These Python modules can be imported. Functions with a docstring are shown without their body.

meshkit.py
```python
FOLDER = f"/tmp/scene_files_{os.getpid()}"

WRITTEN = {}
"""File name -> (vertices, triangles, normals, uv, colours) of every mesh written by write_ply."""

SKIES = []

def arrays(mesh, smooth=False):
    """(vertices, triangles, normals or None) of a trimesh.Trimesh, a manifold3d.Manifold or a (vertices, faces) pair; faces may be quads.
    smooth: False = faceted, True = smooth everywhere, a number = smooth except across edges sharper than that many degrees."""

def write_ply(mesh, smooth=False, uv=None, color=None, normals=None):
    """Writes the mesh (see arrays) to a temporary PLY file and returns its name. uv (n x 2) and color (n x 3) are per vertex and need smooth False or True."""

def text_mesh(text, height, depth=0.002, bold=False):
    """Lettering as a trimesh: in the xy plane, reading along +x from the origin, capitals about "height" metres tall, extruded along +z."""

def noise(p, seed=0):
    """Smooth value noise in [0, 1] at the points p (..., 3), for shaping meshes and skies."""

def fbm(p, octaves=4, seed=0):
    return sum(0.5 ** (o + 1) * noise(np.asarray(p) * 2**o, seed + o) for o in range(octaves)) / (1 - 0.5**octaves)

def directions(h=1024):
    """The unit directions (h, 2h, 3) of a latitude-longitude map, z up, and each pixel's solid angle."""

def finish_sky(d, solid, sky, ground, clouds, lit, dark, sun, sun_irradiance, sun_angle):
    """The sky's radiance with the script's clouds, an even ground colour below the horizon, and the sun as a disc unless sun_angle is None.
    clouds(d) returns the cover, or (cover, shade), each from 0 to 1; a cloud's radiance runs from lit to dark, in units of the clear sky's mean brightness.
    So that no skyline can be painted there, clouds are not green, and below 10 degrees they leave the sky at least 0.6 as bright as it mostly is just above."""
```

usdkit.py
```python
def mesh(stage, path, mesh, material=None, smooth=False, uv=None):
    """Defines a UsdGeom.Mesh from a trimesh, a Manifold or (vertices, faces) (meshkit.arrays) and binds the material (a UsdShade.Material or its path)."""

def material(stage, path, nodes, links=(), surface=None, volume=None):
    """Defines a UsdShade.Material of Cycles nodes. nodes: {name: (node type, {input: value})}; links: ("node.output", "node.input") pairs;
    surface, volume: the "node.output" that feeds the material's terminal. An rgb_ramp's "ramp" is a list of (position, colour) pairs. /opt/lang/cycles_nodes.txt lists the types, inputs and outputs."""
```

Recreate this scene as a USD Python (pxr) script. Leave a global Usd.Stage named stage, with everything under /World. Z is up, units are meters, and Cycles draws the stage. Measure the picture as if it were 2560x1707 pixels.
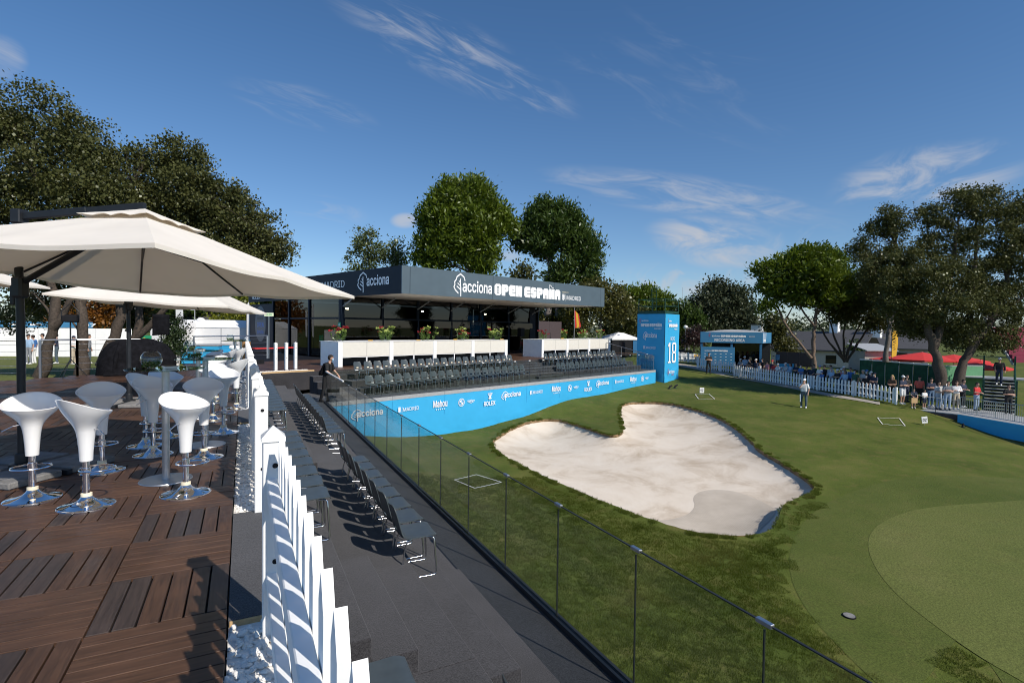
import math, random
import numpy as np, trimesh, manifold3d as m3, usdkit, meshkit
from pxr import Usd, UsdGeom, UsdLux, UsdShade, Gf, Sdf, Vt
from scipy.spatial import Delaunay
from scipy.interpolate import RBFInterpolator
import shapely.geometry as sg
import shapely

stage = Usd.Stage.CreateInMemory()
UsdGeom.SetStageUpAxis(stage, 'Z')
UsdGeom.Xform.Define(stage, '/World')
UsdGeom.Scope.Define(stage, '/World/Looks')

# ------------------------------------------------------------------ camera, sky, sun, exposure
F_PX, CAM_Z, ROLL, YAW, PITCH = 1330.0, 1.55, 0.013, math.radians(26.884), math.radians(1.4531)
EYE = np.array([0, 0, CAM_Z])
FW = np.array([math.sin(YAW) * math.cos(PITCH), math.cos(YAW) * math.cos(PITCH), -math.sin(PITCH)])
_r0 = np.array([math.cos(YAW), -math.sin(YAW), 0.0]); _u0 = np.cross(_r0, FW)
RT = _r0 * math.cos(ROLL) + _u0 * math.sin(ROLL); UP = -_r0 * math.sin(ROLL) + _u0 * math.cos(ROLL)
cam = UsdGeom.Camera.Define(stage, '/World/camera')
cam.CreateFocalLengthAttr(36.0 * F_PX / 2560); cam.CreateHorizontalApertureAttr(36.0)
cam.CreateClippingRangeAttr(Gf.Vec2f(0.05, 5000))
cam.CreateExposureAttr(0.0)
_m = np.eye(4); _m[0, :3], _m[1, :3], _m[2, :3], _m[3, :3] = RT, UP, -FW, EYE
UsdGeom.Xformable(cam).AddTransformOp().Set(Gf.Matrix4d(_m.tolist()))

SUN_AZ, SUN_EL = math.radians(159.0), math.radians(41.0)
SUN = np.array([math.sin(SUN_AZ) * math.cos(SUN_EL), math.cos(SUN_AZ) * math.cos(SUN_EL), math.sin(SUN_EL)])
sun = UsdLux.DistantLight.Define(stage, '/World/sun')
sun.CreateIntensityAttr(1.25); sun.CreateAngleAttr(0.53); sun.CreateColorAttr(Gf.Vec3f(1.0, 0.93, 0.83)); sun.CreateNormalizeAttr(True)
_z = SUN; _x = np.cross([0, 0, 1.0], _z); _x /= np.linalg.norm(_x); _y = np.cross(_z, _x)
_m = np.eye(4); _m[0, :3], _m[1, :3], _m[2, :3] = _x, _y, _z
UsdGeom.Xformable(sun).AddTransformOp().Set(Gf.Matrix4d(_m.tolist()))

sky = UsdLux.DomeLight.Define(stage, '/World/sky')
def _dir(px, py):
    d = FW + RT * (px - 1280) / F_PX + UP * (853.5 - py) / F_PX; return d / np.linalg.norm(d)
_n = {'sky': ('sky_texture', {'sky_type': 'single_scattering', 'sun_disc': False, 'sun_elevation': SUN_EL, 'sun_rotation': SUN_AZ, 'altitude': 700.0, 'air_density': 1.0, 'aerosol_density': 0.15, 'ozone_density': 3.0}),
      'tc': ('texture_coordinate', {}), 'sep': ('separate_xyz', {}), 'up': ('map_range', {'from_min': 0.0, 'from_max': 0.45, 'clamp': True}),
      'tint': ('rgb_ramp', {'ramp': [(0.0, (0.90, 0.95, 1.08)), (0.25, (0.84, 0.98, 1.10)), (1.0, (0.70, 1.0, 1.20))]}), 'tinted': ('mix', {'mix_type': 'multiply', 'fac': 1.0}),
      'bg': ('background_shader', {'strength': 0.098})}
_l = [('tc.generated', 'sep.vector'), ('sep.z', 'up.value'), ('up.result', 'tint.fac'), ('sky.color', 'tinted.color1'), ('tint.color', 'tinted.color2')]
# clouds: (from, to) ends of the band, half width as an angle, streakiness along, across, threshold, strength, seed
_last = None
for _k, (_p, _q, _hw, _su, _sv, _lo, _hi, _st) in enumerate((((780, -40), (1470, 300), .055, 1.6, 7.0, .42, .78, .62), ((1310, 430), (2190, 560), .040, 1.6, 4.2, .38, .72, .60), ((1600, 575), (1985, 640), .050, 1.5, 3.2, .34, .62, .88), ((1500, 700), (1960, 700), .040, 3.0, 2.2, .44, .66, .62),
        ((2050, 490), (2620, 400), .055, 2.4, 3.6, .40, .70, .72), ((540, 205), (960, 320), .035, 1.6, 4.5, .44, .80, .38), ((-60, 110), (75, 175), .030, 1.2, 2.0, .30, .62, .50), ((970, 553), (1055, 550), .016, 1.2, 1.2, .30, .55, .70), ((1330, 60), (2080, 330), .10, 1.1, 6.0, .50, .90, .30), ((680, 500), (930, 545), .030, 2.0, 3.5, .44, .75, .35), ((1240, 640), (1320, 632), .016, 1.3, 1.3, .34, .6, .5), ((1860, 645), (2140, 560), .05, 2.2, 3.2, .46, .78, .5))):
    _a, _b = _dir(*_p), _dir(*_q); _c = _a + _b; _c /= np.linalg.norm(_c); _u = _b - _a; _len = np.linalg.norm(_u) / 2; _u = _u - (_u @ _c) * _c; _u /= np.linalg.norm(_u); _v = np.cross(_c, _u)
    _n.update({f'u{_k}': ('vector_math', {'math_type': 'dot_product', 'vector2': tuple(_u / _len)}), f'v{_k}': ('vector_math', {'math_type': 'dot_product', 'vector2': tuple(_v / _hw)}), f'c{_k}': ('vector_math', {'math_type': 'dot_product', 'vector2': tuple(_c)}), f'ff{_k}': ('math', {'math_type': 'greater_than', 'value2': 0.3}),
        f'uu{_k}': ('math', {'math_type': 'power', 'value2': 2.0}), f'ua{_k}': ('math', {'math_type': 'absolute'}), f'va{_k}': ('math', {'math_type': 'absolute'}), f'vv{_k}': ('math', {'math_type': 'power', 'value2': 2.0}), f'sm{_k}': ('math', {'math_type': 'add'}), f'mk{_k}': ('map_range', {'range_type': 'smoothstep', 'from_min': 1.0, 'from_max': 0.05, 'clamp': True}),
        f'us{_k}': ('math', {'math_type': 'multiply', 'value2': _su * _len / .2}), f'vs{_k}': ('math', {'math_type': 'multiply', 'value2': _sv * .35}), f'xy{_k}': ('combine_xyz', {'z': 3.7 * _k}), f'n{_k}': ('noise_texture', {'scale': 1.0, 'detail': 8.0, 'roughness': 0.62, 'distortion': 0.7}),
        f'th{_k}': ('map_range', {'range_type': 'smoothstep', 'from_min': _lo, 'from_max': _hi, 'to_max': _st, 'clamp': True}), f'm1{_k}': ('math', {'math_type': 'multiply'}), f'm2{_k}': ('math', {'math_type': 'multiply'})})
    _l += [('tc.generated', f'u{_k}.vector1'), ('tc.generated', f'v{_k}.vector1'), ('tc.generated', f'c{_k}.vector1'), (f'c{_k}.value', f'ff{_k}.value1'), (f'u{_k}.value', f'ua{_k}.value1'), (f'ua{_k}.value', f'uu{_k}.value1'), (f'v{_k}.value', f'va{_k}.value1'), (f'va{_k}.value', f'vv{_k}.value1'), (f'uu{_k}.value', f'sm{_k}.value1'), (f'vv{_k}.value', f'sm{_k}.value2'), (f'sm{_k}.value', f'mk{_k}.value'),
        (f'u{_k}.value', f'us{_k}.value1'), (f'v{_k}.value', f'vs{_k}.value1'), (f'us{_k}.value', f'xy{_k}.x'), (f'vs{_k}.value', f'xy{_k}.y'), (f'xy{_k}.vector', f'n{_k}.vector'), (f'n{_k}.fac', f'th{_k}.value'), (f'th{_k}.result', f'm1{_k}.value1'), (f'mk{_k}.result', f'm1{_k}.value2'), (f'm1{_k}.value', f'm2{_k}.value1'), (f'ff{_k}.value', f'm2{_k}.value2')]
    if _last is None: _last = f'm2{_k}.value'
    else: _n[f'mx{_k}'] = ('math', {'math_type': 'maximum'}); _l += [(_last, f'mx{_k}.value1'), (f'm2{_k}.value', f'mx{_k}.value2')]; _last = f'mx{_k}.value'
_n['mix'] = ('mix', {'color2': (5.4, 5.6, 6.1)})
_sk = usdkit.material(stage, '/World/Looks/sky_air', _n, _l + [(_last, 'mix.fac'), ('tinted.color', 'mix.color1'), ('mix.color', 'bg.color')], surface='bg.background')
UsdShade.MaterialBindingAPI.Apply(sky.GetPrim()).Bind(_sk)
for _p, _l in ((sky, 'deep blue sky with thin white wisps of cloud'),):
    _p.GetPrim().SetCustomDataByKey('label', _l); _p.GetPrim().SetCustomDataByKey('category', 'sky'); _p.GetPrim().SetCustomDataByKey('kind', 'structure')

# ------------------------------------------------------------------ helpers
def ray(px, py): return FW + RT * (px - 1280) / F_PX + UP * (853.5 - py) / F_PX
def at(px, py, w): return EYE + ray(px, py) * w                                     # the point at depth w
def on(px, py, z): d = ray(px, py); return EYE + d * (z - CAM_Z) / d[2]             # the point at height z
def V(*a): return np.array(a, float)
PI = math.pi
M = {}
def look(name, nodes, links, surface='p.BSDF'):
    M[name] = usdkit.material(stage, '/World/Looks/' + name, nodes, links, surface=surface); return M[name]
def plain(name, col, rough=0.6, metal=0.0, var=0.12, scale=6.0, bump=0.0, bscale=60.0, coat=0.0, spec=None, coords='position'):
    """a surface of one colour with slight unevenness of tone and, if asked, fine relief"""
    p = {'base_color': col, 'roughness': rough, 'metallic': metal}
    if spec is not None: p['specular_ior_level'] = spec
    if coat: p['coat_weight'] = coat
    n = {'g': ('geometry', {}), 'n': ('noise_texture', {'scale': scale, 'detail': 4.0, 'roughness': 0.6}),
         'r': ('rgb_ramp', {'ramp': [(0.3, tuple(c * (1 - var) for c in col)), (0.7, tuple(min(1, c * (1 + var)) for c in col))]}), 'p': ('principled_bsdf', p)}
    l = [('g.position', 'n.vector'), ('n.fac', 'r.fac'), ('r.color', 'p.base_color')]
    if bump:
        n['n2'] = ('noise_texture', {'scale': bscale, 'detail': 3.0}); n['b'] = ('bump', {'strength': bump, 'distance': 0.01})
        l += [('g.position', 'n2.vector'), ('n2.fac', 'b.height'), ('b.normal', 'p.normal')]
    return look(name, n, l)

_count = {}
def numbered(parent, name):
    k = (str(parent), name); i = _count.get(k, 0); _count[k] = i + 1
    return name if i == 0 else f'{name}_{i:03d}'
def tagp(p, label=None, cat=None, group=None, kind=None):
    for k, v in (('label', label), ('category', cat), ('group', group), ('kind', kind)):
        if v: p.SetCustomDataByKey(k, v)
    return p
def thing(name, label=None, cat=None, loc=(0, 0, 0), rz=0.0, group=None, kind=None, scale=None):
    x = UsdGeom.Xform.Define(stage, '/World/' + numbered('/World', name))
    x.AddTranslateOp().Set(Gf.Vec3d(*map(float, loc))); x.AddRotateZOp().Set(math.degrees(rz))
    if scale is not None: x.AddScaleOp().Set(Gf.Vec3f(*([float(scale)] * 3 if np.ndim(scale) == 0 else map(float, scale))))
    return tagp(x.GetPrim(), label, cat, group, kind)
def copy(src, label, loc, rz=0.0, group=None, name=None, cat=None, scale=None):
    was = src.GetCustomData()
    r = thing(name or src.GetName().rsplit('_0', 1)[0], label, cat or was['category'], loc, rz, group or was.get('group'), scale=scale)
    r.GetReferences().AddInternalReference(src.GetPath()); r.SetInstanceable(True)
    return r
def tri(mesh):
    if isinstance(mesh, MB): mesh = mesh.get()
    if hasattr(mesh, 'vertices'): return np.asarray(mesh.vertices, float), np.asarray(mesh.faces, int)
    if hasattr(mesh, 'to_mesh'): m = mesh.to_mesh(); return np.asarray(m.vert_properties[:, :3], float), np.asarray(m.tri_verts, int)
    v, f = np.asarray(mesh[0], float), np.asarray(mesh[1], int)
    return v, (np.vstack([f[:, [0, 1, 2]], f[:, [0, 2, 3]]]) if f.shape[1] == 4 else f)
def obj(name, mesh, mat, parent=None, smooth=False, label=None, cat=None, group=None, kind=None):
    if isinstance(mesh, MB) and not mesh.v: return None
    base = str(parent.GetPath()) if parent is not None else '/World'
    p = usdkit.mesh(stage, base + '/' + numbered(base, name), tri(mesh), M[mat], smooth=smooth).GetPrim()
    return tagp(p, label, cat, group, kind)

class MB:
    """collects simple solids into one mesh"""
    def __init__(s): s.v, s.f, s.n = [], [], 0
    def add(s, v, f=None):
        v, f = tri(v if f is None else (v, f)); s.v.append(v); s.f.append(f + s.n); s.n += len(v); return s
    def get(s): return np.vstack(s.v), np.vstack(s.f)
    def box(s, c, size, ax=None, ay=None, bev=0.0):
        """ax, ay: unit vectors of the box's own x and y (z follows)"""
        ax = V(1, 0, 0) if ax is None else np.asarray(ax, float); ay = V(0, 1, 0) if ay is None else np.asarray(ay, float); az = np.cross(ax, ay)
        h = np.asarray(size, float) / 2
        if bev:
            pts = []
            for i in range(3):
                for sx in (-1, 1):
                    for sy in (-1, 1):
                        for sz in (-1, 1):
                            q = h - bev; q[i] = h[i]; pts.append(q * [sx, sy, sz])
            v, f = tri(m3.Manifold.hull_points(np.array(pts)))
        else:
            v = np.array([[x, y, z] for z in (-1, 1) for y in (-1, 1) for x in (-1, 1)], float) * h
            f = np.array([[0, 2, 3, 1], [4, 5, 7, 6], [0, 1, 5, 4], [2, 6, 7, 3], [0, 4, 6, 2], [1, 3, 7, 5]])
        return s.add(np.asarray(c, float) + v[:, :1] * ax + v[:, 1:2] * ay + v[:, 2:] * az, f)
    def bar(s, p, q, w, h=None, up=(0, 0, 1), bev=0.0):
        """a square bar from p to q, w across and h along up"""
        p, q = np.asarray(p, float), np.asarray(q, float); d = q - p; L = np.linalg.norm(d); d = d / L
        if abs(d @ np.asarray(up, float)) > 0.999: up = (1, 0, 0)
        y = np.cross(up, d); y = y / np.linalg.norm(y)
        return s.box((p + q) / 2, (L, w, h or w), d, y, bev)
    def tube(s, pts, r, n=8, caps=True):
        v, f = tube(pts, r, n, caps); return s.add(v, f)
    def lathe(s, prof, n=20, c=(0, 0, 0)):
        v, f = lathe(prof, n); return s.add(v + np.asarray(c, float), f)
def tube(pts, r, n=8, caps=True):
    p = np.asarray(pts, float); r = np.broadcast_to(np.asarray(r, float), (len(p),))
    t = np.gradient(p, axis=0); t /= np.linalg.norm(t, axis=1, keepdims=True) + 1e-12
    a = np.zeros_like(p); ref = V(0, 0, 1) if abs(t[0, 2]) < 0.9 else V(1, 0, 0)
    x = np.cross(t[0], ref)
    for i in range(len(p)):
        x = x - (x @ t[i]) * t[i]; x /= np.linalg.norm(x) + 1e-12; a[i] = x
    b = np.cross(t, a); g = np.arange(n) * 2 * PI / n
    v = (p[:, None] + r[:, None, None] * (np.cos(g)[None, :, None] * a[:, None] + np.sin(g)[None, :, None] * b[:, None])).reshape(-1, 3)
    i, j = np.meshgrid(np.arange(len(p) - 1), np.arange(n), indexing='ij')
    q = np.stack([i * n + j, i * n + (j + 1) % n, (i + 1) * n + (j + 1) % n, (i + 1) * n + j], -1).reshape(-1, 4)
    f = np.vstack([q[:, [0, 1, 2]], q[:, [0, 2, 3]]])
    if caps:
        k = len(v); v = np.vstack([v, p[0], p[-1]]); j = np.arange(n); e = (len(p) - 1) * n
        f = np.vstack([f, np.stack([np.full(n, k), (j + 1) % n, j], 1), np.stack([np.full(n, k + 1), e + j, e + (j + 1) % n], 1)])
    return v, f
def lathe(prof, n=20):
    prof = np.asarray(prof, float); g = np.arange(n) * 2 * PI / n
    v = np.stack([prof[:, 0][:, None] * np.cos(g), prof[:, 0][:, None] * np.sin(g), np.broadcast_to(prof[:, 1][:, None], (len(prof), n))], -1).reshape(-1, 3)
    i, j = np.meshgrid(np.arange(len(prof) - 1), np.arange(n), indexing='ij')
    q = np.stack([i * n + j, i * n + (j + 1) % n, (i + 1) * n + (j + 1) % n, (i + 1) * n + j], -1).reshape(-1, 4)
    return v, np.vstack([q[:, [0, 1, 2]], q[:, [0, 2, 3]]])
def prism(poly, O, ax, ay, depth):
    """a shapely polygon laid in the plane O + x*ax + y*ay and thickened by depth along ax x ay"""
    b = MB(); az = np.cross(ax, ay)
    for g in getattr(poly, 'geoms', [poly]):
        if g.is_empty or g.area < 1e-9: continue
        m = trimesh.creation.extrude_polygon(g, depth, engine='earcut'); v = np.asarray(m.vertices)
        b.add(O + v[:, :1] * ax + v[:, 1:2] * ay + v[:, 2:] * az, m.faces)
    return b
def place(v, O, ax, ay, az=None):
    az = np.cross(ax, ay) if az is None else az
    return np.asarray(O) + v[:, :1] * ax + v[:, 1:2] * ay + v[:, 2:] * az
def scatter(name, proto_mesh, mat, pos, quat_yaw, scl, parent=None, label=None, cat=None, kind='stuff', tilt=None, smooth=False):
    base = str(parent.GetPath()) if parent is not None else '/World'
    pi = UsdGeom.PointInstancer.Define(stage, base + '/' + numbered(base, name))
    protos = proto_mesh if isinstance(proto_mesh, list) else [proto_mesh]
    rel = pi.CreatePrototypesRel()
    for k, pm in enumerate(protos):
        pr = usdkit.mesh(stage, str(pi.GetPath()) + '/piece' + (f'_{k:03d}' if k else ''), tri(pm), M[mat], smooth=smooth); rel.AddTarget(pr.GetPath())
    n = len(pos); rs = np.random.RandomState(n)
    pi.CreateProtoIndicesAttr(Vt.IntArray.FromNumpy(rs.randint(0, len(protos), n).astype(np.int32)))
    pi.CreatePositionsAttr(Vt.Vec3fArray.FromNumpy(np.asarray(pos, np.float32)))
    q = []
    for i, a in enumerate(quat_yaw):
        r = Gf.Rotation(Gf.Vec3d(0, 0, 1), math.degrees(a))
        if tilt is not None: r = r * Gf.Rotation(Gf.Vec3d(0, 0, 1), Gf.Vec3d(*map(float, tilt[i])))
        g = r.GetQuat(); q.append(Gf.Quath(float(g.GetReal()), *map(float, g.GetImaginary())))
    pi.CreateOrientationsAttr(Vt.QuathArray(q))
    s = np.asarray(scl, np.float32); s = np.stack([s, s, s], 1) if s.ndim == 1 else s
    pi.CreateScalesAttr(Vt.Vec3fArray.FromNumpy(s.astype(np.float32)))
    return tagp(pi.GetPrim(), label, cat, None, kind)
ORD = 'first second third fourth fifth sixth seventh eighth ninth tenth eleventh twelfth thirteenth fourteenth fifteenth sixteenth seventeenth eighteenth nineteenth twentieth twenty-first twenty-second twenty-third'.split()

# the pavilion's own frame: L the near end of its front edge, U along that edge, N away from the lawn
_a = math.radians(70); L = V(3.105, 22.483, 0); U = V(math.sin(_a), math.cos(_a), 0); N = V(-U[1], U[0], 0); ZV = V(0, 0, 1); XV, YV = V(1, 0, 0), V(0, 1, 0)
def P(s, t, z): return L + U * s + N * t + ZV * z
def onT(px, py, t): d = ray(px, py); return EYE + d * (((L - EYE) @ N + t) / (d @ N))

# ------------------------------------------------------------------ materials
plain('white_paint', (0.80, 0.80, 0.79), 0.42, var=0.04, scale=3, bump=0.05, bscale=25)
plain('white_plastic', (0.80, 0.80, 0.80), 0.14, var=0.02, scale=2, coat=0.4)
plain('chrome', (0.88, 0.88, 0.90), 0.05, 1.0, var=0.02)
plain('tube_steel', (0.72, 0.72, 0.74), 0.16, 1.0, var=0.06)
plain('brushed_steel', (0.52, 0.53, 0.55), 0.38, 1.0, var=0.08, scale=20)
plain('cream_ring', (0.78, 0.70, 0.52), 0.5)
plain('dark_metal', (0.022, 0.024, 0.028), 0.42, 0.3, var=0.2)
plain('dark_blue_metal', (0.008, 0.015, 0.027), 0.55, var=0.1, spec=0.2)
plain('black', (0.008, 0.008, 0.010), 0.6, var=0.3, spec=0.25)
plain('black_cloth', (0.008, 0.008, 0.010), 0.95, var=0.5, scale=9, bump=0.6, bscale=14, spec=0.1)
plain('chair_shell', (0.055, 0.068, 0.074), 0.34, var=0.10, scale=14, bump=0.06, bscale=300)
look('canopy', {'g': ('geometry', {}), 'n': ('noise_texture', {'scale': 2.5, 'detail': 4.0}), 'r': ('rgb_ramp', {'ramp': [(0.3, (0.88, 0.85, 0.79)), (0.7, (0.94, 0.91, 0.85))]}), 'n2': ('noise_texture', {'scale': 5.0, 'detail': 2.0}), 'b': ('bump', {'strength': 0.12, 'distance': 0.02}),
     'd': ('diffuse_bsdf', {}), 't': ('translucent_bsdf', {'color': (0.90, 0.80, 0.67)}), 'm': ('mix_closure', {'fac': 0.36})}, [('g.position', 'n.vector'), ('n.fac', 'r.fac'), ('r.color', 'd.color'), ('g.position', 'n2.vector'), ('n2.fac', 'b.height'), ('b.normal', 'd.normal'), ('b.normal', 't.normal'), ('d.BSDF', 'm.closure1'), ('t.BSDF', 'm.closure2')], surface='m.closure')
plain('concrete', (0.19, 0.185, 0.18), 0.85, var=0.3, scale=9, bump=0.4, bscale=60)
plain('stone', (0.78, 0.75, 0.70), 0.8, var=0.12, scale=20, bump=0.3, bscale=90)
plain('grey_trim', (0.33, 0.34, 0.35), 0.5, var=0.08)
plain('cream_panel', (0.68, 0.65, 0.58), 0.5, var=0.03)
plain('fascia_grey', (0.078, 0.112, 0.138), 0.5, var=0.06, scale=1.2)
plain('print_white', (0.82, 0.82, 0.83), 0.5, var=0.02)
plain('print_red', (0.55, 0.05, 0.06), 0.5, var=0.05)
plain('print_blue', (0.03, 0.14, 0.45), 0.5, var=0.05)
plain('print_black', (0.02, 0.02, 0.02), 0.5, var=0.05)
plain('soffit', (0.72, 0.66, 0.58), 0.7, var=0.06, scale=1)
plain('timber', (0.50, 0.33, 0.16), 0.7, var=0.2, scale=30)
plain('barrier_red', (0.65, 0.04, 0.04), 0.5, var=0.06)
plain('purple_wall', (0.060, 0.043, 0.047), 0.8, var=0.1)
plain('banner_blue', (0.030, 0.36, 0.66), 0.6, var=0.04, scale=1.5, bump=0.12, bscale=3)
plain('deep_blue', (0.02, 0.12, 0.26), 0.5, var=0.1)
plain('sign_blue', (0.045, 0.19, 0.36), 0.45, var=0.08, scale=1)
plain('green_paint', (0.015, 0.065, 0.045), 0.5, 0.2, var=0.2)
plain('green_fence', (0.012, 0.075, 0.040), 0.75, var=0.35, scale=3, bump=0.3, bscale=8)
plain('light_green', (0.10, 0.28, 0.14), 0.7, var=0.1)
plain('red_cloth', (0.55, 0.03, 0.025), 0.75, var=0.12, bump=0.2, bscale=5)
plain('yellow_cloth', (0.75, 0.42, 0.03), 0.7, var=0.06)
plain('roof_slate', (0.060, 0.060, 0.065), 0.7, var=0.15, scale=5)
plain('house_wall', (0.40, 0.37, 0.33), 0.8, var=0.08)
plain('tent_white', (0.78, 0.78, 0.78), 0.6, var=0.04, scale=2)
plain('path_gravel', (0.33, 0.30, 0.26), 0.9, var=0.15, scale=9, bump=0.5, bscale=80)
plain('bark', (0.062, 0.047, 0.036), 0.9, var=0.5, scale=16, bump=0.9, bscale=24)
plain('pine_bark', (0.16, 0.115, 0.085), 0.9, var=0.4, scale=9, bump=0.9, bscale=16)
plain('pale_bark', (0.15, 0.13, 0.115), 0.9, var=0.35, scale=9, bump=0.8, bscale=16)
plain('sign_pale', (0.62, 0.70, 0.50), 0.5)
plain('sign_green', (0.02, 0.30, 0.14), 0.5)
plain('wood_pole', (0.42, 0.22, 0.08), 0.7, var=0.25, scale=20, bump=0.3, bscale=60)
plain('bar_front', (0.17, 0.095, 0.055), 0.5, var=0.15, scale=3)
plain('hill_green', (0.060, 0.075, 0.045), 0.95, var=0.35, scale=0.06)
plain('maroon', (0.20, 0.012, 0.040), 0.6, var=0.1)
plain('tyre', (0.02, 0.02, 0.02), 0.8)
plain('rope', (0.55, 0.53, 0.48), 0.8)

def grass(name, a, b, c, scale=1.0, straw=0.0, stripes=False):
    n = {'g': ('geometry', {}), 'n1': ('noise_texture', {'scale': 0.45 * scale, 'detail': 6.0, 'roughness': 0.6}), 'n2': ('noise_texture', {'scale': 28 * scale, 'detail': 4.0, 'roughness': 0.7}),
         'n3': ('noise_texture', {'scale': 2.2 * scale, 'detail': 5.0, 'roughness': 0.65}),
         'r1': ('rgb_ramp', {'ramp': [(0.30, a), (0.52, b), (0.72, c)]}), 'r3': ('map_range', {'from_min': 0.50, 'from_max': 0.72, 'to_min': 0.0, 'to_max': straw, 'clamp': True}),
         'mx': ('mix', {'color2': (0.17, 0.13, 0.05)}), 'r2': ('map_range', {'from_min': 0.25, 'from_max': 0.75, 'to_min': 0.55, 'to_max': 1.35, 'clamp': True}),
         'mul': ('mix', {'mix_type': 'multiply', 'fac': 1.0}), 'b': ('bump', {'strength': 0.6, 'distance': 0.03}), 'p': ('principled_bsdf', {'roughness': 0.8, 'specular_ior_level': 0.15})}
    l = [('g.position', 'n1.vector'), ('g.position', 'n2.vector'), ('g.position', 'n3.vector'), ('n1.fac', 'r1.fac'), ('n3.fac', 'r3.value'), ('r3.result', 'mx.fac'), ('r1.color', 'mx.color1'),
         ('n2.fac', 'r2.value'), ('mx.color', 'mul.color1'), ('r2.result', 'mul.color2'), ('mul.color', 'p.base_color'), ('n2.fac', 'b.height'), ('b.normal', 'p.normal')]
    return look(name, n, l)
grass('rough_grass', (0.058, 0.082, 0.012), (0.088, 0.112, 0.019), (0.138, 0.138, 0.036), straw=0.5)
grass('green_grass', (0.098, 0.118, 0.028), (0.115, 0.133, 0.034), (0.135, 0.145, 0.043), scale=0.8, straw=0.12)
grass('fringe_grass', (0.068, 0.092, 0.017), (0.085, 0.106, 0.022), (0.108, 0.122, 0.031), scale=0.9, straw=0.18)
look('blade', {'g': ('geometry', {}), 'o': ('object_info', {}), 'n': ('noise_texture', {'scale': 0.5, 'detail': 5.0}), 'r': ('rgb_ramp', {'ramp': [(0.3, (0.125, 0.170, 0.026)), (0.55, (0.180, 0.225, 0.040)), (0.75, (0.27, 0.26, 0.075))]}),
     'h': ('hsv', {'saturation': 1.0}), 'mr': ('map_range', {'to_min': 0.6, 'to_max': 1.35}), 'd': ('diffuse_bsdf', {}), 't': ('translucent_bsdf', {}), 'm': ('mix_closure', {'fac': 0.45})},
     [('g.position', 'n.vector'), ('n.fac', 'r.fac'), ('r.color', 'h.color'), ('g.random_per_island', 'mr.value'), ('mr.result', 'h.value'), ('h.color', 'd.color'), ('h.color', 't.color'), ('d.BSDF', 'm.closure1'), ('t.BSDF', 'm.closure2')], surface='m.closure')
look('sand', {'g': ('geometry', {}), 'n1': ('noise_texture', {'scale': 0.6, 'detail': 7.0, 'roughness': 0.65, 'distortion': 0.6}), 'n2': ('noise_texture', {'scale': 45, 'detail': 4.0, 'roughness': 0.7}), 'n3': ('noise_texture', {'scale': 6, 'detail': 5.0, 'roughness': 0.6}),
     'r': ('rgb_ramp', {'ramp': [(0.30, (0.44, 0.36, 0.275)), (0.52, (0.62, 0.545, 0.455)), (0.75, (0.68, 0.615, 0.53))]}), 's': ('math', {'math_type': 'multiply_add', 'value2': 0.3, }), 'b': ('bump', {'strength': 0.35, 'distance': 0.03}), 'p': ('principled_bsdf', {'roughness': 0.95, 'specular_ior_level': 0.1})},
     [('g.position', 'n1.vector'), ('g.position', 'n2.vector'), ('g.position', 'n3.vector'), ('n1.fac', 'r.fac'), ('r.color', 'p.base_color'), ('n2.fac', 's.value1'), ('n3.fac', 's.value3'), ('s.value', 'b.height'), ('b.normal', 'p.normal')])
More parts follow.
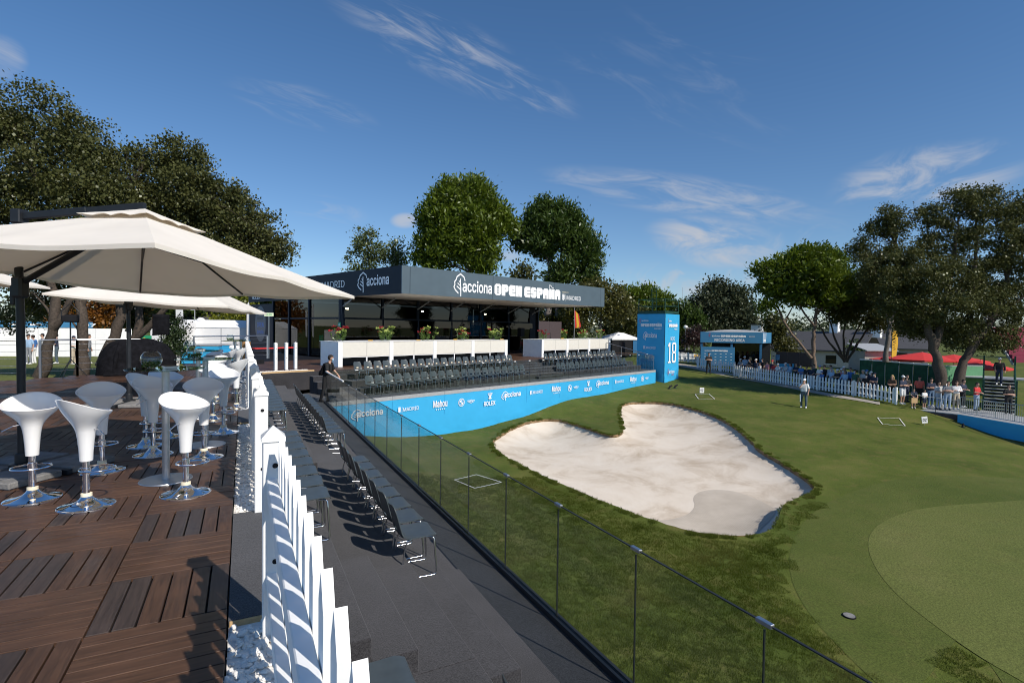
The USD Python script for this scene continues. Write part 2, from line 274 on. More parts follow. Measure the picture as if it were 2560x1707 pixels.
look('raked_sand', {'g': ('geometry', {}), 'n1': ('noise_texture', {'scale': 1.1, 'detail': 6.0, 'roughness': 0.65}), 'w': ('wave_texture', {'scale': 7.0, 'distortion': 3.0, 'detail': 2.0, 'detail_scale': 0.6}), 'n2': ('noise_texture', {'scale': 60, 'detail': 3.0}),
     'r': ('rgb_ramp', {'ramp': [(0.30, (0.43, 0.375, 0.31)), (0.7, (0.53, 0.47, 0.395))]}), 's': ('math', {'math_type': 'multiply_add', 'value2': 0.35}), 'b': ('bump', {'strength': 0.35, 'distance': 0.02}), 'p': ('principled_bsdf', {'roughness': 0.95, 'specular_ior_level': 0.1})},
     [('g.position', 'n1.vector'), ('g.position', 'w.vector'), ('g.position', 'n2.vector'), ('n1.fac', 'r.fac'), ('r.color', 'p.base_color'), ('n2.fac', 's.value1'), ('w.fac', 's.value3'), ('s.value', 'b.height'), ('b.normal', 'p.normal')])
look('carpet', {'g': ('geometry', {}), 'n1': ('noise_texture', {'scale': 1.2, 'detail': 5.0, 'roughness': 0.6}), 'n2': ('noise_texture', {'scale': 85, 'detail': 4.0, 'roughness': 0.85}),
     'r': ('rgb_ramp', {'ramp': [(0.36, (0.012, 0.012, 0.014)), (0.64, (0.062, 0.060, 0.065))]}), 'r1': ('map_range', {'from_min': 0.3, 'from_max': 0.7, 'to_min': 0.8, 'to_max': 1.25}), 'mul': ('mix', {'mix_type': 'multiply', 'fac': 1.0}), 'b': ('bump', {'strength': 0.5, 'distance': 0.008}), 'p': ('principled_bsdf', {'roughness': 0.95, 'specular_ior_level': 0.1, 'sheen_weight': 0.2})},
     [('g.position', 'n1.vector'), ('g.position', 'n2.vector'), ('n2.fac', 'r.fac'), ('n1.fac', 'r1.value'), ('r.color', 'mul.color1'), ('r1.result', 'mul.color2'), ('mul.color', 'p.base_color'), ('n2.fac', 'b.height'), ('b.normal', 'p.normal')])
def wood(name, cols, turn):
    look(name, {'g': ('geometry', {}), 'o': ('object_info', {}), 'ms': ('mapping', {'scale': (2.0, 30.0, 30.0) if not turn else (30.0, 2.0, 30.0)}), 'n1': ('noise_texture', {'scale': 1.6, 'detail': 6.0, 'roughness': 0.65, 'distortion': 0.4}), 'n2': ('noise_texture', {'scale': 1.7, 'detail': 5.0, 'roughness': 0.6}),
         'r': ('rgb_ramp', {'ramp': [(0.28, cols[0]), (0.5, cols[1]), (0.74, cols[2])]}), 'v': ('map_range', {'to_min': 0.62, 'to_max': 1.35}), 'w': ('map_range', {'from_min': 0.3, 'from_max': 0.7, 'to_min': 0.72, 'to_max': 1.2}), 'm1': ('math', {'math_type': 'multiply'}), 'mul': ('mix', {'mix_type': 'multiply', 'fac': 1.0}),
         'ro': ('map_range', {'from_min': 0.35, 'from_max': 0.7, 'to_min': 0.34, 'to_max': 0.62}), 'b': ('bump', {'strength': 0.25, 'distance': 0.004}), 'p': ('principled_bsdf', {'roughness': 0.45, 'specular_ior_level': 0.45})},
         [('g.position', 'ms.vector'), ('ms.vector', 'n1.vector'), ('g.position', 'n2.vector'), ('n1.fac', 'r.fac'), ('g.random_per_island', 'v.value'), ('n2.fac', 'w.value'), ('v.result', 'm1.value1'), ('w.result', 'm1.value2'), ('r.color', 'mul.color1'), ('m1.value', 'mul.color2'), ('mul.color', 'p.base_color'), ('n2.fac', 'ro.value'), ('ro.result', 'p.roughness'), ('n1.fac', 'b.height'), ('b.normal', 'p.normal')])
wood('deck_along', [(0.060, 0.032, 0.022), (0.115, 0.060, 0.037), (0.175, 0.090, 0.052)], True)
wood('deck_across', [(0.064, 0.034, 0.022), (0.128, 0.065, 0.038), (0.195, 0.100, 0.057)], False)
wood('deck_grey', [(0.046, 0.033, 0.029), (0.080, 0.056, 0.048), (0.115, 0.080, 0.066)], True)
def pane(name, tint, f0=0.04, rough=0.0):
    """thin pane: clear, with the mirror growing towards grazing view"""
    look(name, {'w': ('layer_weight', {'blend': 0.5}), 'pw': ('math', {'math_type': 'power', 'value2': 5.0}), 's': ('math', {'math_type': 'multiply_add', 'value2': 1 - f0, 'value3': f0}), 't': ('transparent_bsdf', {'color': tint}), 'gl': ('glossy_bsdf', {'color': (1, 1, 1), 'roughness': rough}), 'm': ('mix_closure', {})},
         [('w.facing', 'pw.value1'), ('pw.value', 's.value1'), ('s.value', 'm.fac'), ('t.BSDF', 'm.closure1'), ('gl.BSDF', 'm.closure2')], surface='m.closure')
pane('pane_clear', (0.93, 0.96, 0.95), 0.03); pane('pane_dark', (0.20, 0.21, 0.22), 0.045); pane('glass_top', (0.62, 0.70, 0.66), 0.06); pane('bowl_glass', (0.96, 0.98, 0.975), 0.035)
def leaf(name, dark, mid, light, trans=0.3, gl=0.05):
    look(name, {'g': ('geometry', {}), 'n': ('noise_texture', {'scale': 0.9, 'detail': 3.0}), 'a': ('math', {'math_type': 'multiply_add', 'value2': 0.55}), 'k': ('math', {'math_type': 'multiply', 'value2': 0.5}), 'r': ('rgb_ramp', {'ramp': [(0.15, dark), (0.5, mid), (0.9, light)]}),
         'd': ('diffuse_bsdf', {}), 't': ('translucent_bsdf', {}), 'm': ('mix_closure', {'fac': trans}), 'gg': ('glossy_bsdf', {'roughness': 0.38, 'color': (0.9, 0.95, 0.9)}), 'm2': ('mix_closure', {'fac': gl})},
         [('g.position', 'n.vector'), ('g.random_per_island', 'a.value1'), ('n.fac', 'k.value1'), ('k.value', 'a.value3'), ('a.value', 'r.fac'), ('r.color', 'd.color'), ('r.color', 't.color'), ('d.BSDF', 'm.closure1'), ('t.BSDF', 'm.closure2'), ('m.closure', 'm2.closure1'), ('gg.BSDF', 'm2.closure2')], surface='m2.closure')
leaf('leaf_oak', (0.060, 0.067, 0.020), (0.126, 0.127, 0.041), (0.246, 0.217, 0.086), 0.2, 0.025)
leaf('leaf_oak_grey', (0.046, 0.057, 0.029), (0.092, 0.105, 0.055), (0.168, 0.176, 0.105), 0.2, 0.025)
leaf('leaf_pine', (0.070, 0.105, 0.008), (0.157, 0.209, 0.017), (0.284, 0.319, 0.038), 0.3, 0.03)
leaf('leaf_pine_dark', (0.041, 0.069, 0.012), (0.092, 0.143, 0.025), (0.180, 0.222, 0.042), 0.3, 0.03)
leaf('leaf_poplar', (0.083, 0.105, 0.030), (0.150, 0.180, 0.051), (0.240, 0.247, 0.083), 0.35)
leaf('leaf_yellow', (0.165, 0.180, 0.015), (0.300, 0.300, 0.021), (0.450, 0.405, 0.045), 0.4)
leaf('leaf_olive', (0.083, 0.083, 0.018), (0.158, 0.143, 0.033), (0.255, 0.210, 0.053), 0.35)
leaf('leaf_autumn', (0.195, 0.068, 0.012), (0.390, 0.180, 0.021), (0.540, 0.330, 0.045), 0.4)
leaf('leaf_shrub', (0.040, 0.068, 0.024), (0.100, 0.120, 0.044), (0.320, 0.120, 0.060), 0.3, 0.03)
leaf('leaf_fresh', (0.078, 0.143, 0.019), (0.143, 0.234, 0.039), (0.234, 0.338, 0.078), 0.4)
leaf('leaf_plum', (0.040, 0.020, 0.020), (0.080, 0.040, 0.036), (0.140, 0.080, 0.060), 0.3)
leaf('leaf_far', (0.052, 0.068, 0.029), (0.081, 0.101, 0.042), (0.124, 0.137, 0.058), 0.3)
look('petal', {'g': ('geometry', {}), 'r': ('rgb_ramp', {'ramp': [(0.0, (0.30, 0.008, 0.015)), (0.55, (0.50, 0.02, 0.03)), (0.8, (0.62, 0.13, 0.14))]}), 'd': ('principled_bsdf', {'roughness': 0.6})}, [('g.random_per_island', 'r.fac'), ('r.color', 'd.base_color')], surface='d.BSDF')
look('lily', {'g': ('geometry', {}), 'r': ('rgb_ramp', {'ramp': [(0.0, (0.35, 0.42, 0.10)), (0.6, (0.66, 0.62, 0.30)), (1.0, (0.8, 0.72, 0.55))]}), 'd': ('principled_bsdf', {'roughness': 0.6})}, [('g.random_per_island', 'r.fac'), ('r.color', 'd.base_color')], surface='d.BSDF')
look('lamp_glow', {'e': ('emission', {'color': (1.0, 0.86, 0.55), 'strength': 6.0})}, [], surface='e.emission')
# ------------------------------------------------------------------ terrain
RN = np.random.RandomState(7)
rim_px = [(1127,1018,-3.72),(1138,1003,-3.72),(1170,985,-3.70),(1210,972,-3.68),(1250,966,-3.66),(1290,966,-3.62),(1330,976,-3.60),(1365,988,-3.58),(1400,1001,-3.56),(1425,999,-3.54),(1433,988,-3.50),(1426,960,-3.42),(1422,942,-3.36),(1430,930,-3.32),(1470,925,-3.28),(1530,926,-3.22),(1580,936,-3.22),(1640,953,-3.25),(1690,981,-3.32),(1725,1015,-3.42),(1745,1036,-3.46),(1790,1060,-3.54),(1830,1085,-3.62),(1860,1105,-3.68),(1872,1121,-3.72),(1864,1136,-3.75),(1840,1144,-3.76),(1806,1156,-3.78),(1790,1176,-3.80),(1788,1200,-3.82),(1775,1220,-3.84),(1740,1231,-3.86),(1690,1234,-3.87),(1620,1229,-3.88),(1560,1216,-3.88),(1480,1191,-3.87),(1400,1161,-3.86),(1330,1131,-3.84),(1260,1101,-3.81),(1200,1071,-3.78),(1150,1045,-3.74)]
K = 1.08844
rim = np.array([on(x * K, y * K, z) for x, y, z in rim_px])
ctl = [tuple(p) for p in rim[::2]]
for s, z in ((-2, -2.2), (0.3, -2.9), (1.55, -3.06), (2.81, -3.35), (4.23, -3.51), (5.78, -3.66), (8.39, -3.73), (11.77, -3.42), (13.69, -3.12), (15.8, -2.87), (18.9, -2.83), (22.4, -2.68), (26.8, -2.56)):
    ctl.append(tuple(P(s, 0, z)))
ctl += [(3.4, y, z) for y, z in ((-6, -3.6), (2, -3.6), (7, -3.6), (12, -3.5), (17, -3.35), (21, -3.1))]
ctl += [(0, y, -1.9) for y in (-6, 5, 15, 22)] + [(-4, y, -0.7) for y in (-6, 5, 13)] + [(-8, y, -0.45) for y in (-6, 5, 14)]
ctl += [tuple(P(s, t, z)) for s, t, z in ((6, 4, -2.0), (14, 4, -2.0), (24, 4, -1.9), (4, 10, -1.2), (14, 10, -1.2), (26, 10, -1.2), (4, 24, -1.0), (16, 24, -1.0), (28, 24, -1.1), (10, 45, -1.2), (35, 14, -1.4), (45, 25, -1.8))]
for px, py, w in ((2009, 1020, 33.2), (1770, 933, 46.0), (1835, 943, 47.0), (2058, 981, 38.0), (2239, 1010, 33.5), (2340, 1028, 33.0), (2550, 1090, 30.0), (2220, 1055, 29.5), (1659, 957, 41.5), (1760, 1000, 34.0)):
    ctl.append(tuple(at(px, py, w)))
ctl += [tuple(on(x, y, z)) for x, y, z in ((2123, 1541, -3.92), (2540, 1690, -3.92), (2540, 1400, -3.88), (2540, 1220, -3.75), (1700, 1680, -3.80), (2050, 1160, -3.62), (2300, 1140, -3.60))]
for px, w, z in ((1750, 62, -2.2), (2000, 60, -2.3), (2300, 55, -2.4), (2560, 50, -2.8), (1500, 75, -2.0), (2600, 42, -3.0), (1750, 110, -3.0), (2300, 110, -3.0), (2700, 80, -3.0), (1280, 110, -2.4), (1000, 90, -1.8), (700, 80, -1.4), (300, 80, -1.2), (-200, 70, -1.0), (500, 45, -1.0), (-300, 40, -0.8)):
    q = at(px, 830, w); ctl.append((q[0], q[1], z))
for px, py, w in ((142, 909, 32.0), (60, 930, 22.0), (190, 930, 21.0)):
    ctl.append(tuple(at(px, py, w)))
ctl += [(-12, 19, -0.45), (-16, 30, -0.8), (-9, 24, -0.5), (40, -20, -4), (80, 10, -4), (-40, -20, -1), (60, 40, -3.4), (20, -30, -4), (-30, 60, -1.2)]
ctl = np.array(ctl)
_g = RBFInterpolator(ctl[:, :2], ctl[:, 2], kernel='thin_plate_spline', smoothing=2.0)
def G(x, y):
    q = np.stack(np.broadcast_arrays(np.asarray(x, float), np.asarray(y, float)), -1).reshape(-1, 2)
    c = V(14, 26); d = q - c; r = np.linalg.norm(d, axis=1); k = np.minimum(1, 85 / np.maximum(r, 1e-9))
    z = np.clip(_g(c + d * k[:, None]), -4.4, -0.3); return z.reshape(np.shape(x)) if np.ndim(x) else float(z[0])
def hit(px, py):
    """where the ray of a pixel meets the ground"""
    d = ray(px, py); k = np.arange(4.0, 160.0, 0.25); p = EYE + d * k[:, None]; below = np.nonzero(p[:, 2] < G(p[:, 0], p[:, 1]))[0]
    i = below[0] if len(below) else len(k) - 1; a, b = k[max(i - 1, 0)], k[i]
    for _ in range(12):
        m = (a + b) / 2; q = EYE + d * m; a, b = (a, m) if q[2] < G(q[0], q[1]) else (m, b)
    return EYE + d * b
def dense(pts, step):
    out = []
    for a, b in zip(pts, np.roll(pts, -1, axis=0)):
        n = max(1, int(np.linalg.norm(b - a) / step)); out += [a + (b - a) * i / n for i in range(n)]
    return np.array(out)
def smooth_loop(p, it=2):
    for _ in range(it):
        q = np.roll(p, -1, axis=0); p = np.stack([p * .75 + q * .25, p * .25 + q * .75], 1).reshape(-1, 2)
    return p
rim2 = smooth_loop(rim[:, :2], 2); rim2 = dense(rim2, 0.14); rim2 = rim2 + RN.normal(0, 0.018, rim2.shape)
bunker = sg.Polygon(rim2).buffer(0); rim2 = np.array(bunker.exterior.coords)[:-1]
def loop_of(px): return smooth_loop(np.array([hit(x * K, y * K)[:2] if len(q) == 2 else q[2:] for q in px for x, y in [q[:2]]]), 2)
def drape(poly, step, lift, name, mat, **kw):
    b = dense(np.array(poly.exterior.coords)[:-1], step); x0, y0, x1, y1 = poly.bounds
    gx, gy = np.meshgrid(np.arange(x0, x1, step), np.arange(y0, y1, step)); g = np.stack([gx.ravel(), gy.ravel()], 1); g = g[shapely.contains_xy(poly.buffer(-step * .5), g[:, 0], g[:, 1])]
    p = np.vstack([b, g]); t = Delaunay(p).simplices; c = p[t].mean(1); t = t[shapely.contains_xy(poly, c[:, 0], c[:, 1])]; t = up_faces(p, t)
    return obj(name, (np.column_stack([p, G(p[:, 0], p[:, 1]) + lift]), t), mat, smooth=True, **kw)
def up_faces(p, t):
    a, b, c = p[t[:, 0]], p[t[:, 1]], p[t[:, 2]]; s = (b[:, 0] - a[:, 0]) * (c[:, 1] - a[:, 1]) - (b[:, 1] - a[:, 1]) * (c[:, 0] - a[:, 0]); t = t.copy(); t[s < 0] = t[s < 0][:, ::-1]; return t[np.abs(s) > 1e-10]
def grid(x0, x1, y0, y1, s): a, b = np.meshgrid(np.arange(x0, x1 + 1e-6, s), np.arange(y0, y1 + 1e-6, s)); return np.stack([a.ravel(), b.ravel()], 1)
pts = [grid(2, 34, -2, 40, 0.6), grid(-24, 60, -12, 78, 2.0), grid(-120, 160, -80, 200, 20.0), grid(-2400, 2400, -1200, 3600, 300.0)]
keep = [pts[0]]
for g, box in ((pts[1], (1.2, 34.8, -2.8, 40.8)), (pts[2], (-25, 61, -13, 79)), (pts[3], (-125, 165, -85, 205))):
    keep.append(g[~((g[:, 0] > box[0]) & (g[:, 0] < box[1]) & (g[:, 1] > box[2]) & (g[:, 1] < box[3]))])
p = np.vstack(keep); p = p[~shapely.contains_xy(bunker.buffer(0.2), p[:, 0], p[:, 1])]
p = np.vstack([p, rim2, np.array(bunker.buffer(0.3).exterior.coords)[::3]]); t = Delaunay(p).simplices; c = p[t].mean(1); t = up_faces(p, t[~shapely.contains_xy(bunker, c[:, 0], c[:, 1])])
zz = G(p[:, 0], p[:, 1]); near_rim = shapely.distance(shapely.points(p), bunker.exterior); zz = zz + 0.05 * np.exp(-(near_rim / 0.25) ** 2) * (0.4 + meshkit.noise(np.column_stack([p * 1.7, 0 * p[:, 0]])))
obj('ground', (np.column_stack([p, zz]), t), 'rough_grass', smooth=True, kind='structure', label='mown rough grass sloping down from the terrace to the green', cat='lawn')
# the bunker: sand dished below its lip
b2 = np.array(rim2); g = grid(*(lambda b: (b[0], b[2], b[1], b[3]))(bunker.bounds), 0.3); g = g[shapely.contains_xy(bunker.buffer(-0.12), g[:, 0], g[:, 1])]
p = np.vstack([b2, g]); t = Delaunay(p).simplices; c = p[t].mean(1); t = up_faces(p, t[shapely.contains_xy(bunker, c[:, 0], c[:, 1])])
dd = shapely.distance(shapely.points(p), bunker.exterior)
low = P(13.5, -13.2, 0)[:2] * 0 + hit(1690 * K, 1165 * K)[:2]
flat = np.exp(-((np.linalg.norm(p - low, axis=1)) / 3.2) ** 2)
sz = G(p[:, 0], p[:, 1]) - 0.10 - 0.42 * (1 - np.exp(-dd / 0.9)) - 0.18 * flat + 0.05 * (meshkit.fbm(np.column_stack([p * 0.7, 0 * dd]), 3) - 0.5) * np.minimum(1, dd)
obj('bunker_sand', (np.column_stack([p, sz]), t), 'sand', smooth=True, kind='structure', label='pale raked sand of the big kidney-shaped bunker', cat='sand')
SZ = RBFInterpolator(p[::3], sz[::3], kernel='linear', neighbors=12)
nb = len(b2); topz = G(b2[:, 0], b2[:, 1]) + 0.045; i = np.arange(nb); j = (i + 1) % nb
lipv = np.vstack([np.column_stack([b2, topz]), np.column_stack([b2, sz[:nb] - 0.02])])
plain('lip_soil', (0.20, 0.13, 0.065), 0.95, var=0.5, scale=5, bump=0.6, bscale=30)
obj('bunker_lip', (lipv, np.vstack([np.stack([i, j, nb + j], 1), np.stack([i, nb + j, nb + i], 1)])), 'lip_soil', kind='structure', label='raw earth edge round the sand bunker', cat='bunker edge')
# combed flat part of the sand
rk = sg.Polygon(smooth_loop(np.array([hit(x * K, y * K)[:2] for x, y in ((1590,1100),(1620,1088),(1680,1090),(1740,1110),(1785,1140),(1780,1160),(1740,1185),(1730,1222),(1640,1222),(1560,1205),(1490,1180),(1480,1165),(1560,1145),(1600,1125))]), 2)).intersection(bunker.buffer(-0.25))
rk = rk if rk.geom_type == 'Polygon' else max(rk.geoms, key=lambda q: q.area)
b = dense(np.array(rk.exterior.coords)[:-1], 0.25); g = grid(*(lambda q: (q[0], q[2], q[1], q[3]))(rk.bounds), 0.25); g = g[shapely.contains_xy(rk.buffer(-0.1), g[:, 0], g[:, 1])]
p = np.vstack([b, g]); t = Delaunay(p).simplices; c = p[t].mean(1); t = up_faces(p, t[shapely.contains_xy(rk, c[:, 0], c[:, 1])])
obj('combed_sand', (np.column_stack([p, SZ(p) + np.where(np.arange(len(p)) < len(b), 0.004, 0.016)]), t), 'raked_sand', smooth=True, kind='structure', label='greyer damp sand combed flat in the low part of the bunker', cat='sand')
# the green and its collar
fr = sg.Polygon(np.vstack([loop_of([(2420,1118),(2250,1096),(2150,1091),(2050,1100),(1950,1130),(1880,1165),(1835,1210),(1812,1270),(1815,1330),(1850,1400),(1920,1480),(2010,1568),(2110,1640)]) [4:-4], [[9.2, 2.6], [14, 0.6], [24, 0.6], [31, 3.0], [31, 6.5]]])).buffer(0)
obj_fr = drape(fr, 0.6, 0.006, 'green_collar', 'fringe_grass', kind='structure', label='short mown collar of grass round the putting green', cat='grass')
gr = sg.Polygon(np.vstack([loop_of([(2420,1172),(2200,1158),(2100,1170),(2030,1195),(1997,1225),(1992,1260),(2012,1310),(2062,1370),(2150,1440),(2250,1510),(2352,1568),(2440,1620)])[4:-4], [[11.5, 2.2], [15, 1.4], [23, 1.4], [29, 3.4], [29, 6.0]]])).buffer(0)
drape(gr, 0.6, 0.012, 'putting_green', 'green_grass', kind='structure', label='pale smooth putting green at the lower right', cat='green')

# standing blades: one patch of turf, laid over the slope by the glass and round the bunker
def turf(n, side, hgt, seed):
    r = np.random.RandomState(seed); c = r.uniform(-side / 2, side / 2, (n, 2)); a = r.uniform(0, 2 * PI, n); h = hgt * r.uniform(0.5, 1.15, n); lean = r.normal(0, 0.45, (n, 2)) * h[:, None]; w = 0.0035 * r.uniform(0.8, 1.6, n)
    d = np.stack([np.cos(a), np.sin(a)], 1) * w[:, None]; z = np.zeros((n, 1)) - 0.01
    v = np.stack([np.hstack([c - d, z]), np.hstack([c + d, z]), np.hstack([c + lean, h[:, None]])], 1).reshape(-1, 3)
    return v, np.arange(3 * n).reshape(-1, 3)
g = grid(3.3, 20, 1.0, 34, 0.42) + 0; g = g + RN.uniform(-0.1, 0.1, g.shape)
dist = np.linalg.norm(g, axis=1); ok = ~shapely.contains_xy(bunker.buffer(0.22), g[:, 0], g[:, 1]) & ~shapely.contains_xy(fr.buffer(0.1), g[:, 0], g[:, 1]) & (dist < 19)
ok &= ((g - L[:2]) @ N[:2] < -0.3); g = g[ok]
z = G(g[:, 0], g[:, 1]); e = 0.2; nx = -(G(g[:, 0] + e, g[:, 1]) - G(g[:, 0] - e, g[:, 1])) / (2 * e); ny = -(G(g[:, 0], g[:, 1] + e) - G(g[:, 0], g[:, 1] - e)) / (2 * e)
tl = np.stack([nx, ny, np.ones(len(nx))], 1); tl /= np.linalg.norm(tl, axis=1, keepdims=True)
scatter('grass_blades', [turf(760, 0.5, 0.045, 1), turf(760, 0.5, 0.055, 2)], 'blade', np.column_stack([g, z]), RN.uniform(0, 6.28, len(g)), RN.uniform(0.85, 1.15, len(g)), label='short green grass blades of the rough below the glass', cat='grass', tilt=tl)
k = RN.randint(0, len(rim2), 420); g = rim2[k] + 0; out = g - np.array(bunker.centroid.coords[0]); out /= np.linalg.norm(out, axis=1, keepdims=True); g = g + out * RN.uniform(0.02, 0.16, len(g))[:, None]
scatter('bunker_edge_grass', [turf(150, 0.2, 0.05, 3)], 'blade', np.column_stack([g, G(g[:, 0], g[:, 1]) + 0.03]), RN.uniform(0, 6.28, len(g)), RN.uniform(0.8, 1.4, len(g)), label='ragged grass fringe along the bunker lip', cat='grass')

# ------------------------------------------------------------------ timber deck of small squares
TS, X0, Y0 = 0.63, -0.07, 3.255
deck_edge = sg.Polygon([(-0.07, -1.5), (-0.07, 26.3), (0.9, 26.9), (0.6, 27.1), (-1.6, 24.2), (-2.7, 19.9), (-4.3, 19.3), (-5.3, 18.7), (-9.2, 17.0), (-9.2, -1.5)])
base = thing('timber_deck', 'brown hardwood terrace laid in small squares of boards turning direction', 'deck', kind='structure')
obj('deck_base', prism(deck_edge, V(0, 0, -0.25), XV, YV, 0.215), 'black', base)
boards = []
for j in range(-8, 38):
    for i in range(0, 15):
        x1 = X0 - TS * i; y0 = Y0 + TS * j; c = sg.Point(x1 - TS / 2, y0 + TS / 2)
        if not deck_edge.contains(c): continue
        along = (i + j) % 2 == 0
        for k in range(6):
            o = (k + 0.5) * TS / 6
            boards.append((along, (x1 - o, y0 + TS / 2) if along else (x1 - TS / 2, y0 + o)))
def seen(p):
    q = np.asarray(p) - EYE; w = q @ FW
    return w > 0.4 and abs(1280 + F_PX * (q @ RT) / w - 1280) < 1300 and 853.5 - F_PX * (q @ UP) / w < 1760
def board(along, c, zoff):
    b = MB(); s = (0.094, TS - 0.007, 0.024) if along else (TS - 0.007, 0.0985, 0.024); b.box((c[0], c[1], -0.012 + zoff), s, bev=0.002); return b
boards.sort(key=lambda q: (not seen((*q[1], 0)), np.hypot(q[1][0], q[1][1])))
rest = {}
for n, (al, c) in enumerate(boards):
    mat = ('deck_grey' if RN.rand() < 0.28 else 'deck_along') if al else 'deck_across'
    mb = board(al, c, RN.normal(0, 0.0008))
    if n < 300: obj('board', mb, mat, base)
    else: rest.setdefault(mat, MB()).add(*mb.get())
for mat, mb in rest.items(): obj('further_boards', mb, mat, base, kind='stuff')

# ------------------------------------------------------------------ white pebbles, mats at the two gateways
gates = ((3.10, 4.88), (9.40, 11.05))
gb = thing('pebble_bed', 'strip of white pebbles under the picket fence', 'pebbles', kind='structure')
gbm = MB()
runs = ((-1.0, 3.10), (4.88, 9.40), (11.05, 25.5))
for a, b in runs: gbm.box((0.115, (a + b) / 2, -0.055), (0.36, b - a, 0.05))
obj('bed', gbm, 'stone', gb)
def pebble(seed):
    m = trimesh.creation.icosphere(subdivisions=1); r = np.random.RandomState(seed); v = m.vertices * [1, 0.72, 0.5] * r.uniform(0.85, 1.15, (len(m.vertices), 1)); return np.asarray(v), m.faces
pebs = [pebble(k) for k in range(5)]
pp = []
for a, b in runs:
    n = int((b - a) * 0.36 * (1500 if a < 3 else 1300)); x = RN.uniform(-0.06, 0.29, n); y = RN.uniform(a + .01, b - .01, n); sc = np.clip(RN.lognormal(-4.05 if a < 3 else -4.3, 0.33, n), 0.008, 0.032); pp.append(np.stack([x, y, -0.032 + RN.uniform(0, 0.016, n), sc], 1))
pp = np.vstack(pp); vis = np.array([seen(q[:3]) for q in pp]); pp = pp[np.lexsort((-pp[:, 3] * (pp[:, 1] < 3.1), ~vis))]; big = np.argsort(~(vis[np.lexsort((-pp[:, 3], ~vis))]))
sel = np.nonzero([(q[1] < 3.05) and seen(q[:3]) for q in pp])[0]; sel = sel[np.argsort(-pp[sel, 3])][:300]; mask = np.zeros(len(pp), bool); mask[sel] = True
for q in pp[mask]:
    v, f = pebs[RN.randint(5)]; a = RN.uniform(0, 6.28); ca, sa = math.cos(a), math.sin(a); v = v * q[3]; tz = RN.normal(0, 0.25)
    v = np.stack([v[:, 0] * ca - v[:, 1] * sa + q[0], v[:, 0] * sa + v[:, 1] * ca + q[1], v[:, 2] + v[:, 0] * tz + q[2]], 1); obj('pebble', (v, f), 'stone', gb)
q = pp[~mask]; scatter('small_pebbles', pebs, 'stone', q[:, :3], RN.uniform(0, 6.28, len(q)), q[:, 3], parent=gb)
for (a, b), nm in zip(gates, ('grey carpet mat in the nearer gap of the picket fence', 'grey carpet mat in the second gap of the picket fence, farther along the deck')):
    t = thing('carpet_mat', nm, 'mat', (0.12, (a + b) / 2, 0)); obj('mat', MB().box((0, 0, -0.04), (0.372, b - a - 0.006, 0.085)), 'carpet', t); obj('edge_strip', MB().box((0, -(b - a) / 2 + 0.004, -0.03), (0.36, 0.02, 0.06)), 'timber', t)

# ------------------------------------------------------------------ carpeted terrace
ZA, ZA2, ZB, ZC, ZD2, ZD = -0.70, -0.872, -1.044, -1.216, -1.388, -1.56
floor = sg.Polygon([(1.9, -2), (3.02, -2), tuple(P(0, -0.03, 0)[:2]), tuple(P(27.2, -0.03, 0)[:2]), tuple(P(27.2, 3.4, 0)[:2]), tuple(P(-3.0, 3.4, 0)[:2]), (1.9, 20)])
ter = thing('terrace_steps', 'charcoal carpeted steps and seating tiers between picket fence and glass', 'terrace', kind='structure')
obj('floor', prism(floor, V(0, 0, ZD - 0.10), XV, YV, 0.10), 'carpet', ter)
def tier(x0, x1, y0, y1, z, nm='tier'): obj(nm, MB().box(((x0 + x1) / 2, (y0 + y1) / 2, (z + ZD) / 2 - 0.02), (x1 - x0, y1 - y0, z - ZD + 0.04), bev=0.006), 'carpet', ter)
tier(0.299, 0.835, 3.83, 24.6, ZA); tier(0.299, 0.92, -2, 3.826, ZA2)
tier(0.839, 1.64, 3.79, 24.8, ZB); tier(0.924, 1.64, -2, 3.786, ZB + 0.002)
tier(1.644, 2.03, 3.75, 24.9, ZC); tier(1.644, 2.03, -2, 3.746, ZD2)
for y0, y1 in ((3.80, 5.70), (9.85, 12.0)):
    tier(0.302, 0.55, y0 + .05, y1 - .1, -0.35, 'half_step'); tier(0.839, 1.185, y0 + 0.02, y1 - .05, ZA2, 'half_step'); tier(2.034, 2.36, y0 - 0.6, y1 + 0.3, ZD2, 'half_step')
obj('retaining_face', MB().box((0.297, 11.5, -0.80), (0.018, 27, 1.50)), 'carpet', ter)
# the pavilion's side of the terrace
pav = thing('pavilion_steps', 'charcoal carpeted seating tiers in front of the pavilion', 'terrace', kind='structure')
def ptier(s0, s1, t0, t1, z, nm='tier'): obj(nm, MB().box(P((s0 + s1) / 2, (t0 + t1) / 2, (z + ZD) / 2 - 0.02), (s1 - s0, t1 - t0, z - ZD + 0.04), U, N, 0.006), 'carpet', pav)
ptier(2.2, 27.2, 1.25, 1.98, -1.28); ptier(2.2, 27.2, 1.984, 3.0, -1.0); ptier(2.2, 27.2, 3.004, 3.36, -0.78)
for s0, s1 in ((0.85, 2.196), (14.3, 16.7)):
    ptier(s0, s1, 0.95, 1.24 if s0 > 2 else 1.9, -1.42, 'half_step')
    if s0 < 2: ptier(s0, s1, 1.904, 2.6, -1.28, 'half_step'); ptier(s0, s1, 2.604, 3.0, -1.0, 'half_step'); ptier(s0, s1, 3.004, 3.36, -0.78, 'half_step')
    else: ptier(s0, s1, 1.7, 1.976, -1.14, 'half_step'); ptier(s0, s1, 2.62, 2.998, -0.90, 'half_step')
obj('deck_edge', MB().box(P(12, 3.39, -0.98), (31.4, 0.05, 0.82), U, N), 'carpet', pav)
pd = sg.Polygon([tuple(P(s, t, 0)[:2]) for s, t in ((-2.6, 3.42), (29.5, 3.42), (29.5, 30), (0.2, 30), (-1.5, 8))])
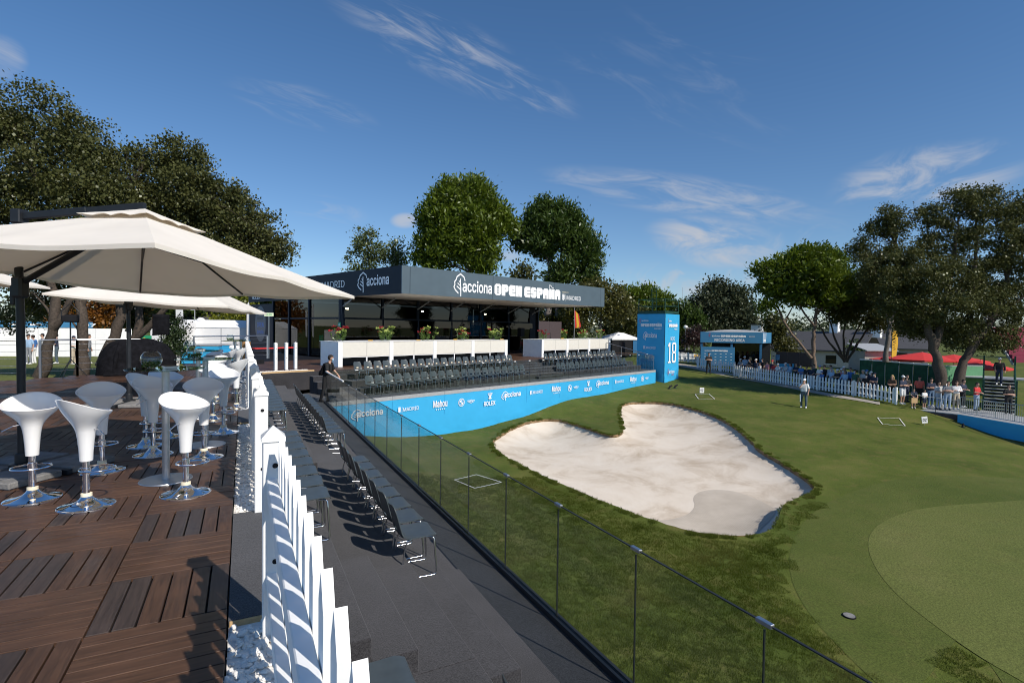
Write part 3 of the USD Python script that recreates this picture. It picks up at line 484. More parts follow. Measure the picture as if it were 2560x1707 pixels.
wd = thing('pavilion_deck', 'brown boarded floor in front of and under the pavilion', 'deck', kind='structure')
obj('slab', prism(pd, V(0, 0, -0.80), XV, YV, 0.215), 'black', wd)
mb = MB()
for k in range(58):
    t0 = 3.43 + k * 0.132
    for s0 in np.arange(-2.2 + (k % 3) * 0.5, 29.4, 2.4): mb.box(P(s0 + 1.19, t0 + 0.06, -0.5655), (2.39, 0.125, 0.03), U, N)
obj('boards', mb, 'deck_across', wd, kind='stuff')
# ------------------------------------------------------------------ picket fence
PX = 0.172
def picket(y, z0=-0.03, top=1.0, x=PX, w=0.082, th=0.026):
    h = w / 2; pr = [(-h, z0), (h, z0), (h, top - 0.085), (0, top), (-h, top - 0.085)]
    return prism(sg.Polygon(pr), V(x - th / 2, y, 0), YV, ZV, th)
def post(mb, x, y, z0, z1, w=0.10, holes=None):
    mb.box((x, y, (z0 + z1) / 2), (w, w, z1 - z0), bev=0.004)
    c = w * 0.56; cap = np.array([[sx * c, sy * c, z] for z in (z1, z1 + 0.02) for sx in (-1, 1) for sy in (-1, 1)] + [[0, 0, z1 + 0.075]]) + [x, y, 0]
    mb.add(m3.Manifold.hull_points(cap))
fence_labels = ['nearest stretch of white picket fence ending at the post in the foreground', 'middle stretch of white picket fence between the two carpeted gaps', 'farthest stretch of white picket fence running up to the pavilion']
for (y0, y1), lb, posts in zip(((0.05, 2.93), (4.87, 9.36), (11.08, 24.6)), fence_labels, ((2.95,), (4.87, 6.37, 7.86, 9.36), np.linspace(11.08, 24.6, 10))):
    t = thing('picket_fence', lb, 'fence', group=None)
    ys = np.arange(posts[0] - 0.155, y0, -0.192) if len(posts) == 1 else np.concatenate([np.linspace(a, b, int(round((b - a) / 0.188)) + 1)[1:-1] for a, b in zip(posts[:-1], posts[1:])])
    for y in ys: obj('picket', picket(y, top=1.0 + 0.004 * math.sin(9 * y)), 'white_paint', t)
    for zr in (0.26, 0.74):
        obj('rail', MB().box((0.132, (y0 + posts[-1]) / 2, zr), (0.048, posts[-1] - y0 - 0.09, 0.085), bev=0.004), 'white_paint', t)
    for k, y in enumerate(posts):
        mb = MB(); post(mb, 0.140, y, -0.04, 0.965); pp = obj('post', mb, 'white_paint', t)
        hole = MB()
        for zh in (0.845, 0.36): hole.lathe([(0.0, 0.004), (0.013, 0.003), (0.013, -0.004)], 10)
        hb = MB()
        for zh in (0.845, 0.36):
            v, f = lathe([(0.0, 0.0), (0.0135, 0.0)], 12); hb.add(np.stack([v[:, 0] + 0.135 + 0.012, np.full(len(v), y - 0.0525), v[:, 1] + zh], 1), f)
        if k < 4: obj('bolt_hole', hb, 'black', pp)
# three lone posts by the pavilion and the strip of pebbles they stand in
for i, ((px, py), lb) in enumerate(zip(((689, 925.5), (715.5, 924), (738.5, 922)), ('leftmost of three lone white posts at the edge of the pavilion floor', 'middle one of three lone white posts at the edge of the pavilion floor', 'rightmost of three lone white posts, nearest the grey planter end'))):
    q = on(px, py, -0.55); mb = MB(); post(mb, 0, 0, 0, 1.22, 0.125); t = thing('gate_post', lb, 'post', q, 0.35); obj('post', mb, 'white_paint', t)
    hb = MB()
    for zh in (1.0, 0.55): v, f = lathe([(0.0, 0.0), (0.02, 0.0)], 10); hb.add(np.stack([v[:, 0], np.full(len(v), -0.066), v[:, 1] + zh], 1), f)
    obj('bolt_hole', hb, 'black', t)
q0, q1 = P(-1.2, 3.62, 0), P(1.05, 3.62, 0)
t = thing('pebble_tray', 'timber edged strip of pebbles round the three lone white posts', 'pebbles', kind=None)
obj('timber_edge', MB().bar(P(-1.25, 3.44, -0.535), P(1.1, 3.44, -0.535), 0.04, 0.07), 'timber', t)
n = 700; s_, t_ = RN.uniform(-1.2, 1.05, n), RN.uniform(3.5, 4.2, n); scatter('pebbles', pebs, 'stone', np.array([P(a, b, -0.535) for a, b in zip(s_, t_)]), RN.uniform(0, 6.28, n), RN.uniform(0.02, 0.035, n), parent=t)

# ------------------------------------------------------------------ glass balustrades
gl = thing('glass_balustrade', 'long glass balustrade with grey clips between carpeted terrace and lawn', 'balustrade')
GX, GT, GB = 2.98, -0.315, -1.50; joints = [1.007 + 1.245 * k for k in range(-2, 18)] + [22.42]
joints = [y for y in joints if y < 22.0] + [22.42]
for a, b in zip(joints[:-1], joints[1:]):
    obj('glass_pane', MB().box((GX, (a + b) / 2, (GT + GB) / 2), (0.012, b - a - 0.010, GT - GB)), 'pane_clear', gl)
for y in joints[1:-1]:
    obj('joint', MB().box((GX, y, (GT + GB) / 2 - 0.02), (0.014, 0.008, GT - GB - 0.04)), 'dark_metal', gl)
    obj('clip', MB().box((GX, y, GT + 0.004), (0.036, 0.115, 0.03), bev=0.003), 'brushed_steel', gl)
obj('base_channel', MB().box((GX - 0.03, 10, -1.535), (0.03, 25.0, 0.075)).box((GX + 0.03, 10, -1.535), (0.03, 25.0, 0.075)).box((GX, 10, -1.565), (0.03, 25.0, 0.02)), 'dark_metal', gl)
obj('top_edge', MB().box((GX, 8.5, GT + 0.004), (0.016, 22, 0.008)), 'dark_metal', gl)
obj('handrail', MB().bar((GX, 18.2, GT + 0.03), (GX, 22.3, GT + 0.03), 0.045, 0.035), 'white_paint', gl)
gl2 = thing('glass_balustrade', 'glass balustrade along the pavilion seating above the light blue banner', 'balustrade')
ss = np.linspace(0.05, 27.1, 23)
for a, b in zip(ss[:-1], ss[1:]): obj('glass_pane', MB().box(P((a + b) / 2, 0.03, (GT + GB) / 2), (b - a - 0.012, 0.012, GT - GB), U, N), 'pane_clear', gl2)
for s in ss[1:-1]:
    obj('joint', MB().box(P(s, 0.03, (GT + GB) / 2 - 0.02), (0.009, 0.014, GT - GB - 0.05), U, N), 'dark_metal', gl2)
    obj('clip', MB().box(P(s, 0.03, GT + 0.006), (0.13, 0.04, 0.035), U, N), 'white_paint', gl2)
for k in range(9): obj('ledge_panel', MB().box(P(1.5 + 3.01 * k, -0.02, -1.645), (3.0, 0.12, 0.17), U, N, 0.004), 'grey_trim', gl2)

# ------------------------------------------------------------------ seating: moulded chairs on tube frames
def shell():
    prof = np.array([(0.225, 0.425), (0.215, 0.448), (0.17, 0.455), (0.08, 0.445), (-0.03, 0.436), (-0.12, 0.438), (-0.175, 0.46), (-0.205, 0.51), (-0.222, 0.58), (-0.238, 0.66), (-0.256, 0.73), (-0.272, 0.79), (-0.280, 0.815), (-0.289, 0.820)])
    d = np.concatenate([[0], np.cumsum(np.linalg.norm(np.diff(prof, axis=0), axis=1))]); uu = np.linspace(0, d[-1], 30)
    cx, cz = np.interp(uu, d, prof[:, 0]), np.interp(uu, d, prof[:, 1]); ty = np.gradient(np.stack([cx, cz], 1), axis=0); ty /= np.linalg.norm(ty, axis=1, keepdims=True); nx, nz = -ty[:, 1], ty[:, 0]
    vv = np.linspace(-1, 1, 15); n, m = 30, 15
    half = np.interp(uu / d[-1], [0, 0.04, 0.1, 0.42, 0.55, 0.9, 0.96, 1.0], [0.165, 0.20, 0.215, 0.222, 0.212, 0.195, 0.172, 0.135])
    lift = np.interp(uu / d[-1], [0, 0.15, 0.45, 0.6, 1.0], [0.004, 0.012, 0.020, 0.030, 0.018])
    def sheet(off):
        k = vv[None, :] ** 2 * lift[:, None] - off
        # the dish rises towards the edges: upward on the seat, forward on the back
        return np.stack([cx[:, None] - nx[:, None] * k, np.broadcast_to(vv, (n, m)) * half[:, None], cz[:, None] - nz[:, None] * k], -1).reshape(-1, 3)
    top, bot = sheet(0.0), sheet(0.009); i, j = np.meshgrid(np.arange(n - 1), np.arange(m - 1), indexing='ij')
    mid = (uu[:-1] + uu[1:]) / 2 / d[-1]; hole = ((mid > 0.595) & (mid < 0.66))[:, None] & (np.abs((vv[:-1] + vv[1:]) / 2) < 0.36)[None, :]
    q = np.stack([i * m + j, i * m + j + 1, (i + 1) * m + j + 1, (i + 1) * m + j], -1)[~hole]
    faces = [q, q[:, ::-1] + n * m]; K = n * m
    def rim(a, b): faces.append(np.stack([a[:-1], b[:-1], b[1:], a[1:]], 1))
    for idx in (np.arange(m), (n - 1) * m + np.arange(m), np.arange(n) * m, np.arange(n) * m + m - 1): rim(idx, idx + K)
    return np.vstack([top, bot]), np.vstack(faces)
def frame(y):
    mb = MB()
    if 1:
        mb.tube([(0.10, y * .9, 0.425), (0.165, y, 0.425), (0.185, y * 1.04, 0.405), (0.192, y * 1.1, 0.30), (0.205, y * 1.2, 0.05), (0.20, y * 1.2, 0.018), (0.175, y * 1.2, 0.009), (-0.16, y * 1.2, 0.009), (-0.185, y * 1.2, 0.018), (-0.185, y * 1.18, 0.05), (-0.15, y * 1.06, 0.30), (-0.12, y, 0.41), (-0.06, y * .9, 0.425)], 0.0095, 7)
    return mb
SHELL, FRAMES = shell(), (frame(-0.175), frame(0.175))
def make_chair(label, loc, rz, group, scale=None, sticker=False):
    t = thing('stadium_chair', label, 'chair', loc, rz, group, scale=scale)
    obj('seat_shell', SHELL, 'chair_shell', t, smooth=35); 
    for f_ in FRAMES: obj('side_frame', f_, 'tube_steel', t, smooth=60)
    if sticker: obj('paper_sticker', MB().box((-0.214, 0.0, 0.555), (0.006, 0.10, 0.05), V(math.cos(.13), 0, math.sin(.13))), 'cream_ring', t)
    return t
chair0 = None
def chairs(points, label, group, rz, jit=0.03, scale=None, src=None):
    first = src
    for k, q in enumerate(points):
        a = rz + RN.normal(0, jit); lb = label(k)
        if first is None: first = make_chair(lb, q, a, group, scale, sticker=('upper' in group and 'pavilion' in group))
        else: copy(first, lb, q, a, group, scale=scale)
    return first
c0 = chairs([(0.615, 6.00 + 0.497 * k, ZA) for k in range(8)], lambda k: f'grey chair, {ORD[k]} from near end of the short row beside the picket fence', 'chairs of the upper tier by the picket fence', 0)
chairs([(0.635, 12.38 + 0.505 * k, ZA) for k in range(14)], lambda k: f'grey chair, {ORD[k]} from near end of the long row beside the picket fence', 'chairs of the upper tier by the picket fence', 0, src=c0)
chairs([(1.735, 5.83 + 0.51 * k, ZC) for k in range(8)], lambda k: f'grey chair, {ORD[k]} from near end of the short row by the glass', 'chairs of the lower tier by the glass', 0, src=c0)
chairs([(1.79, 12.13 + 0.51 * k, ZC) for k in range(14)], lambda k: f'grey chair, {ORD[k]} from near end of the long row by the glass', 'chairs of the lower tier by the glass', 0, src=c0)
copy(c0, 'grey plastic chair behind the nearest pickets, only its seat in view', (0.645, 2.88, ZA2), -0.02, 'chairs nearest the camera')
copy(c0, 'grey plastic chair cut by the bottom edge, only top of back in view', (1.70, 2.74, ZD2), 0.03, 'chairs nearest the camera')
rzp = math.atan2(-N[1], -N[0])
def row(s0, n, pitch, t0, dt, z): return [P(s0 + pitch * k, t0 + dt * k + RN.normal(0, .02), z) for k in range(n)]
c1 = chairs(row(2.62, 21, 0.547, 1.02, 0.022, ZD), lambda k: f'grey chair, {ORD[k]} from the left in the left block\'s lower pavilion row', 'chairs of the lower row, left block, before the pavilion', rzp, 0.05, scale=1.04)
chairs(row(17.1, 17, 0.547, 1.45, 0.018, ZD), lambda k: f'grey chair, {ORD[k]} from the left in the right block\'s lower row', 'chairs of the lower row, right block, before the pavilion', rzp, 0.05, scale=1.04, src=c1)
c2 = chairs(row(2.78, 21, 0.548, 2.25, 0.022, -1.0), lambda k: f'grey stickered chair, {ORD[k]} from the left in the left block\'s upper row', 'chairs of the upper row, left block, before the pavilion', rzp, 0.05, scale=1.04)
chairs(row(17.3, 17, 0.547, 2.66, 0.012, -1.0), lambda k: f'grey stickered chair, {ORD[k]} from the left in the right block\'s upper row', 'chairs of the upper row, right block, before the pavilion', rzp, 0.05, scale=1.04, src=c2)

# ------------------------------------------------------------------ bar stools
def stool_seat():
    n = 36; ph = np.arange(n) * 2 * PI / n; c, s = np.cos(ph), np.sin(ph)
    rimx, rimy = 0.185 * c - 0.01, 0.212 * s; rimz = 0.845 - 0.062 * c + 0.012 * np.cos(2 * ph)
    rings = []
    for r, z in ((0.046, 0.385), (0.047, 0.39), (0.050, 0.45), (0.055, 0.52), (0.061, 0.58), (0.070, 0.635)): rings.append(np.stack([r * c, r * s, np.full(n, z)], 1))
    a = np.stack([0.070 * c, 0.070 * s, np.full(n, 0.635)], 1); b = np.stack([0.088 * c, 0.092 * s, np.full(n, 0.715)], 1); d = np.stack([0.80 * rimx, 0.80 * rimy, 0.735 + 0.25 * (rimz - 0.78)], 1); e = np.stack([rimx, rimy, rimz], 1)
    for k in np.linspace(0, 1, 9)[1:]: rings.append((1 - k) ** 3 * a + 3 * k * (1 - k) ** 2 * b + 3 * k * k * (1 - k) * d + k ** 3 * e)
    rings.append(np.stack([rimx * .975, rimy * .975, rimz + 0.004], 1)); rings.append(np.stack([rimx * .945, rimy * .945, rimz - 0.002], 1))
    inn = np.stack([rimx * .93, rimy * .93, rimz - 0.006], 1); low = np.stack([0.10 * c + 0.02, 0.12 * s, np.full(n, 0.752)], 1); md = np.stack([rimx * .80, rimy * .80, 0.755 + 0.42 * (rimz - 0.78)], 1)
    for k in np.linspace(0, 1, 8): rings.append((1 - k) ** 2 * inn + 2 * k * (1 - k) * md + k * k * low)
    rings.append(np.stack([0.02 * c + 0.02, 0.02 * s, np.full(n, 0.749)], 1))
    v = np.vstack(rings); R = len(rings); i, j = np.meshgrid(np.arange(R - 1), np.arange(n), indexing='ij')
    q = np.stack([i * n + j, i * n + (j + 1) % n, (i + 1) * n + (j + 1) % n, (i + 1) * n + j], -1).reshape(-1, 4)
    return v, q
stool0 = None
def stool(label, loc, rz, dz=0.0):
    global stool0
    if stool0 is not None: return copy(stool0, label, loc, rz)
    t = stool0 = thing('bar_stool', label, 'bar stool', loc, rz, 'white bar stools on the timber deck')
    obj('seat', stool_seat(), 'white_plastic', t, smooth=50)
    obj('column', MB().lathe([(0.0, 0.40), (0.0255, 0.40), (0.0255, 0.06), (0.0, 0.06)], 18), 'chrome', t, smooth=40)
    obj('base', MB().lathe([(0.0, 0.088), (0.036, 0.088), (0.042, 0.080), (0.050, 0.066), (0.075, 0.044), (0.12, 0.026), (0.175, 0.016), (0.196, 0.012), (0.203, 0.006), (0.203, 0.0), (0.0, 0.0)], 40), 'chrome', t, smooth=35)
    obj('ring', MB().lathe([(0.0256, 0.112), (0.040, 0.110), (0.041, 0.086), (0.0256, 0.086)], 18), 'cream_ring', t, smooth=40)
    a = np.linspace(0, 2 * PI, 26); lp = [(0.085 + 0.125 * math.cos(k), 0.135 * math.sin(k) , 0.30) for k in a]
    fr_ = MB().tube(lp, 0.008, 7); fr_.lathe([(0.026, 0.325), (0.034, 0.325), (0.034, 0.275), (0.026, 0.275)], 16); obj('footrest', fr_, 'chrome', t, smooth=40)
    obj('lever', MB().tube([(0.02, -0.05, 0.665), (0.03, -0.12, 0.655), (0.035, -0.19, 0.615)], 0.0045, 6), 'tube_steel', t)
    return t
ST = [((-1.637, 6.009), -1.40, 'leftmost white bar stool in the foreground, its seat cut by the left edge'), ((-1.176, 5.601), 0.70, 'white bar stool in the front, second from left, scoop seen side-on'), ((-1.31, 6.862), -1.35, 'white bar stool behind the two front left ones, next to the umbrella pole'),
      ((-0.46, 5.634), -0.80, 'sunlit white bar stool in front of the nearest glass table'), ((-0.939, 7.475), -1.0, 'shaded white bar stool just left of the nearest table post'), ((-1.09, 8.05), -0.5, 'white bar stool half hidden behind the nearest table, farther left one'),
      ((-0.397, 7.077), -1.4, 'shaded white bar stool right behind the sunlit front one'), ((-0.922, 8.583), -0.9, 'white bar stool farthest back under the nearest glass table'), ((-0.24, 8.609), -1.45, 'bright white bar stool beside the second table, right side'),
      ((-0.42, 9.75), -1.6, 'white bar stool behind the bright one by the second table'), ((-0.10, 10.95), 2.5, 'white bar stool with its scoop turned left near the second carpet mat'), ((-0.46, 12.1), -2.2, 'white bar stool tilted open to the left, beyond the second table'),
      ((-0.09, 16.0), 2.6, 'white bar stool by the wooden pole, nearer one of the far pair'), ((-0.62, 15.0), -2.5, 'white bar stool at the far table, left side'), ((-0.32, 15.6), 3.0, 'white bar stool in the middle of the far group'), ((0.0 - 0.15, 17.9), -1.0, 'farthest white bar stool, just before the steel railing')]
for (x, y), rz, lb in ST: stool(lb, (x, y, 0), rz)

# ------------------------------------------------------------------ high tables with bowls
table0 = None
def high_table(label, loc):
    global table0
    if table0 is not None: return copy(table0, label, loc)
    t = table0 = thing('high_table', label, 'table', loc, 0, 'round glass high tables on the deck')
    obj('table_top', MB().lathe([(0.0, 1.108), (0.338, 1.108), (0.342, 1.104), (0.338, 1.098), (0.0, 1.098)], 48), 'glass_top', t, smooth=40)
    obj('post', MB().lathe([(0.0, 1.092), (0.06, 1.092), (0.06, 1.086), (0.034, 1.084), (0.034, 0.012), (0.0, 0.012)], 24), 'brushed_steel', t, smooth=40)
    obj('base', MB().lathe([(0.0, 0.014), (0.225, 0.012), (0.23, 0.006), (0.23, 0.0), (0.0, 0.0)], 40), 'brushed_steel', t, smooth=40)
    return t
bowl0 = tray0 = None
def bowl(label, loc):
    global bowl0
    if bowl0 is not None: return copy(bowl0, label, loc)
    t = bowl0 = thing('fish_bowl', label, 'bowl', loc, 0, 'glass bowls of greenery on the high tables')
    a = np.linspace(-1.25, 0.98, 14); o = [(0.093 * math.cos(k), 0.088 + 0.093 * math.sin(k)) for k in a]; i_ = [(0.0895 * math.cos(k), 0.088 + 0.0895 * math.sin(k)) for k in a[::-1]]
    obj('glass', lathe([(0, 0.0)] + o + i_ + [(0, 0.004)], 28), 'bowl_glass', t, smooth=50)
    r = np.random.RandomState(4); mb = MB()
    for k in range(160):
        an, rr = r.uniform(0, 6.28), 0.075 * math.sqrt(r.rand()); c = V(rr * math.cos(an), rr * math.sin(an), 0.014 + r.uniform(0, 0.05)); d = r.normal(0, 1, (2, 3)); d /= np.linalg.norm(d, axis=1, keepdims=True); mb.add(np.array([c + d[0] * .016, c + d[1] * .012, c - d[0] * .016, c - d[1] * .012]), np.array([[0, 1, 2], [0, 2, 3]]))
    obj('leaves', mb, 'leaf_fresh', t); return t
def tray(label, loc):
    global tray0
    if tray0 is not None: return copy(tray0, label, loc)
    t = tray0 = thing('ashtray', label, 'ashtray', loc, 0, 'ashtrays on the high tables')
    obj('dish', lathe([(0, 0.012), (0.055, 0.012), (0.07, 0.022), (0.075, 0.022), (0.06, 0.0), (0, 0.0)], 24), 'white_plastic', t, smooth=40)
    obj('lid', lathe([(0, 0.036), (0.05, 0.034), (0.056, 0.024), (0.0, 0.024)], 20), 'black', t, smooth=40); return t
TB = [((-0.676, 6.222), 'nearest round glass high table, beside the sunlit bar stool'), ((-0.421, 7.823), 'second round glass high table, just behind the nearest'), ((-0.655, 10.19), 'third round glass high table, its post left of the second one\'s'), ((-0.174, 16.2), 'far round glass high table among the distant stools'), ((-0.04, 17.4), 'farthest round glass high table, close to the steel railing')]
for k, ((x, y), lb) in enumerate(TB):
    high_table(lb, (x, y, 0))
    if k < 4: bowl(('round glass bowl of greenery on the nearest high table', 'round glass bowl of greenery on the second high table', 'round glass bowl of greenery on the third high table', 'round glass bowl of greenery on the far high table')[k], (x - 0.12, y + 0.02, 1.11))
    if k < 3: tray(('white ashtray with black lid on the nearest high table', 'white ashtray with black lid on the second high table', 'white ashtray with black lid on the third high table')[k], (x + 0.04, y - 0.02, 1.11))

# ------------------------------------------------------------------ cantilever umbrellas
def umbrella(label, cx, cy, rot, z0, tx, ty, h, s, mast, print_text=None):
    t = thing('cantilever_umbrella', label, 'umbrella', (cx, cy, 0), rot)
    cr, sr = math.cos(rot), math.sin(rot); lx, ly = tx * cr + ty * sr, -tx * sr + ty * cr          # tilt in the umbrella's own axes
    H = s / 2
    def surf(x, y):
        d = np.maximum(np.abs(x), np.abs(y)) / H; an = np.arctan2(y, x)
        sag = 0.028 * s / 3 * np.sin(np.clip(d, 0, 1) * PI * .5) * np.abs(np.sin(4 * an)) ** 1.3 * d
        return z0 + lx * x + ly * y + h * (1 - d) - 0.012 * np.sin(PI * np.clip(d, 0, 1)) - sag
    n, m = 64, 14; an = np.arange(n) * 2 * PI / n; ring = np.stack([np.cos(an), np.sin(an)], 1); ring = ring / np.abs(ring).max(1, keepdims=True) * H
    ring[np.abs(np.abs(ring[:, 0]) - np.abs(ring[:, 1])) < 1e-6] *= 1.0
    def cloth(d0, d1, lift, wave=0.0, drop=0.0):
        ds = np.linspace(d0, d1, m); v = []
        for off in (0.0, -0.004):
            for k, d in enumerate(ds):
                x, y = ring[:, 0] * d, ring[:, 1] * d; z = surf(x, y) + lift + off + (wave * (k / (m - 1)) ** 2 * np.abs(np.sin(an * 6)) if wave else 0)
                v.append(np.stack([x, y, z], 1))
            if drop: v.append(np.stack([ring[:, 0] * d1 * 1.001, ring[:, 1] * d1 * 1.001, surf(ring[:, 0] * d1, ring[:, 1] * d1) + lift - drop + off * 0], 1))
        R = m + (1 if drop else 0); v = np.vstack(v); i, j = np.meshgrid(np.arange(R - 1), np.arange(n), indexing='ij')
        q = np.stack([i * n + j, i * n + (j + 1) % n, (i + 1) * n + (j + 1) % n, (i + 1) * n + j], -1).reshape(-1, 4)[:, ::-1]
        return v, np.vstack([q, q[:, ::-1] + R * n])
    obj('canopy', cloth(0.05, 1.0, 0.0, drop=0.035), 'canopy', t, smooth=28)
    obj('vent', cloth(0.0, 0.25, 0.032, wave=0.022), 'canopy', t, smooth=28)
    ends = [(H * a, H * b) for a, b in ((1, 0), (1, 1), (0, 1), (-1, 1), (-1, 0), (-1, -1), (0, -1), (1, -1))]
    hub = V(0, 0, z0 + h - 0.52 * h)
    for x, y in ends:
        pts = [V(x * d, y * d, float(surf(np.array(x * d), np.array(y * d))) - 0.022) for d in (0.06, 0.3, 0.5, 0.75, 0.985)]
        rb = obj('rib', MB().tube(pts, 0.011, 6), 'dark_metal', t)
        obj('strut', MB().tube([hub + V(x, y, 0) / np.hypot(x, y) * 0.05, pts[2] + V(0, 0, -0.012)], 0.010, 6), 'dark_metal', rb)
    obj('hub', MB().lathe([(0, 0.03), (0.06, 0.03), (0.075, 0.01), (0.06, -0.03), (0, -0.03)], 16, hub).tube([hub, V(0, 0, z0 + h + 0.02)], 0.022, 8), 'dark_metal', t)
    d = np.asarray(mast) - (cx, cy); mx, my = d[0] * cr + d[1] * sr, -d[0] * sr + d[1] * cr; u = V(mx, my, 0); Lm = np.linalg.norm(u); u = u / Lm
    obj('mast', MB().tube([(mx, my, 0.10), (mx, my, 1.6), (mx + u[0] * .03, my + u[1] * .03, 2.66)], 0.036, 14), 'dark_metal', t, smooth=40)
    obj('socket', MB().lathe([(0, 0.20), (0.05, 0.20), (0.058, 0.19), (0.058, 0.10), (0.105, 0.09), (0.105, 0.02), (0, 0.02)], 20, (mx, my, 0)), 'dark_metal', t, smooth=40)
    top = V(mx, my, 2.62); apex = V(0, 0, z0 + h + 0.06)
    obj('top_arm', MB().bar(top, top + (apex - top) * 0.55, 0.05, 0.07, bev=.006).bar(top + (apex - top) * 0.55, apex, 0.045, 0.06).box(top, (0.11, 0.11, 0.14), u, np.cross(ZV, u), 0.01), 'dark_metal', t)
    sl = V(mx, my, 1.90); obj('slider', MB().box(sl, (0.12, 0.11, 0.22), u, np.cross(ZV, u), 0.02).box(sl + u * 0.075 + V(0, 0, -0.08), (0.05, 0.05, 0.20), u, np.cross(ZV, u), 0.01), 'dark_metal', t)
    q = u * 0.30 * Lm; obj('support_arm', MB().tube([sl - u * 0.05 + V(0, 0, 0.06), V(q[0], q[1], float(surf(np.array(q[0]), np.array(q[1]))) - 0.05)], 0.030, 10), 'dark_metal', t, smooth=40)
    for a in range(4):
        e1 = V(math.cos(a * PI / 2), math.sin(a * PI / 2), 0); e2 = V(-e1[1], e1[0], 0); c = V(mx, my, 0.035) + e1 * 0.30 + e2 * 0.30
        obj('base_slab', MB().box(c, (0.50, 0.50, 0.065), e1, e2, 0.012), 'concrete', t)
    obj('base_cross', MB().box((mx, my, 0.03), (1.15, 0.055, 0.055)).box((mx, my, 0.0305), (0.055, 1.15, 0.05)), 'dark_metal', t)
    return t, surf
umbrella('nearest cream square umbrella on a dark side mast, upper left', -0.865, 6.40, 4.087 % (2 * PI), 2.035, -0.05, -0.036, 0.62, 3.0, (-2.03, 7.15))
umbrella('second cream square umbrella farther along the deck, behind the nearest', -1.304, 13.14, -1.829, 1.942, -0.06, -0.005, 0.74, 3.0, (-1.93, 12.33))
_r = at(125, 721, 9.8); _c = _r - V(1.83, 1.07, 0)
um3, sf3 = umbrella('cream umbrella with lettering at the left edge, mostly hidden', _c[0], _c[1], -1.829, 2.30, -0.06, -0.005, 0.55, 3.0, (_c[0] - 1.5, _c[1] - 0.6))
# ------------------------------------------------------------------ lettering and emblems, flat prints laid on surfaces
_txt = {}
def text_poly(s, h=1.0, bold=False):
    """outline of a word with capitals h tall as a shapely shape, from the origin along +x"""
    k = (s, bold)
    if k not in _txt:
        m = meshkit.text_mesh(s, 1.0, 0.01, bold=bold); v, f = np.asarray(m.vertices), np.asarray(m.faces); z = v[f][:, :, 2]; top = f[(z > 0.005).all(1)]
        _txt[k] = shapely.union_all([sg.Polygon(v[t][:, :2]).buffer(0.001) for t in top]).simplify(0.004)
    p = _txt[k]; b = p.bounds; return shapely.affinity.scale(shapely.affinity.translate(p, -b[0], 0), h, h, origin=(0, 0))
import shapely.affinity
aff = shapely.affinity
def fit(poly, x, y, w=None, h=None):
    """moves a shape so that its box starts at x, y and is w wide (h high, or in proportion)"""
    b = poly.bounds; sx = w / (b[2] - b[0]) if w else h / (b[3] - b[1]); sy = h / (b[3] - b[1]) if h else sx
    return aff.translate(aff.scale(aff.translate(poly, -b[0], -b[1]), sx, sy, origin=(0, 0)), x, y)
def line(pts, w): return sg.LineString(pts).buffer(w / 2, cap_style=2, join_style=1, quad_segs=3)
def uni(*a): return shapely.union_all(list(a))
LEAF = uni(line([(.97, .70), (.88, .86), (.58, .99), (.28, .86), (.20, .72), (.07, .62), (.10, .50), (.02, .40), (.14, .27), (.40, .13)], .065), line([(.60, .0), (.60, .35), (.56, .62), (.58, .78)], .075), line([(.58, .30), (.26, .44)], .055), line([(.57, .46), (.33, .58)], .05), line([(.56, .60), (.44, .69)], .045))
def leaf_word(): return uni(fit(LEAF, 0, -0.62, h=1.85), fit(text_poly('acciona', bold=True), 1.05, -0.02, h=1.02))
def block(ch):
    bx = sg.box; c = .22
    def cut(shape, *corners):
        for k in corners: x, y = {'a': (0, 0), 'b': (1, 0), 'c': (1, 1.25), 'd': (0, 1.25)}[k]; shape = shape.difference(sg.Polygon([(x, y), (x + (c if x == 0 else -c), y), (x, y + (c if y == 0 else -c))]).buffer(.001))
        return shape
    b = bx(0, 0, 1, 1.25)
    if ch == 'O': return cut(b, *'abcd').difference(uni(bx(.44, .22, .56, .98), bx(.38, .82, .62, .98), bx(.38, .22, .62, .32), sg.Point(.5, .52).buffer(.09)))
    if ch == 'P': return cut(b, 'c').difference(uni(sg.Polygon([(.52, 0), (1.01, 0), (1.01, .62), (.8, .42), (.52, .42)]), bx(.44, .74, .56, .86)))
    if ch == 'C': return cut(b, *'ad').difference(uni(bx(.5, .40, 1.01, .47), bx(.46, .74, .8, .80)))
    if ch == 'E': return cut(b, *'ad').difference(uni(bx(.46, .40, 1.01, .47), bx(.46, .76, 1.01, .83)))
    if ch == 'N': return b.difference(uni(sg.Polygon([(.42, 1.26), (.52, 1.26), (.52, .95)]), sg.Polygon([(.48, 0), (.58, 0), (.48, .35)])))
    if ch == 'S': return cut(b, *'abcd').difference(uni(bx(.52, .78, 1.01, .85), bx(-.01, .38, .48, .45)))
    if ch == 'A': return cut(b, 'c', 'd').difference(bx(.42, 0, .58, .42))
def open_espana():
    out, x = [], 0
    for w_ in ('OPCN', 'ESPANA'):
        for k, ch in enumerate(w_):
            out.append(aff.translate(block(ch), x, 0))
            if w_ == 'ESPANA' and ch == 'N': out.append(aff.translate(line([(.02, 1.30), (.06, 1.72), (.32, 1.66), (.55, 1.42), (.85, 1.36)], .07), x, 0))
            x += 1.07
        x += .28
    return uni(*out)
def star(r=.5): a = [PI / 2 + k * PI / 5 for k in range(10)]; return sg.Polygon([((r if k % 2 == 0 else r * .4) * math.cos(t), (r if k % 2 == 0 else r * .4) * math.sin(t)) for k, t in enumerate(a)])
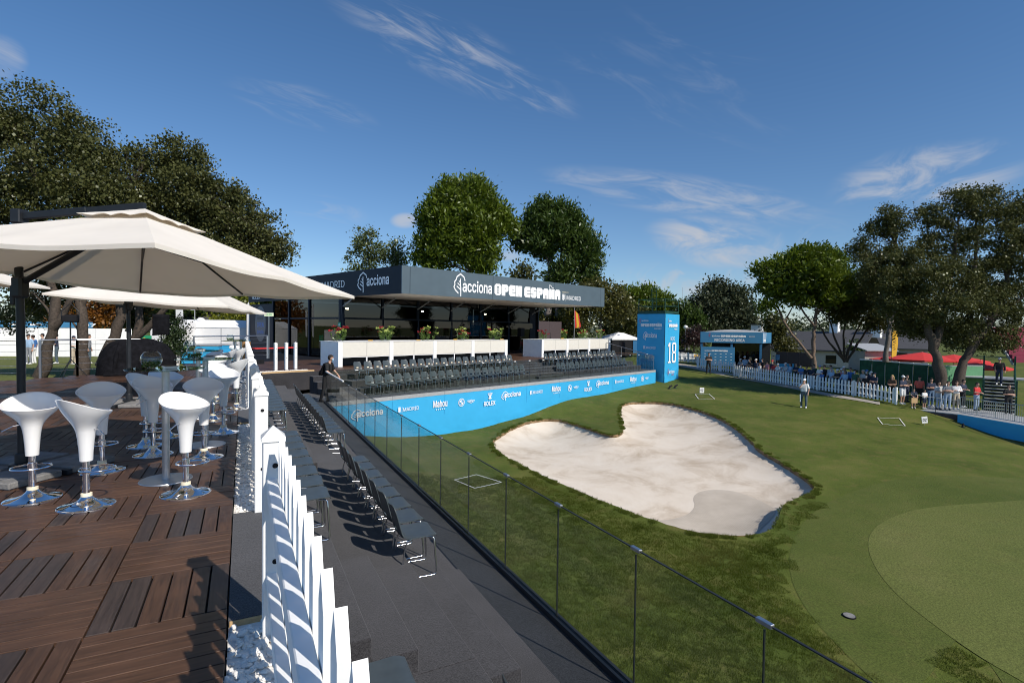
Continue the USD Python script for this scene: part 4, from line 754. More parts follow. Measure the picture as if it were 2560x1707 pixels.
def crest(): return uni(sg.Polygon([(0, 1), (.7, 1), (.7, .35), (.55, .12), (.35, 0), (.15, .12), (0, .35)]).difference(uni(sg.box(.15, .35, .24, .85), sg.box(.46, .35, .55, .85), line([(.2, .3), (.35, .18), (.5, .3)], .07))), sg.box(.05, 1.06, .65, 1.18))
def city(): return uni(crest(), sg.box(.98, -.05, 1.03, 1.2), fit(text_poly('MADRID'), 1.3, .18, h=.78))
def beer(): return uni(fit(text_poly('Mahou', bold=True), 0, .55, w=2.9, h=1.15), *[aff.translate(star(.16), .65 + .42 * k, .22) for k in range(5)])
def roundel(): return uni(sg.Point(0, 0).buffer(1).difference(sg.Point(0, 0).buffer(.86)), *[sg.Polygon([(0, 0)] + [(.6 * math.cos(q), .6 * math.sin(q)) for q in np.linspace(a, a + PI / 2, 8)]) for a in (PI / 2, 3 * PI / 2)], sg.Point(0, 0).buffer(.64).difference(sg.Point(0, 0).buffer(.58)))
def wings(): return uni(sg.Point(0, 0).buffer(.52).difference(sg.Point(0, 0).buffer(.40)), line([(-.3, 0), (.3, 0)], .16), *[line([(sx * .5, y), (sx * (1.45 - .22 * k), y + .02)], .07) for sx in (-1, 1) for k, y in enumerate((.28, .12, -.04, -.2))], *[line([(sx * 1.5, .34), (sx * 1.1, -.2), (sx * .5, -.36)], .06) for sx in (-1, 1)])
def crown(): return uni(*[line([(0, 0), (x, 1 - abs(x) * .25)], .09) for x in (-.55, -.3, 0, .3, .55)], *[sg.Point(x, 1.02 - abs(x) * .25).buffer(.08) for x in (-.55, -.3, 0, .3, .55)], aff.scale(sg.Point(0, -.05).buffer(.42), 1, .35))
def watch(): return uni(fit(crown(), 1.0, 1.25, h=1.3), fit(text_poly('ROLEX', bold=True), 0, 0, w=3.1, h=.85))
def emb(parent, name, poly, O, ax, ay, mat='print_white', lift=0.003, depth=0.002):
    return obj(name, prism(poly, np.asarray(O, float) + np.cross(ax, ay) * lift, ax, ay, depth), mat, parent)

# ------------------------------------------------------------------ light blue banner below the pavilion seating
s_b = np.linspace(0.12, 27.08, 110); nz_ = 14; rows = []
bott = np.interp(s_b, [0, 1.55, 2.81, 4.23, 5.78, 8.39, 11.77, 13.69, 15.8, 18.9, 22.4, 27.1], [-2.90, -3.06, -3.35, -3.51, -3.66, -3.73, -3.42, -3.12, -2.87, -2.83, -2.68, -2.58]) - 0.06
for k in range(nz_):
    z = -1.735 + (bott + 1.735) * k / (nz_ - 1); wob = 0.035 * (meshkit.noise(np.stack([s_b * 1.1, z * 1.2, 0 * z + 3], 1)) - .5) + (0.03 * (meshkit.noise(np.stack([s_b * 4, z * 0 + k, 0 * z], 1)) - .5) if k > nz_ - 4 else 0)
    rows.append(L + U * s_b[:, None] + N * (-0.085 + wob)[:, None] + ZV * z[:, None])
def sheet_mesh(rows, back):
    R, n = len(rows), len(rows[0]); v = np.vstack(rows); i, j = np.meshgrid(np.arange(R - 1), np.arange(n - 1), indexing='ij'); q = np.stack([i * n + j, (i + 1) * n + j, (i + 1) * n + j + 1, i * n + j + 1], -1).reshape(-1, 4)
    return np.vstack([v, v + back]), np.vstack([q, q[:, ::-1] + R * n])
t = thing('blue_banner', 'long light blue cloth banner with white emblems under the pavilion seating', 'banner')
obj('cloth', sheet_mesh(rows, N * 0.006), 'banner_blue', t, smooth=True)
for s in np.arange(3.0, 27, 3.0): obj('seam', MB().box(P(s, -0.118, -2.2), (0.012, 0.004, 0.9), U, N), 'print_white' if False else 'banner_blue', t)
O = P(0, -0.122, 0)
for rep in range(3):
    for nm, pl, w_, p0 in (('leaf_emblem', leaf_word(), 1.55, 1.71), ('city_emblem', city(), 1.15, 3.85), ('beer_emblem', beer(), .86, 5.70), ('round_emblem', roundel(), .40, 7.05), ('winged_emblem', wings(), .54, 7.70), ('crown_emblem', watch(), .84, 9.03)):
        q = fit(pl, 0, 0, w=w_); b = q.bounds; s_ = p0 + 8.97 * rep
        if s_ + w_ / 2 < 27.0: emb(t, nm, aff.translate(q, s_ - w_ / 2, -2.17 + .03 * rep - b[3] / 2 - (.03 if rep == 0 else 0)), O, U, ZV, lift=0.004)

# ------------------------------------------------------------------ pavilion
S0, S1, T0, TG, T9, ZF, ZT = 6.67, 26.74, 4.5, 11.0, 26.1, 3.38, 4.93
pv = thing('pavilion', 'dark navy glass pavilion with a wide flat overhanging roof carrying large white lettering', 'pavilion')
seam = [S0, 7.228, 13.757, 20.117, 26.194, S1]
for a, b in zip(seam[:-1], seam[1:]): obj('fascia_panel', MB().box(P((a + b) / 2, T0 + .04, (ZF + ZT) / 2), (b - a - 0.022, 0.08, ZT - ZF), U, N), 'fascia_grey', pv)
ts = [T0 + .08, 11.0, 16.0, 21.0, T9]
for a, b in zip(ts[:-1], ts[1:]): obj('side_fascia_panel', MB().box(P(S0 + .04, (a + b) / 2, (ZF + ZT) / 2), (0.08, b - a - 0.006, ZT - ZF), U, N), 'dark_blue_metal', pv)
obj('side_fascia_panel', MB().box(P(S1 - .04, (T0 + .09 + T9) / 2, (ZF + ZT) / 2), (0.08, T9 - T0 - .1, ZT - ZF), U, N), 'dark_blue_metal', pv)
obj('roof', MB().box(P((S0 + S1) / 2, (T0 + T9) / 2 + .1, 4.75), (S1 - S0 - .2, T9 - T0 - .2, 0.1), U, N), 'dark_metal', pv)
sof = MB()
for a, b in zip(np.linspace(S0 + .09, S1 - .09, 7)[:-1], np.linspace(S0 + .09, S1 - .09, 7)[1:]): obj('soffit_panel', MB().box(P((a + b) / 2, (T0 + .09 + TG) / 2, ZF + .06), (b - a - .02, TG - T0 - .1, 0.04), U, N), 'soffit', pv)
mull = [S0 + .05, 9.6, 12.55, 15.65, 18.7, 21.95, 25.0]
for k, s in enumerate(mull):
    lean = 0.0 if k == 0 else 0.18; w_ = 0.16 if k < 6 else 0.75
    obj('mullion', MB().bar(P(s - lean, TG - (.35 if k else .35), -0.55), P(s + lean * .6, TG, ZF + .02), w_, 0.14, up=tuple(N)), 'dark_blue_metal' if k < 6 else 'black', pv)
    obj('strut', MB().tube([P(s, TG - .1, 2.78), P(s + .05, TG - 1.6, ZF + .03)], 0.045, 8), 'grey_trim', pv)
for a, b in zip(mull[:-1], mull[1:]):
    for z0, z1 in ((-0.5, 1.98), (2.08, ZF)): obj('glass_pane', MB().box(P((a + b) / 2, TG - .17 * (1 - ((z0 + z1) / 2 + .55) / 3.9) * 2, (z0 + z1) / 2), (b - a - .14, 0.02, z1 - z0 - .02), U, N), 'pane_dark', pv)
    obj('transom', MB().box(P((a + b) / 2, TG - .12, 2.03), (b - a - .15, 0.08, 0.09), U, N), 'dark_blue_metal', pv)
# left side: solid end wall and three window bays
obj('end_wall', MB().box(P(S0 + .03, (21.35 + T9) / 2, (ZF - .8) / 2 - .2), (0.10, T9 - 21.35, ZF + .8 - .01), U, N), 'dark_blue_metal', pv)
sm = [11.15, 15.38, 18.52, 21.3]
for k, s in enumerate(sm): obj('side_mullion', MB().box(P(S0 + .02, s, (ZF - .57) / 2), (0.12, 0.24 if k == 0 else 0.17, ZF + .55), U, N), 'dark_blue_metal', pv)
for a, b in zip(sm[:-1], sm[1:]):
    for z0, z1 in ((-0.5, 1.98), (2.10, ZF - .02)): obj('side_glass', MB().box(P(S0 + .06, (a + b) / 2, (z0 + z1) / 2), (0.02, b - a - .18, z1 - z0 - .01), U, N), 'pane_dark', pv)
    obj('side_transom', MB().box(P(S0 + .05, (a + b) / 2, 2.04), (0.08, b - a - .18, 0.10), U, N), 'dark_blue_metal', pv)
obj('door_panel', MB().box(P(S0 + .09, 17.6, 1.0), (0.03, 1.25, 1.65), U, N), 'grey_trim', pv)
obj('back_wall', MB().box(P(16.5, 20.0, 1.4), (19.5, 0.1, 3.9), U, N), 'dark_metal', pv)
obj('ceiling', MB().box(P(16.5, 15.6, ZF + .05), (19.6, 8.6, 0.04), U, N), 'dark_metal', pv)
obj('far_wall', MB().box(P(26.4, 15.6, 1.4), (0.1, 8.6, 3.9), U, N), 'dark_metal', pv)
for k, (s, z) in enumerate(((6.85, 2.63), (12.77, 2.65), (18.99, 2.63))):
    q = obj('flood_lamp', MB().box(P(s, TG - .33, z), (0.26, 0.10, 0.14), U, N, .01), 'dark_metal', pv); obj('bulb', MB().box(P(s, TG - .387, z), (0.20, 0.012, 0.10), U, N), 'lamp_glow', q)
r = np.random.RandomState(5)
for k in range(9):
    s = 8 + 1.6 * k + r.uniform(-.3, .3); z = r.uniform(2.35, 2.85); obj('hanging_light', MB().tube([P(s + .22 * math.cos(a), 14 + .22 * math.sin(a), z) for a in np.linspace(0, 2 * PI, 14)], 0.022, 5).tube([P(s, 14, z), P(s, 14, ZF)], .01, 5), 'tube_steel', pv)
# lettering
f0 = P(0, T0, 0)
emb(pv, 'leaf_emblem', fit(LEAF, 10.41, 3.44, w=.95, h=1.40), f0, U, ZV)
emb(pv, 'letters', fit(text_poly('acciona', bold=True), 11.14, 3.72, w=2.52, h=.74), f0, U, ZV)
emb(pv, 'event_letters', fit(open_espana(), 13.90, 3.68, w=6.92, h=1.04), f0, U, ZV)
emb(pv, 'small_letters', fit(text_poly('PRESENTED BY'), 21.05, 4.24, w=.80, h=.08), f0, U, ZV, 'cream_ring')
emb(pv, 'city_emblem', fit(city(), 21.05, 3.64, w=2.38, h=.50), f0, U, ZV)
g0, gx = P(S0, 0, 0), -N                                           # on the left face one reads from the back towards the front
def side(nm, poly, t_from, t_to, z0, z1): b = poly.bounds; emb(pv, nm, fit(poly, -t_from, z0, w=t_from - t_to, h=z1 - z0), g0, gx, ZV, lift=0.004)
side('leaf_emblem', LEAF, 9.10, 8.0, 3.56, 4.80); side('letters', text_poly('acciona', bold=True), 8.05, 5.72, 3.93, 4.55); side('city_letters', text_poly('MADRID'), 13.6, 10.62, 3.98, 4.42)
side('beer_emblem', beer(), 17.6, 15.5, 3.68, 4.45); side('round_emblem', roundel(), 22.1, 21.0, 3.62, 4.32); side('winged_emblem', wings(), 20.8, 19.4, 3.75, 4.25); side('crown_emblem', watch(), 25.3, 23.7, 3.6, 4.4)
ov = sg.Polygon([(-23.6 + 1.05 * math.cos(a), 1.62 + 1.42 * math.sin(a)) for a in np.linspace(0, 2 * PI, 40)[:-1]])
plain('oval_grey', (0.075, 0.095, 0.115), 0.5, var=.04)
ob_ = P(S0 - .02, 0, 0); emb(pv, 'oval_sign', ov, ob_, gx, ZV, 'oval_grey', .003, .006)
emb(pv, 'oval_letters', uni(fit(text_poly('OPEN', bold=True), -24.25, 1.35, w=1.3, h=.40), fit(text_poly('ESPAÑA', bold=True), -24.25, .82, w=1.3, h=.36)), ob_, gx, ZV, 'print_blue', .010); emb(pv, 'oval_small_letters', fit(text_poly('acciona', bold=True), -24.2, 1.95, w=1.15, h=.28), ob_, gx, ZV, 'print_black', .010)
t = thing('exit_sign', 'small pale green SALIDA sign on a steel post at the pavilion corner', 'sign', on(672, 896, 0)); obj('plate', MB().box((0, 0, 2.02), (0.42, 0.02, 0.16), U, N), 'sign_pale', t); emb(t, 'letters', fit(text_poly('SALIDA', bold=True), -.15, 1.98, w=.3, h=.08), V(0, 0, 0) - N * .01, U, ZV, 'sign_green'); obj('pole', MB().tube([(0, .03, 0), (0, .03, 2.0)], .022, 8), 'brushed_steel', t)
t = thing('exit_sign', 'small green arrow sign by the pavilion\'s front corner mullion', 'sign', P(S0 - .05, 11.15, 1.62)); obj('plate', MB().box((0, 0, 0), (0.02, .34, 0.30), U, N), 'sign_green', t); emb(t, 'letters', fit(uni(sg.Polygon([(0, .3), (.5, .3), (.5, 0), (1, .5), (.5, 1), (.5, .7), (0, .7)])), -.1, -.08, w=.2, h=.16), -U * .011, -N, ZV, 'print_white')

# ------------------------------------------------------------------ planter counters and their flowers
TP = 4.66
def planter(label, s_list, depth=1.84):
    t = thing('planter_counter', label, 'planter')
    a, b = s_list[0], s_list[-1]; z0, z1 = -0.55, 0.72
    for k, s in enumerate(s_list[:-1] if False else s_list):
        x = s + .125 if k < len(s_list) - 1 else s - .125
        obj('front_post', MB().box(P(x, TP + .06, (z0 + z1) / 2), (0.25, 0.12, z1 - z0), U, N, .004), 'white_paint', t)
    for s, s2 in zip(s_list[:-1], s_list[1:]):
        m0 = s + .25; m1 = s2 - (.25 if s2 == s_list[-1] else 0); c = (m0 + m1) / 2
        for u0, u1 in ((m0, c), (c, m1)): obj('front_panel', MB().box(P((u0 + u1) / 2, TP + .035, (-0.04 + z1) / 2), (u1 - u0 - .012, 0.05, z1 + .03), U, N, .003), 'cream_panel', t)
        obj('leg_bar', MB().box(P(c, TP + .045, (z0 - .05) / 2), (0.07, 0.05, -.05 - z0), U, N), 'white_paint', t)
        obj('bottom_rail', MB().box(P(c, TP + .04, -0.06), (m1 - m0 - .01, 0.055, 0.035), U, N), 'white_paint', t)
    obj('end_panel', MB().box(P(a + .02, TP + depth / 2 + .06, (z0 + z1) / 2), (0.04, depth - .13, z1 - z0 - .004), U, N), 'grey_trim' if False else 'white_paint', t)
    obj('end_panel', MB().box(P(b - .02, TP + depth / 2 + .06, (z0 + z1) / 2), (0.04, depth - .13, z1 - z0 - .004), U, N), 'white_paint', t)
    obj('counter_top', MB().box(P((a + b) / 2, TP + .06 + depth / 2, z1 + .012), (b - a + .03, depth + .14, 0.022), U, N, .003), 'white_paint', t)
    obj('inner_wall', MB().box(P((a + b) / 2, TP + .95, (z0 + z1) / 2 - .01), (b - a - .12, 0.03, z1 - z0 - .04), U, N), 'dark_metal', t)
planter('long white planter counter with open knee spaces, left one before the pavilion', [2.98, 6.03, 9.05, 12.1, 15.38])
planter('shorter white planter counter, right one nearer the tower', [18.97, 21.92, 24.8, 28.02])
def flowers(seed, lilies):
    r = np.random.RandomState(seed); st, pt, ll = MB(), MB(), MB()
    def quad(mb, c, d, w, n=None):
        d = np.asarray(d); x = np.cross(d, r.normal(0, 1, 3)); x = x / np.linalg.norm(x) * w; mb.add(np.array([c - x * .3, c + d * .5 + x, c + d, c + d * .5 - x]), np.array([[0, 1, 2], [0, 2, 3]]))
    for k in range(13):
        x, y = r.uniform(-.28, .28), r.uniform(-.16, .16); h = r.uniform(.30, .62); lean = r.normal(0, .10, 2); top = V(x + lean[0], y + lean[1], h)
        st.tube([(x, y, 0), ((x + top[0]) / 2, (y + top[1]) / 2, h * .55), top], 0.006, 4)
        for j in range(12): z = r.uniform(.1, .9) * h; a = r.uniform(0, 6.28); c = V(x + lean[0] * z / h, y + lean[1] * z / h, z); quad(st, c, V(math.cos(a) * .10, math.sin(a) * .10, r.uniform(.02, .12)), .016)
        mb = ll if r.rand() < lilies else pt
        for j in range(11): a = r.uniform(0, 6.28); e = r.uniform(-.3, 1.0); quad(mb, top, V(math.cos(a) * .10, math.sin(a) * .10, e * .09), .026)
    return st, pt, ll
fl = []
for k in range(3):
    t = None; fl.append(flowers(20 + k, (.35, .6, .5)[k]))
spots = [(3.55, 5.5, 'red and cream lilies at the left end of the long planter'), (6.05, 5.15, 'red and cream lilies on the long planter, second clump from its left end'), (9.0, 5.15, 'red and cream lilies on the long planter, third clump from its left end'), (11.75, 5.15, 'red and cream lilies on the long planter, fourth clump from its left end'), (14.6, 5.15, 'tall grassy clump with cream and red flowers at the right end of the long planter'),
         (19.6, 5.2, 'red lilies at the left end of the shorter planter'), (22.2, 5.2, 'sparse lilies in the middle of the shorter planter'), (24.9, 5.2, 'lilies on the right half of the shorter planter'), (27.2, 5.2, 'last small clump of lilies at the right end of the shorter planter')]
for k, (s, tt, lb) in enumerate(spots):
    st_, pt_, ll_ = flowers(30 + k, (.3, .6, .45, .5, .65, .3, .5, .6, .7)[k]); t = thing('flower_clump', lb, 'flowers', P(s, tt, .744), k * 1.3, 'flowers on the planter counters', scale=(1.35 if k < 5 else 1.15))
    obj('stems', st_, 'leaf_fresh', t); obj('red_petals', pt_, 'petal', t); obj('cream_petals', ll_, 'lily', t)
    obj('glass_vase', lathe([(0.0, 0.0), (0.05, 0.0), (0.055, .12), (0.052, .12), (0.046, .006), (0, .006)], 14), 'bowl_glass', t, smooth=40)
for k, (s, lb) in enumerate(((4.95, 'small orange box on the long planter, first from its left end'), (8.1, 'small orange box on the long planter, second from its left end'), (10.9, 'small orange box on the long planter, third from its left end'), (15.0, 'small orange box on the right end of the long planter'), (21.6, 'small orange box on the shorter planter'))):
    t = thing('small_box', lb, 'box', P(s, 4.85, .743), 1.2, 'small orange boxes on the planter counters'); obj('box', MB().box((0, 0, .03), (.16, .22, .06), bev=.004), 'timber', t); obj('lid', MB().box((0, 0, .066), (.165, .225, .012)), 'yellow_cloth', t)

# things standing on the pavilion floor
def belt(label, a, b):
    t = thing('belt_barrier', label, 'barrier')
    for q in (a, b): obj('post', MB().lathe([(0, .02), (.15, .015), (.15, 0), (0, 0)], 16, q).tube([q, q + V(0, 0, .98)], .03, 8), 'dark_metal', t)
    obj('belt', MB().bar(a + V(0, 0, .93), b + V(0, 0, .93), .012, .06), 'barrier_red', t)
belt('red belt barrier behind the lone white posts at the pavilion side', P(-.4, 6.8, -.55), P(2.1, 7.3, -.55)); belt('red belt barrier at the far right end of the pavilion floor', P(28.9, 5.2, -.55), P(30.6, 7.0, -.55))
t = thing('loudspeaker', 'black loudspeaker on a stand under the right end of the roof', 'loudspeaker', P(22.6, 10.0, -.55)); obj('cabinet', MB().box((0, 0, 1.75), (.45, .42, .72), U, N, .02), 'black', t); obj('stand', MB().tube([(0, 0, .1), (0, 0, 1.4)], .025, 8).tube([(0, 0, .5), (.45, .2, 0)], .015, 6).tube([(0, 0, .5), (-.45, .2, 0)], .015, 6).tube([(0, 0, .5), (0, -.5, 0)], .015, 6), 'dark_metal', t)
t = thing('screen_wall', 'dull purple-brown screen wall beyond the pavilion', 'wall')
for k in range(6): obj('panel', MB().box(P(23.2 + 2.1 * k + 1.05, 16.0, .75), (2.08, .08, 3.1), U, N), 'purple_wall', t)
# ------------------------------------------------------------------ wrapped camera tower by the eighteenth green
cn = at(1659.5, 957, 41.5); sT, tT = (cn - L) @ U, (cn - L) @ N; W_T, z0T, z1T = 2.35, float(cn[2]) - .25, 2.80
tw = thing('camera_tower', 'green scaffold tower wrapped in sky blue cloth with a big white 18', 'tower')
def Q(a, b, z): return P(sT + a, tT + b, z)
for a, b in ((0.06, .06), (W_T, .06), (.06, W_T), (W_T, W_T)): obj('scaffold_post', MB().tube([Q(a, b, z0T), Q(a, b, 4.02)], .035, 8), 'green_paint', tw)
for z in (3.02, 3.45, 3.95):
    for p_, q_ in (((.06, .06), (W_T, .06)), ((.06, .06), (.06, W_T)), ((W_T, .06), (W_T, W_T)), ((.06, W_T), (W_T, W_T))): obj('rail', MB().tube([Q(*p_, z), Q(*q_, z)], .026, 7), 'green_paint', tw)
obj('platform', MB().box(Q(W_T / 2, W_T / 2, 2.84), (W_T - .1, W_T - .1, .08), U, N), 'green_paint', tw)
for p_, ax, ay in ((Q(W_T / 2, .02, 2.94), U, N), (Q(.02, W_T / 2, 2.94), N, -U)): obj('toe_board', MB().box(p_, (W_T, .03, .20), ax, ay), 'green_paint', tw)
ld = MB(); l0, l1 = Q(.7, 1.3, 2.9), Q(.0, 1.0, 4.9)
for d in (-.2, .2): ld.tube([l0 + N * d, l1 + N * d], .028, 6)
for k in np.linspace(.05, .97, 8): ld.tube([l0 + (l1 - l0) * k - N * .2, l0 + (l1 - l0) * k + N * .2], .016, 5)
obj('ladder', ld, 'green_paint', tw)
obj('aerial', MB().tube([Q(W_T, 0, 3.95), Q(W_T + .28, -.1, 3.98), Q(W_T + .34, -.1, 4.02), Q(W_T + .34, -.1, 5.0)], .014, 6), 'grey_trim', tw)
def wrap(o, ax, n_, seed):
    aa = np.linspace(0, W_T + .04, 26); out = []
    for k, z in enumerate(np.concatenate([np.linspace(z1T, -1.2, 14), np.linspace(-1.32, z0T + .05, 12)])):
        low = max(0, (-1.25 - z)); amp = .02 + .13 * min(1, low * 2.2); wv = amp * (meshkit.fbm(np.stack([aa * 1.6 + z * .9, aa * 0 + z * 3.2, aa * 0 + seed], 1), 3) - .45) * np.minimum(1, np.minimum(aa, W_T - aa + .05) * 5 + .2)
        out.append(o + ax * aa[:, None] + n_ * (wv + .03)[:, None] + ZV * z)
    return out
c0_ = P(sT, tT, 0)
obj('front_cloth', sheet_mesh(wrap(c0_, U, -N, 1), N * .005), 'banner_blue', tw, smooth=True)
obj('side_cloth', sheet_mesh([r_[::-1] for r_ in wrap(c0_, N, -U, 5)], U * .005), 'banner_blue', tw, smooth=True)
o_ = c0_ - N * .075
for nm, pl, x, z, w_, h_, mat in (('hole_word', text_poly('HOYO'), .83, .72, .72, .30, 'print_white'), ('hole_number', uni(sg.Polygon([(0, 0), (.62, 0), (.62, .16), (.42, .16), (.42, 2), (.25, 2), (0, 1.78), (0, 1.56), (.2, 1.66), (.2, .16), (0, .16)]), sg.Polygon([(.95, 0), (1.45, 0), (1.62, .17), (1.62, .85), (1.48, 1.02), (1.62, 1.18), (1.62, 1.83), (1.45, 2), (.95, 2), (.78, 1.83), (.78, 1.18), (.92, 1.02), (.78, .85), (.78, .17)]).difference(uni(sg.box(1.0, .2, 1.4, .9), sg.box(1.0, 1.14, 1.4, 1.8)))), .46, -1.05, 1.35, 1.62, 'print_white'),
        ('event_letters', open_espana(), .52, 1.78, 1.45, .34, 'print_white'), ('small_letters', text_poly('acciona', bold=True), .52, 2.20, .42, .14, 'print_white'), ('city_letters', text_poly('MADRID', bold=True), 1.45, 1.58, .5, .10, 'print_white'), ('leaf_mark', LEAF, .40, 2.05, .10, .42, 'print_red'), ('leaf_mark', LEAF, .46, -2.02, .24, .52, 'print_red'), ('brand_letters', text_poly('acciona', bold=True), .66, -1.86, .92, .24, 'print_white'), ('red_letters', text_poly('energía', bold=True), 1.1, -2.04, .40, .11, 'print_red')):
    emb(tw, nm, fit(pl, x, z, w=w_, h=h_), o_, U, ZV, mat)
o_ = c0_ - U * .075
for nm, pl, x0, x1, z, h_, mat in (('event_letters', open_espana(), 2.05, .22, 1.80, .34, 'print_white'), ('small_letters', text_poly('acciona', bold=True), 2.0, 1.4, 2.2, .14, 'print_white'), ('leaf_mark', LEAF, 2.2, 2.02, 2.05, .42, 'print_red'), ('city_letters', text_poly('MADRID', bold=True), .85, .25, 1.58, .11, 'print_white'), ('leaf_emblem', leaf_word(), 1.85, .62, .70, .70, 'print_white'), ('city_emblem', city(), 1.80, .72, -.02, .30, 'print_white'), ('beer_emblem', beer(), 1.62, .82, -.85, .42, 'print_white')):
    emb(tw, nm, fit(pl, -x0, z, w=x0 - x1, h=h_), o_, -N, ZV, mat)
# steps and handrail between seating and tower
t = thing('stair_rail', 'steel handrail with glass infill at the right end of the pavilion seating', 'handrail')
a_, b_, c_ = P(27.3, 4.6, .42), P(27.35, .25, -.5), P(27.35, .1, -.52)
obj('handrail', MB().tube([a_, b_], .03, 8), 'brushed_steel', t)
for k in (0, .33, .66, 1.0): q = a_ + (b_ - a_) * k; obj('post', MB().tube([q, q - V(0, 0, 1.0 + .05 * k)], .022, 8), 'brushed_steel', t)
obj('glass_pane', MB().add(np.array([P(27.35, .3, -1.5), P(27.35, 1.8, -1.3), P(27.35, 1.8, -.25), P(27.35, .3, -.55), P(27.362, .3, -1.5), P(27.362, 1.8, -1.3), P(27.362, 1.8, -.25), P(27.362, .3, -.55)]), np.array([[0, 1, 2, 3], [7, 6, 5, 4], [0, 4, 5, 1], [1, 5, 6, 2], [2, 6, 7, 3], [3, 7, 4, 0]])), 'pane_clear', t)
t = thing('steel_fence', 'dark steel crowd fence at the right end of the pavilion floor', 'fence')
f0_, f1_ = P(28.6, 3.6, -.55), P(31.6, 6.0, -.55)
for k in range(2): obj('rail', MB().bar(f0_ + V(0, 0, .15 + .9 * k), f1_ + V(0, 0, .15 + .9 * k), .035), 'dark_metal', t)
for k in np.linspace(0, 1, 27): q = f0_ + (f1_ - f0_) * k; obj('bar', MB().bar(q + V(0, 0, .1), q + V(0, 0, 1.05), .018), 'dark_metal', t)
t = thing('white_marquee', 'white marquee roof with a dark opening behind the right end of the planters', 'tent', at(1545, 852, 62), scale=.5); obj('roof', MB().add(m3.Manifold.hull_points(np.array([[-4, -3, .6], [4, -3, .6], [4, 3, .6], [-4, 3, .6], [0, 0, 2.0], [1.5, 0, 1.9], [-4, -3, .3], [4, 3, .3], [4, -3, .3], [-4, 3, .3]]))), 'tent_white', t)
obj('wall', MB().box((0, 0, -1.2), (7.6, 5.6, 3.0)), 'black', t); obj('side_panel', MB().box((3.0, -2.9, -1.3), (1.9, .08, 2.8)), 'deep_blue', t)

# ------------------------------------------------------------------ recording area hut
A_, B_, C_ = at(1751, 857, 55.0), at(1905, 858.3, 53.2), at(1927, 856, 56.5)
zb, zt = .32, 1.42
ra = thing('recording_hut', 'blue flat-fronted press hut lettered RECORDING AREA behind the white fence', 'hut')
def strip(nm, p_, q_, za, zb_, mat, th=.08): d = (q_ - p_) * [1, 1, 0]; ln = np.linalg.norm(d); d = d / ln; n_ = V(-d[1], d[0], 0); c = (p_ + q_) / 2; return obj(nm, MB().box((c[0], c[1], (za + zb_) / 2), (ln - .006, th, zb_ - za), d, n_), mat, ra), V(p_[0], p_[1], 0), d, n_
_, o1, d1, n1 = strip('fascia', A_, B_, zb, zt, 'sign_blue'); _, o2, d2, n2 = strip('side_fascia', B_, C_, zb, zt, 'sign_blue')
D_ = A_ + (C_ - B_); strip('side_fascia', D_, A_, zb, zt, 'sign_blue'); strip('back_wall', A_ + (C_ - B_) * .95, B_ + (C_ - B_) * .95, -2.4, zb, 'dark_metal')
zg = float(G(*A_[:2])) - .1
cr_ = (A_ + C_) / 2; obj('roof', MB().add(*tri(m3.Manifold.hull_points(np.array([[*(A_ + (B_ - A_) * k + (C_ - B_) * m)[:2], zt - .05 + (.32 * math.sin(PI * k) if m in (.2, .8) else 0)] for k in np.linspace(0, 1, 9) for m in (0, .2, .8, 1)])))), 'grey_trim', ra)
for k in (0.02, .52, .985): q = A_ + (B_ - A_) * k + n1 * .12; obj('column', MB().box((q[0], q[1], (zg + zb) / 2), (.22, .16, zb - zg), d1, n1), 'deep_blue', ra)
q = A_ + (B_ - A_) * .29 + n1 * .0; obj('backdrop', MB().box((q[0], q[1], (-.12 + zg + .15) / 2), (3.25, .10, -.12 - zg - .15), d1, n1), 'sign_blue', ra)
emb(ra, 'event_letters', fit(open_espana(), 1.95, .90, w=2.35, h=.28), o1 - n1 * .041, d1, ZV); emb(ra, 'small_letters', fit(text_poly('acciona', bold=True), 1.1, .93, w=.75, h=.17), o1 - n1 * .041, d1, ZV); emb(ra, 'leaf_mark', fit(LEAF, .78, .88, w=.22, h=.42), o1 - n1 * .041, d1, ZV, 'print_red'); emb(ra, 'area_letters', fit(text_poly('RECORDING AREA', bold=True), 1.36, .46, w=2.85, h=.28), o1 - n1 * .041, d1, ZV); emb(ra, 'city_letters', fit(text_poly('MADRID'), 4.6, .94, w=.55, h=.11), o1 - n1 * .041, d1, ZV)
emb(ra, 'side_letters', uni(*[sg.box(.4 + .5 * k, .38, .55 + .5 * k, 1.36) for k in range(3)], sg.box(.4, .55, 1.4, .68)), o2 - n2 * .041, d2, ZV)
bd = o1 - n1 * .051
emb(ra, 'backdrop_letters', uni(fit(open_espana(), 1.1, -.58, w=1.55, h=.20), fit(text_poly('acciona', bold=True), .42, -.57, w=.58, h=.12)), bd, d1, ZV)
emb(ra, 'backdrop_marks', uni(*[sg.box(.4 + .5 * k, -.85 - .3 * m, .56 + .5 * k, -.80 - .3 * m) for k in range(6) for m in range(4)]), bd, d1, ZV)
for k in range(4): q = A_ + (B_ - A_) * (.62 + .1 * k) + n1 * .3; obj('glass_pane', MB().box((q[0], q[1], (zg + zb) / 2), (.58, .03, zb - zg - .1), d1, n1), 'pane_dark', ra)

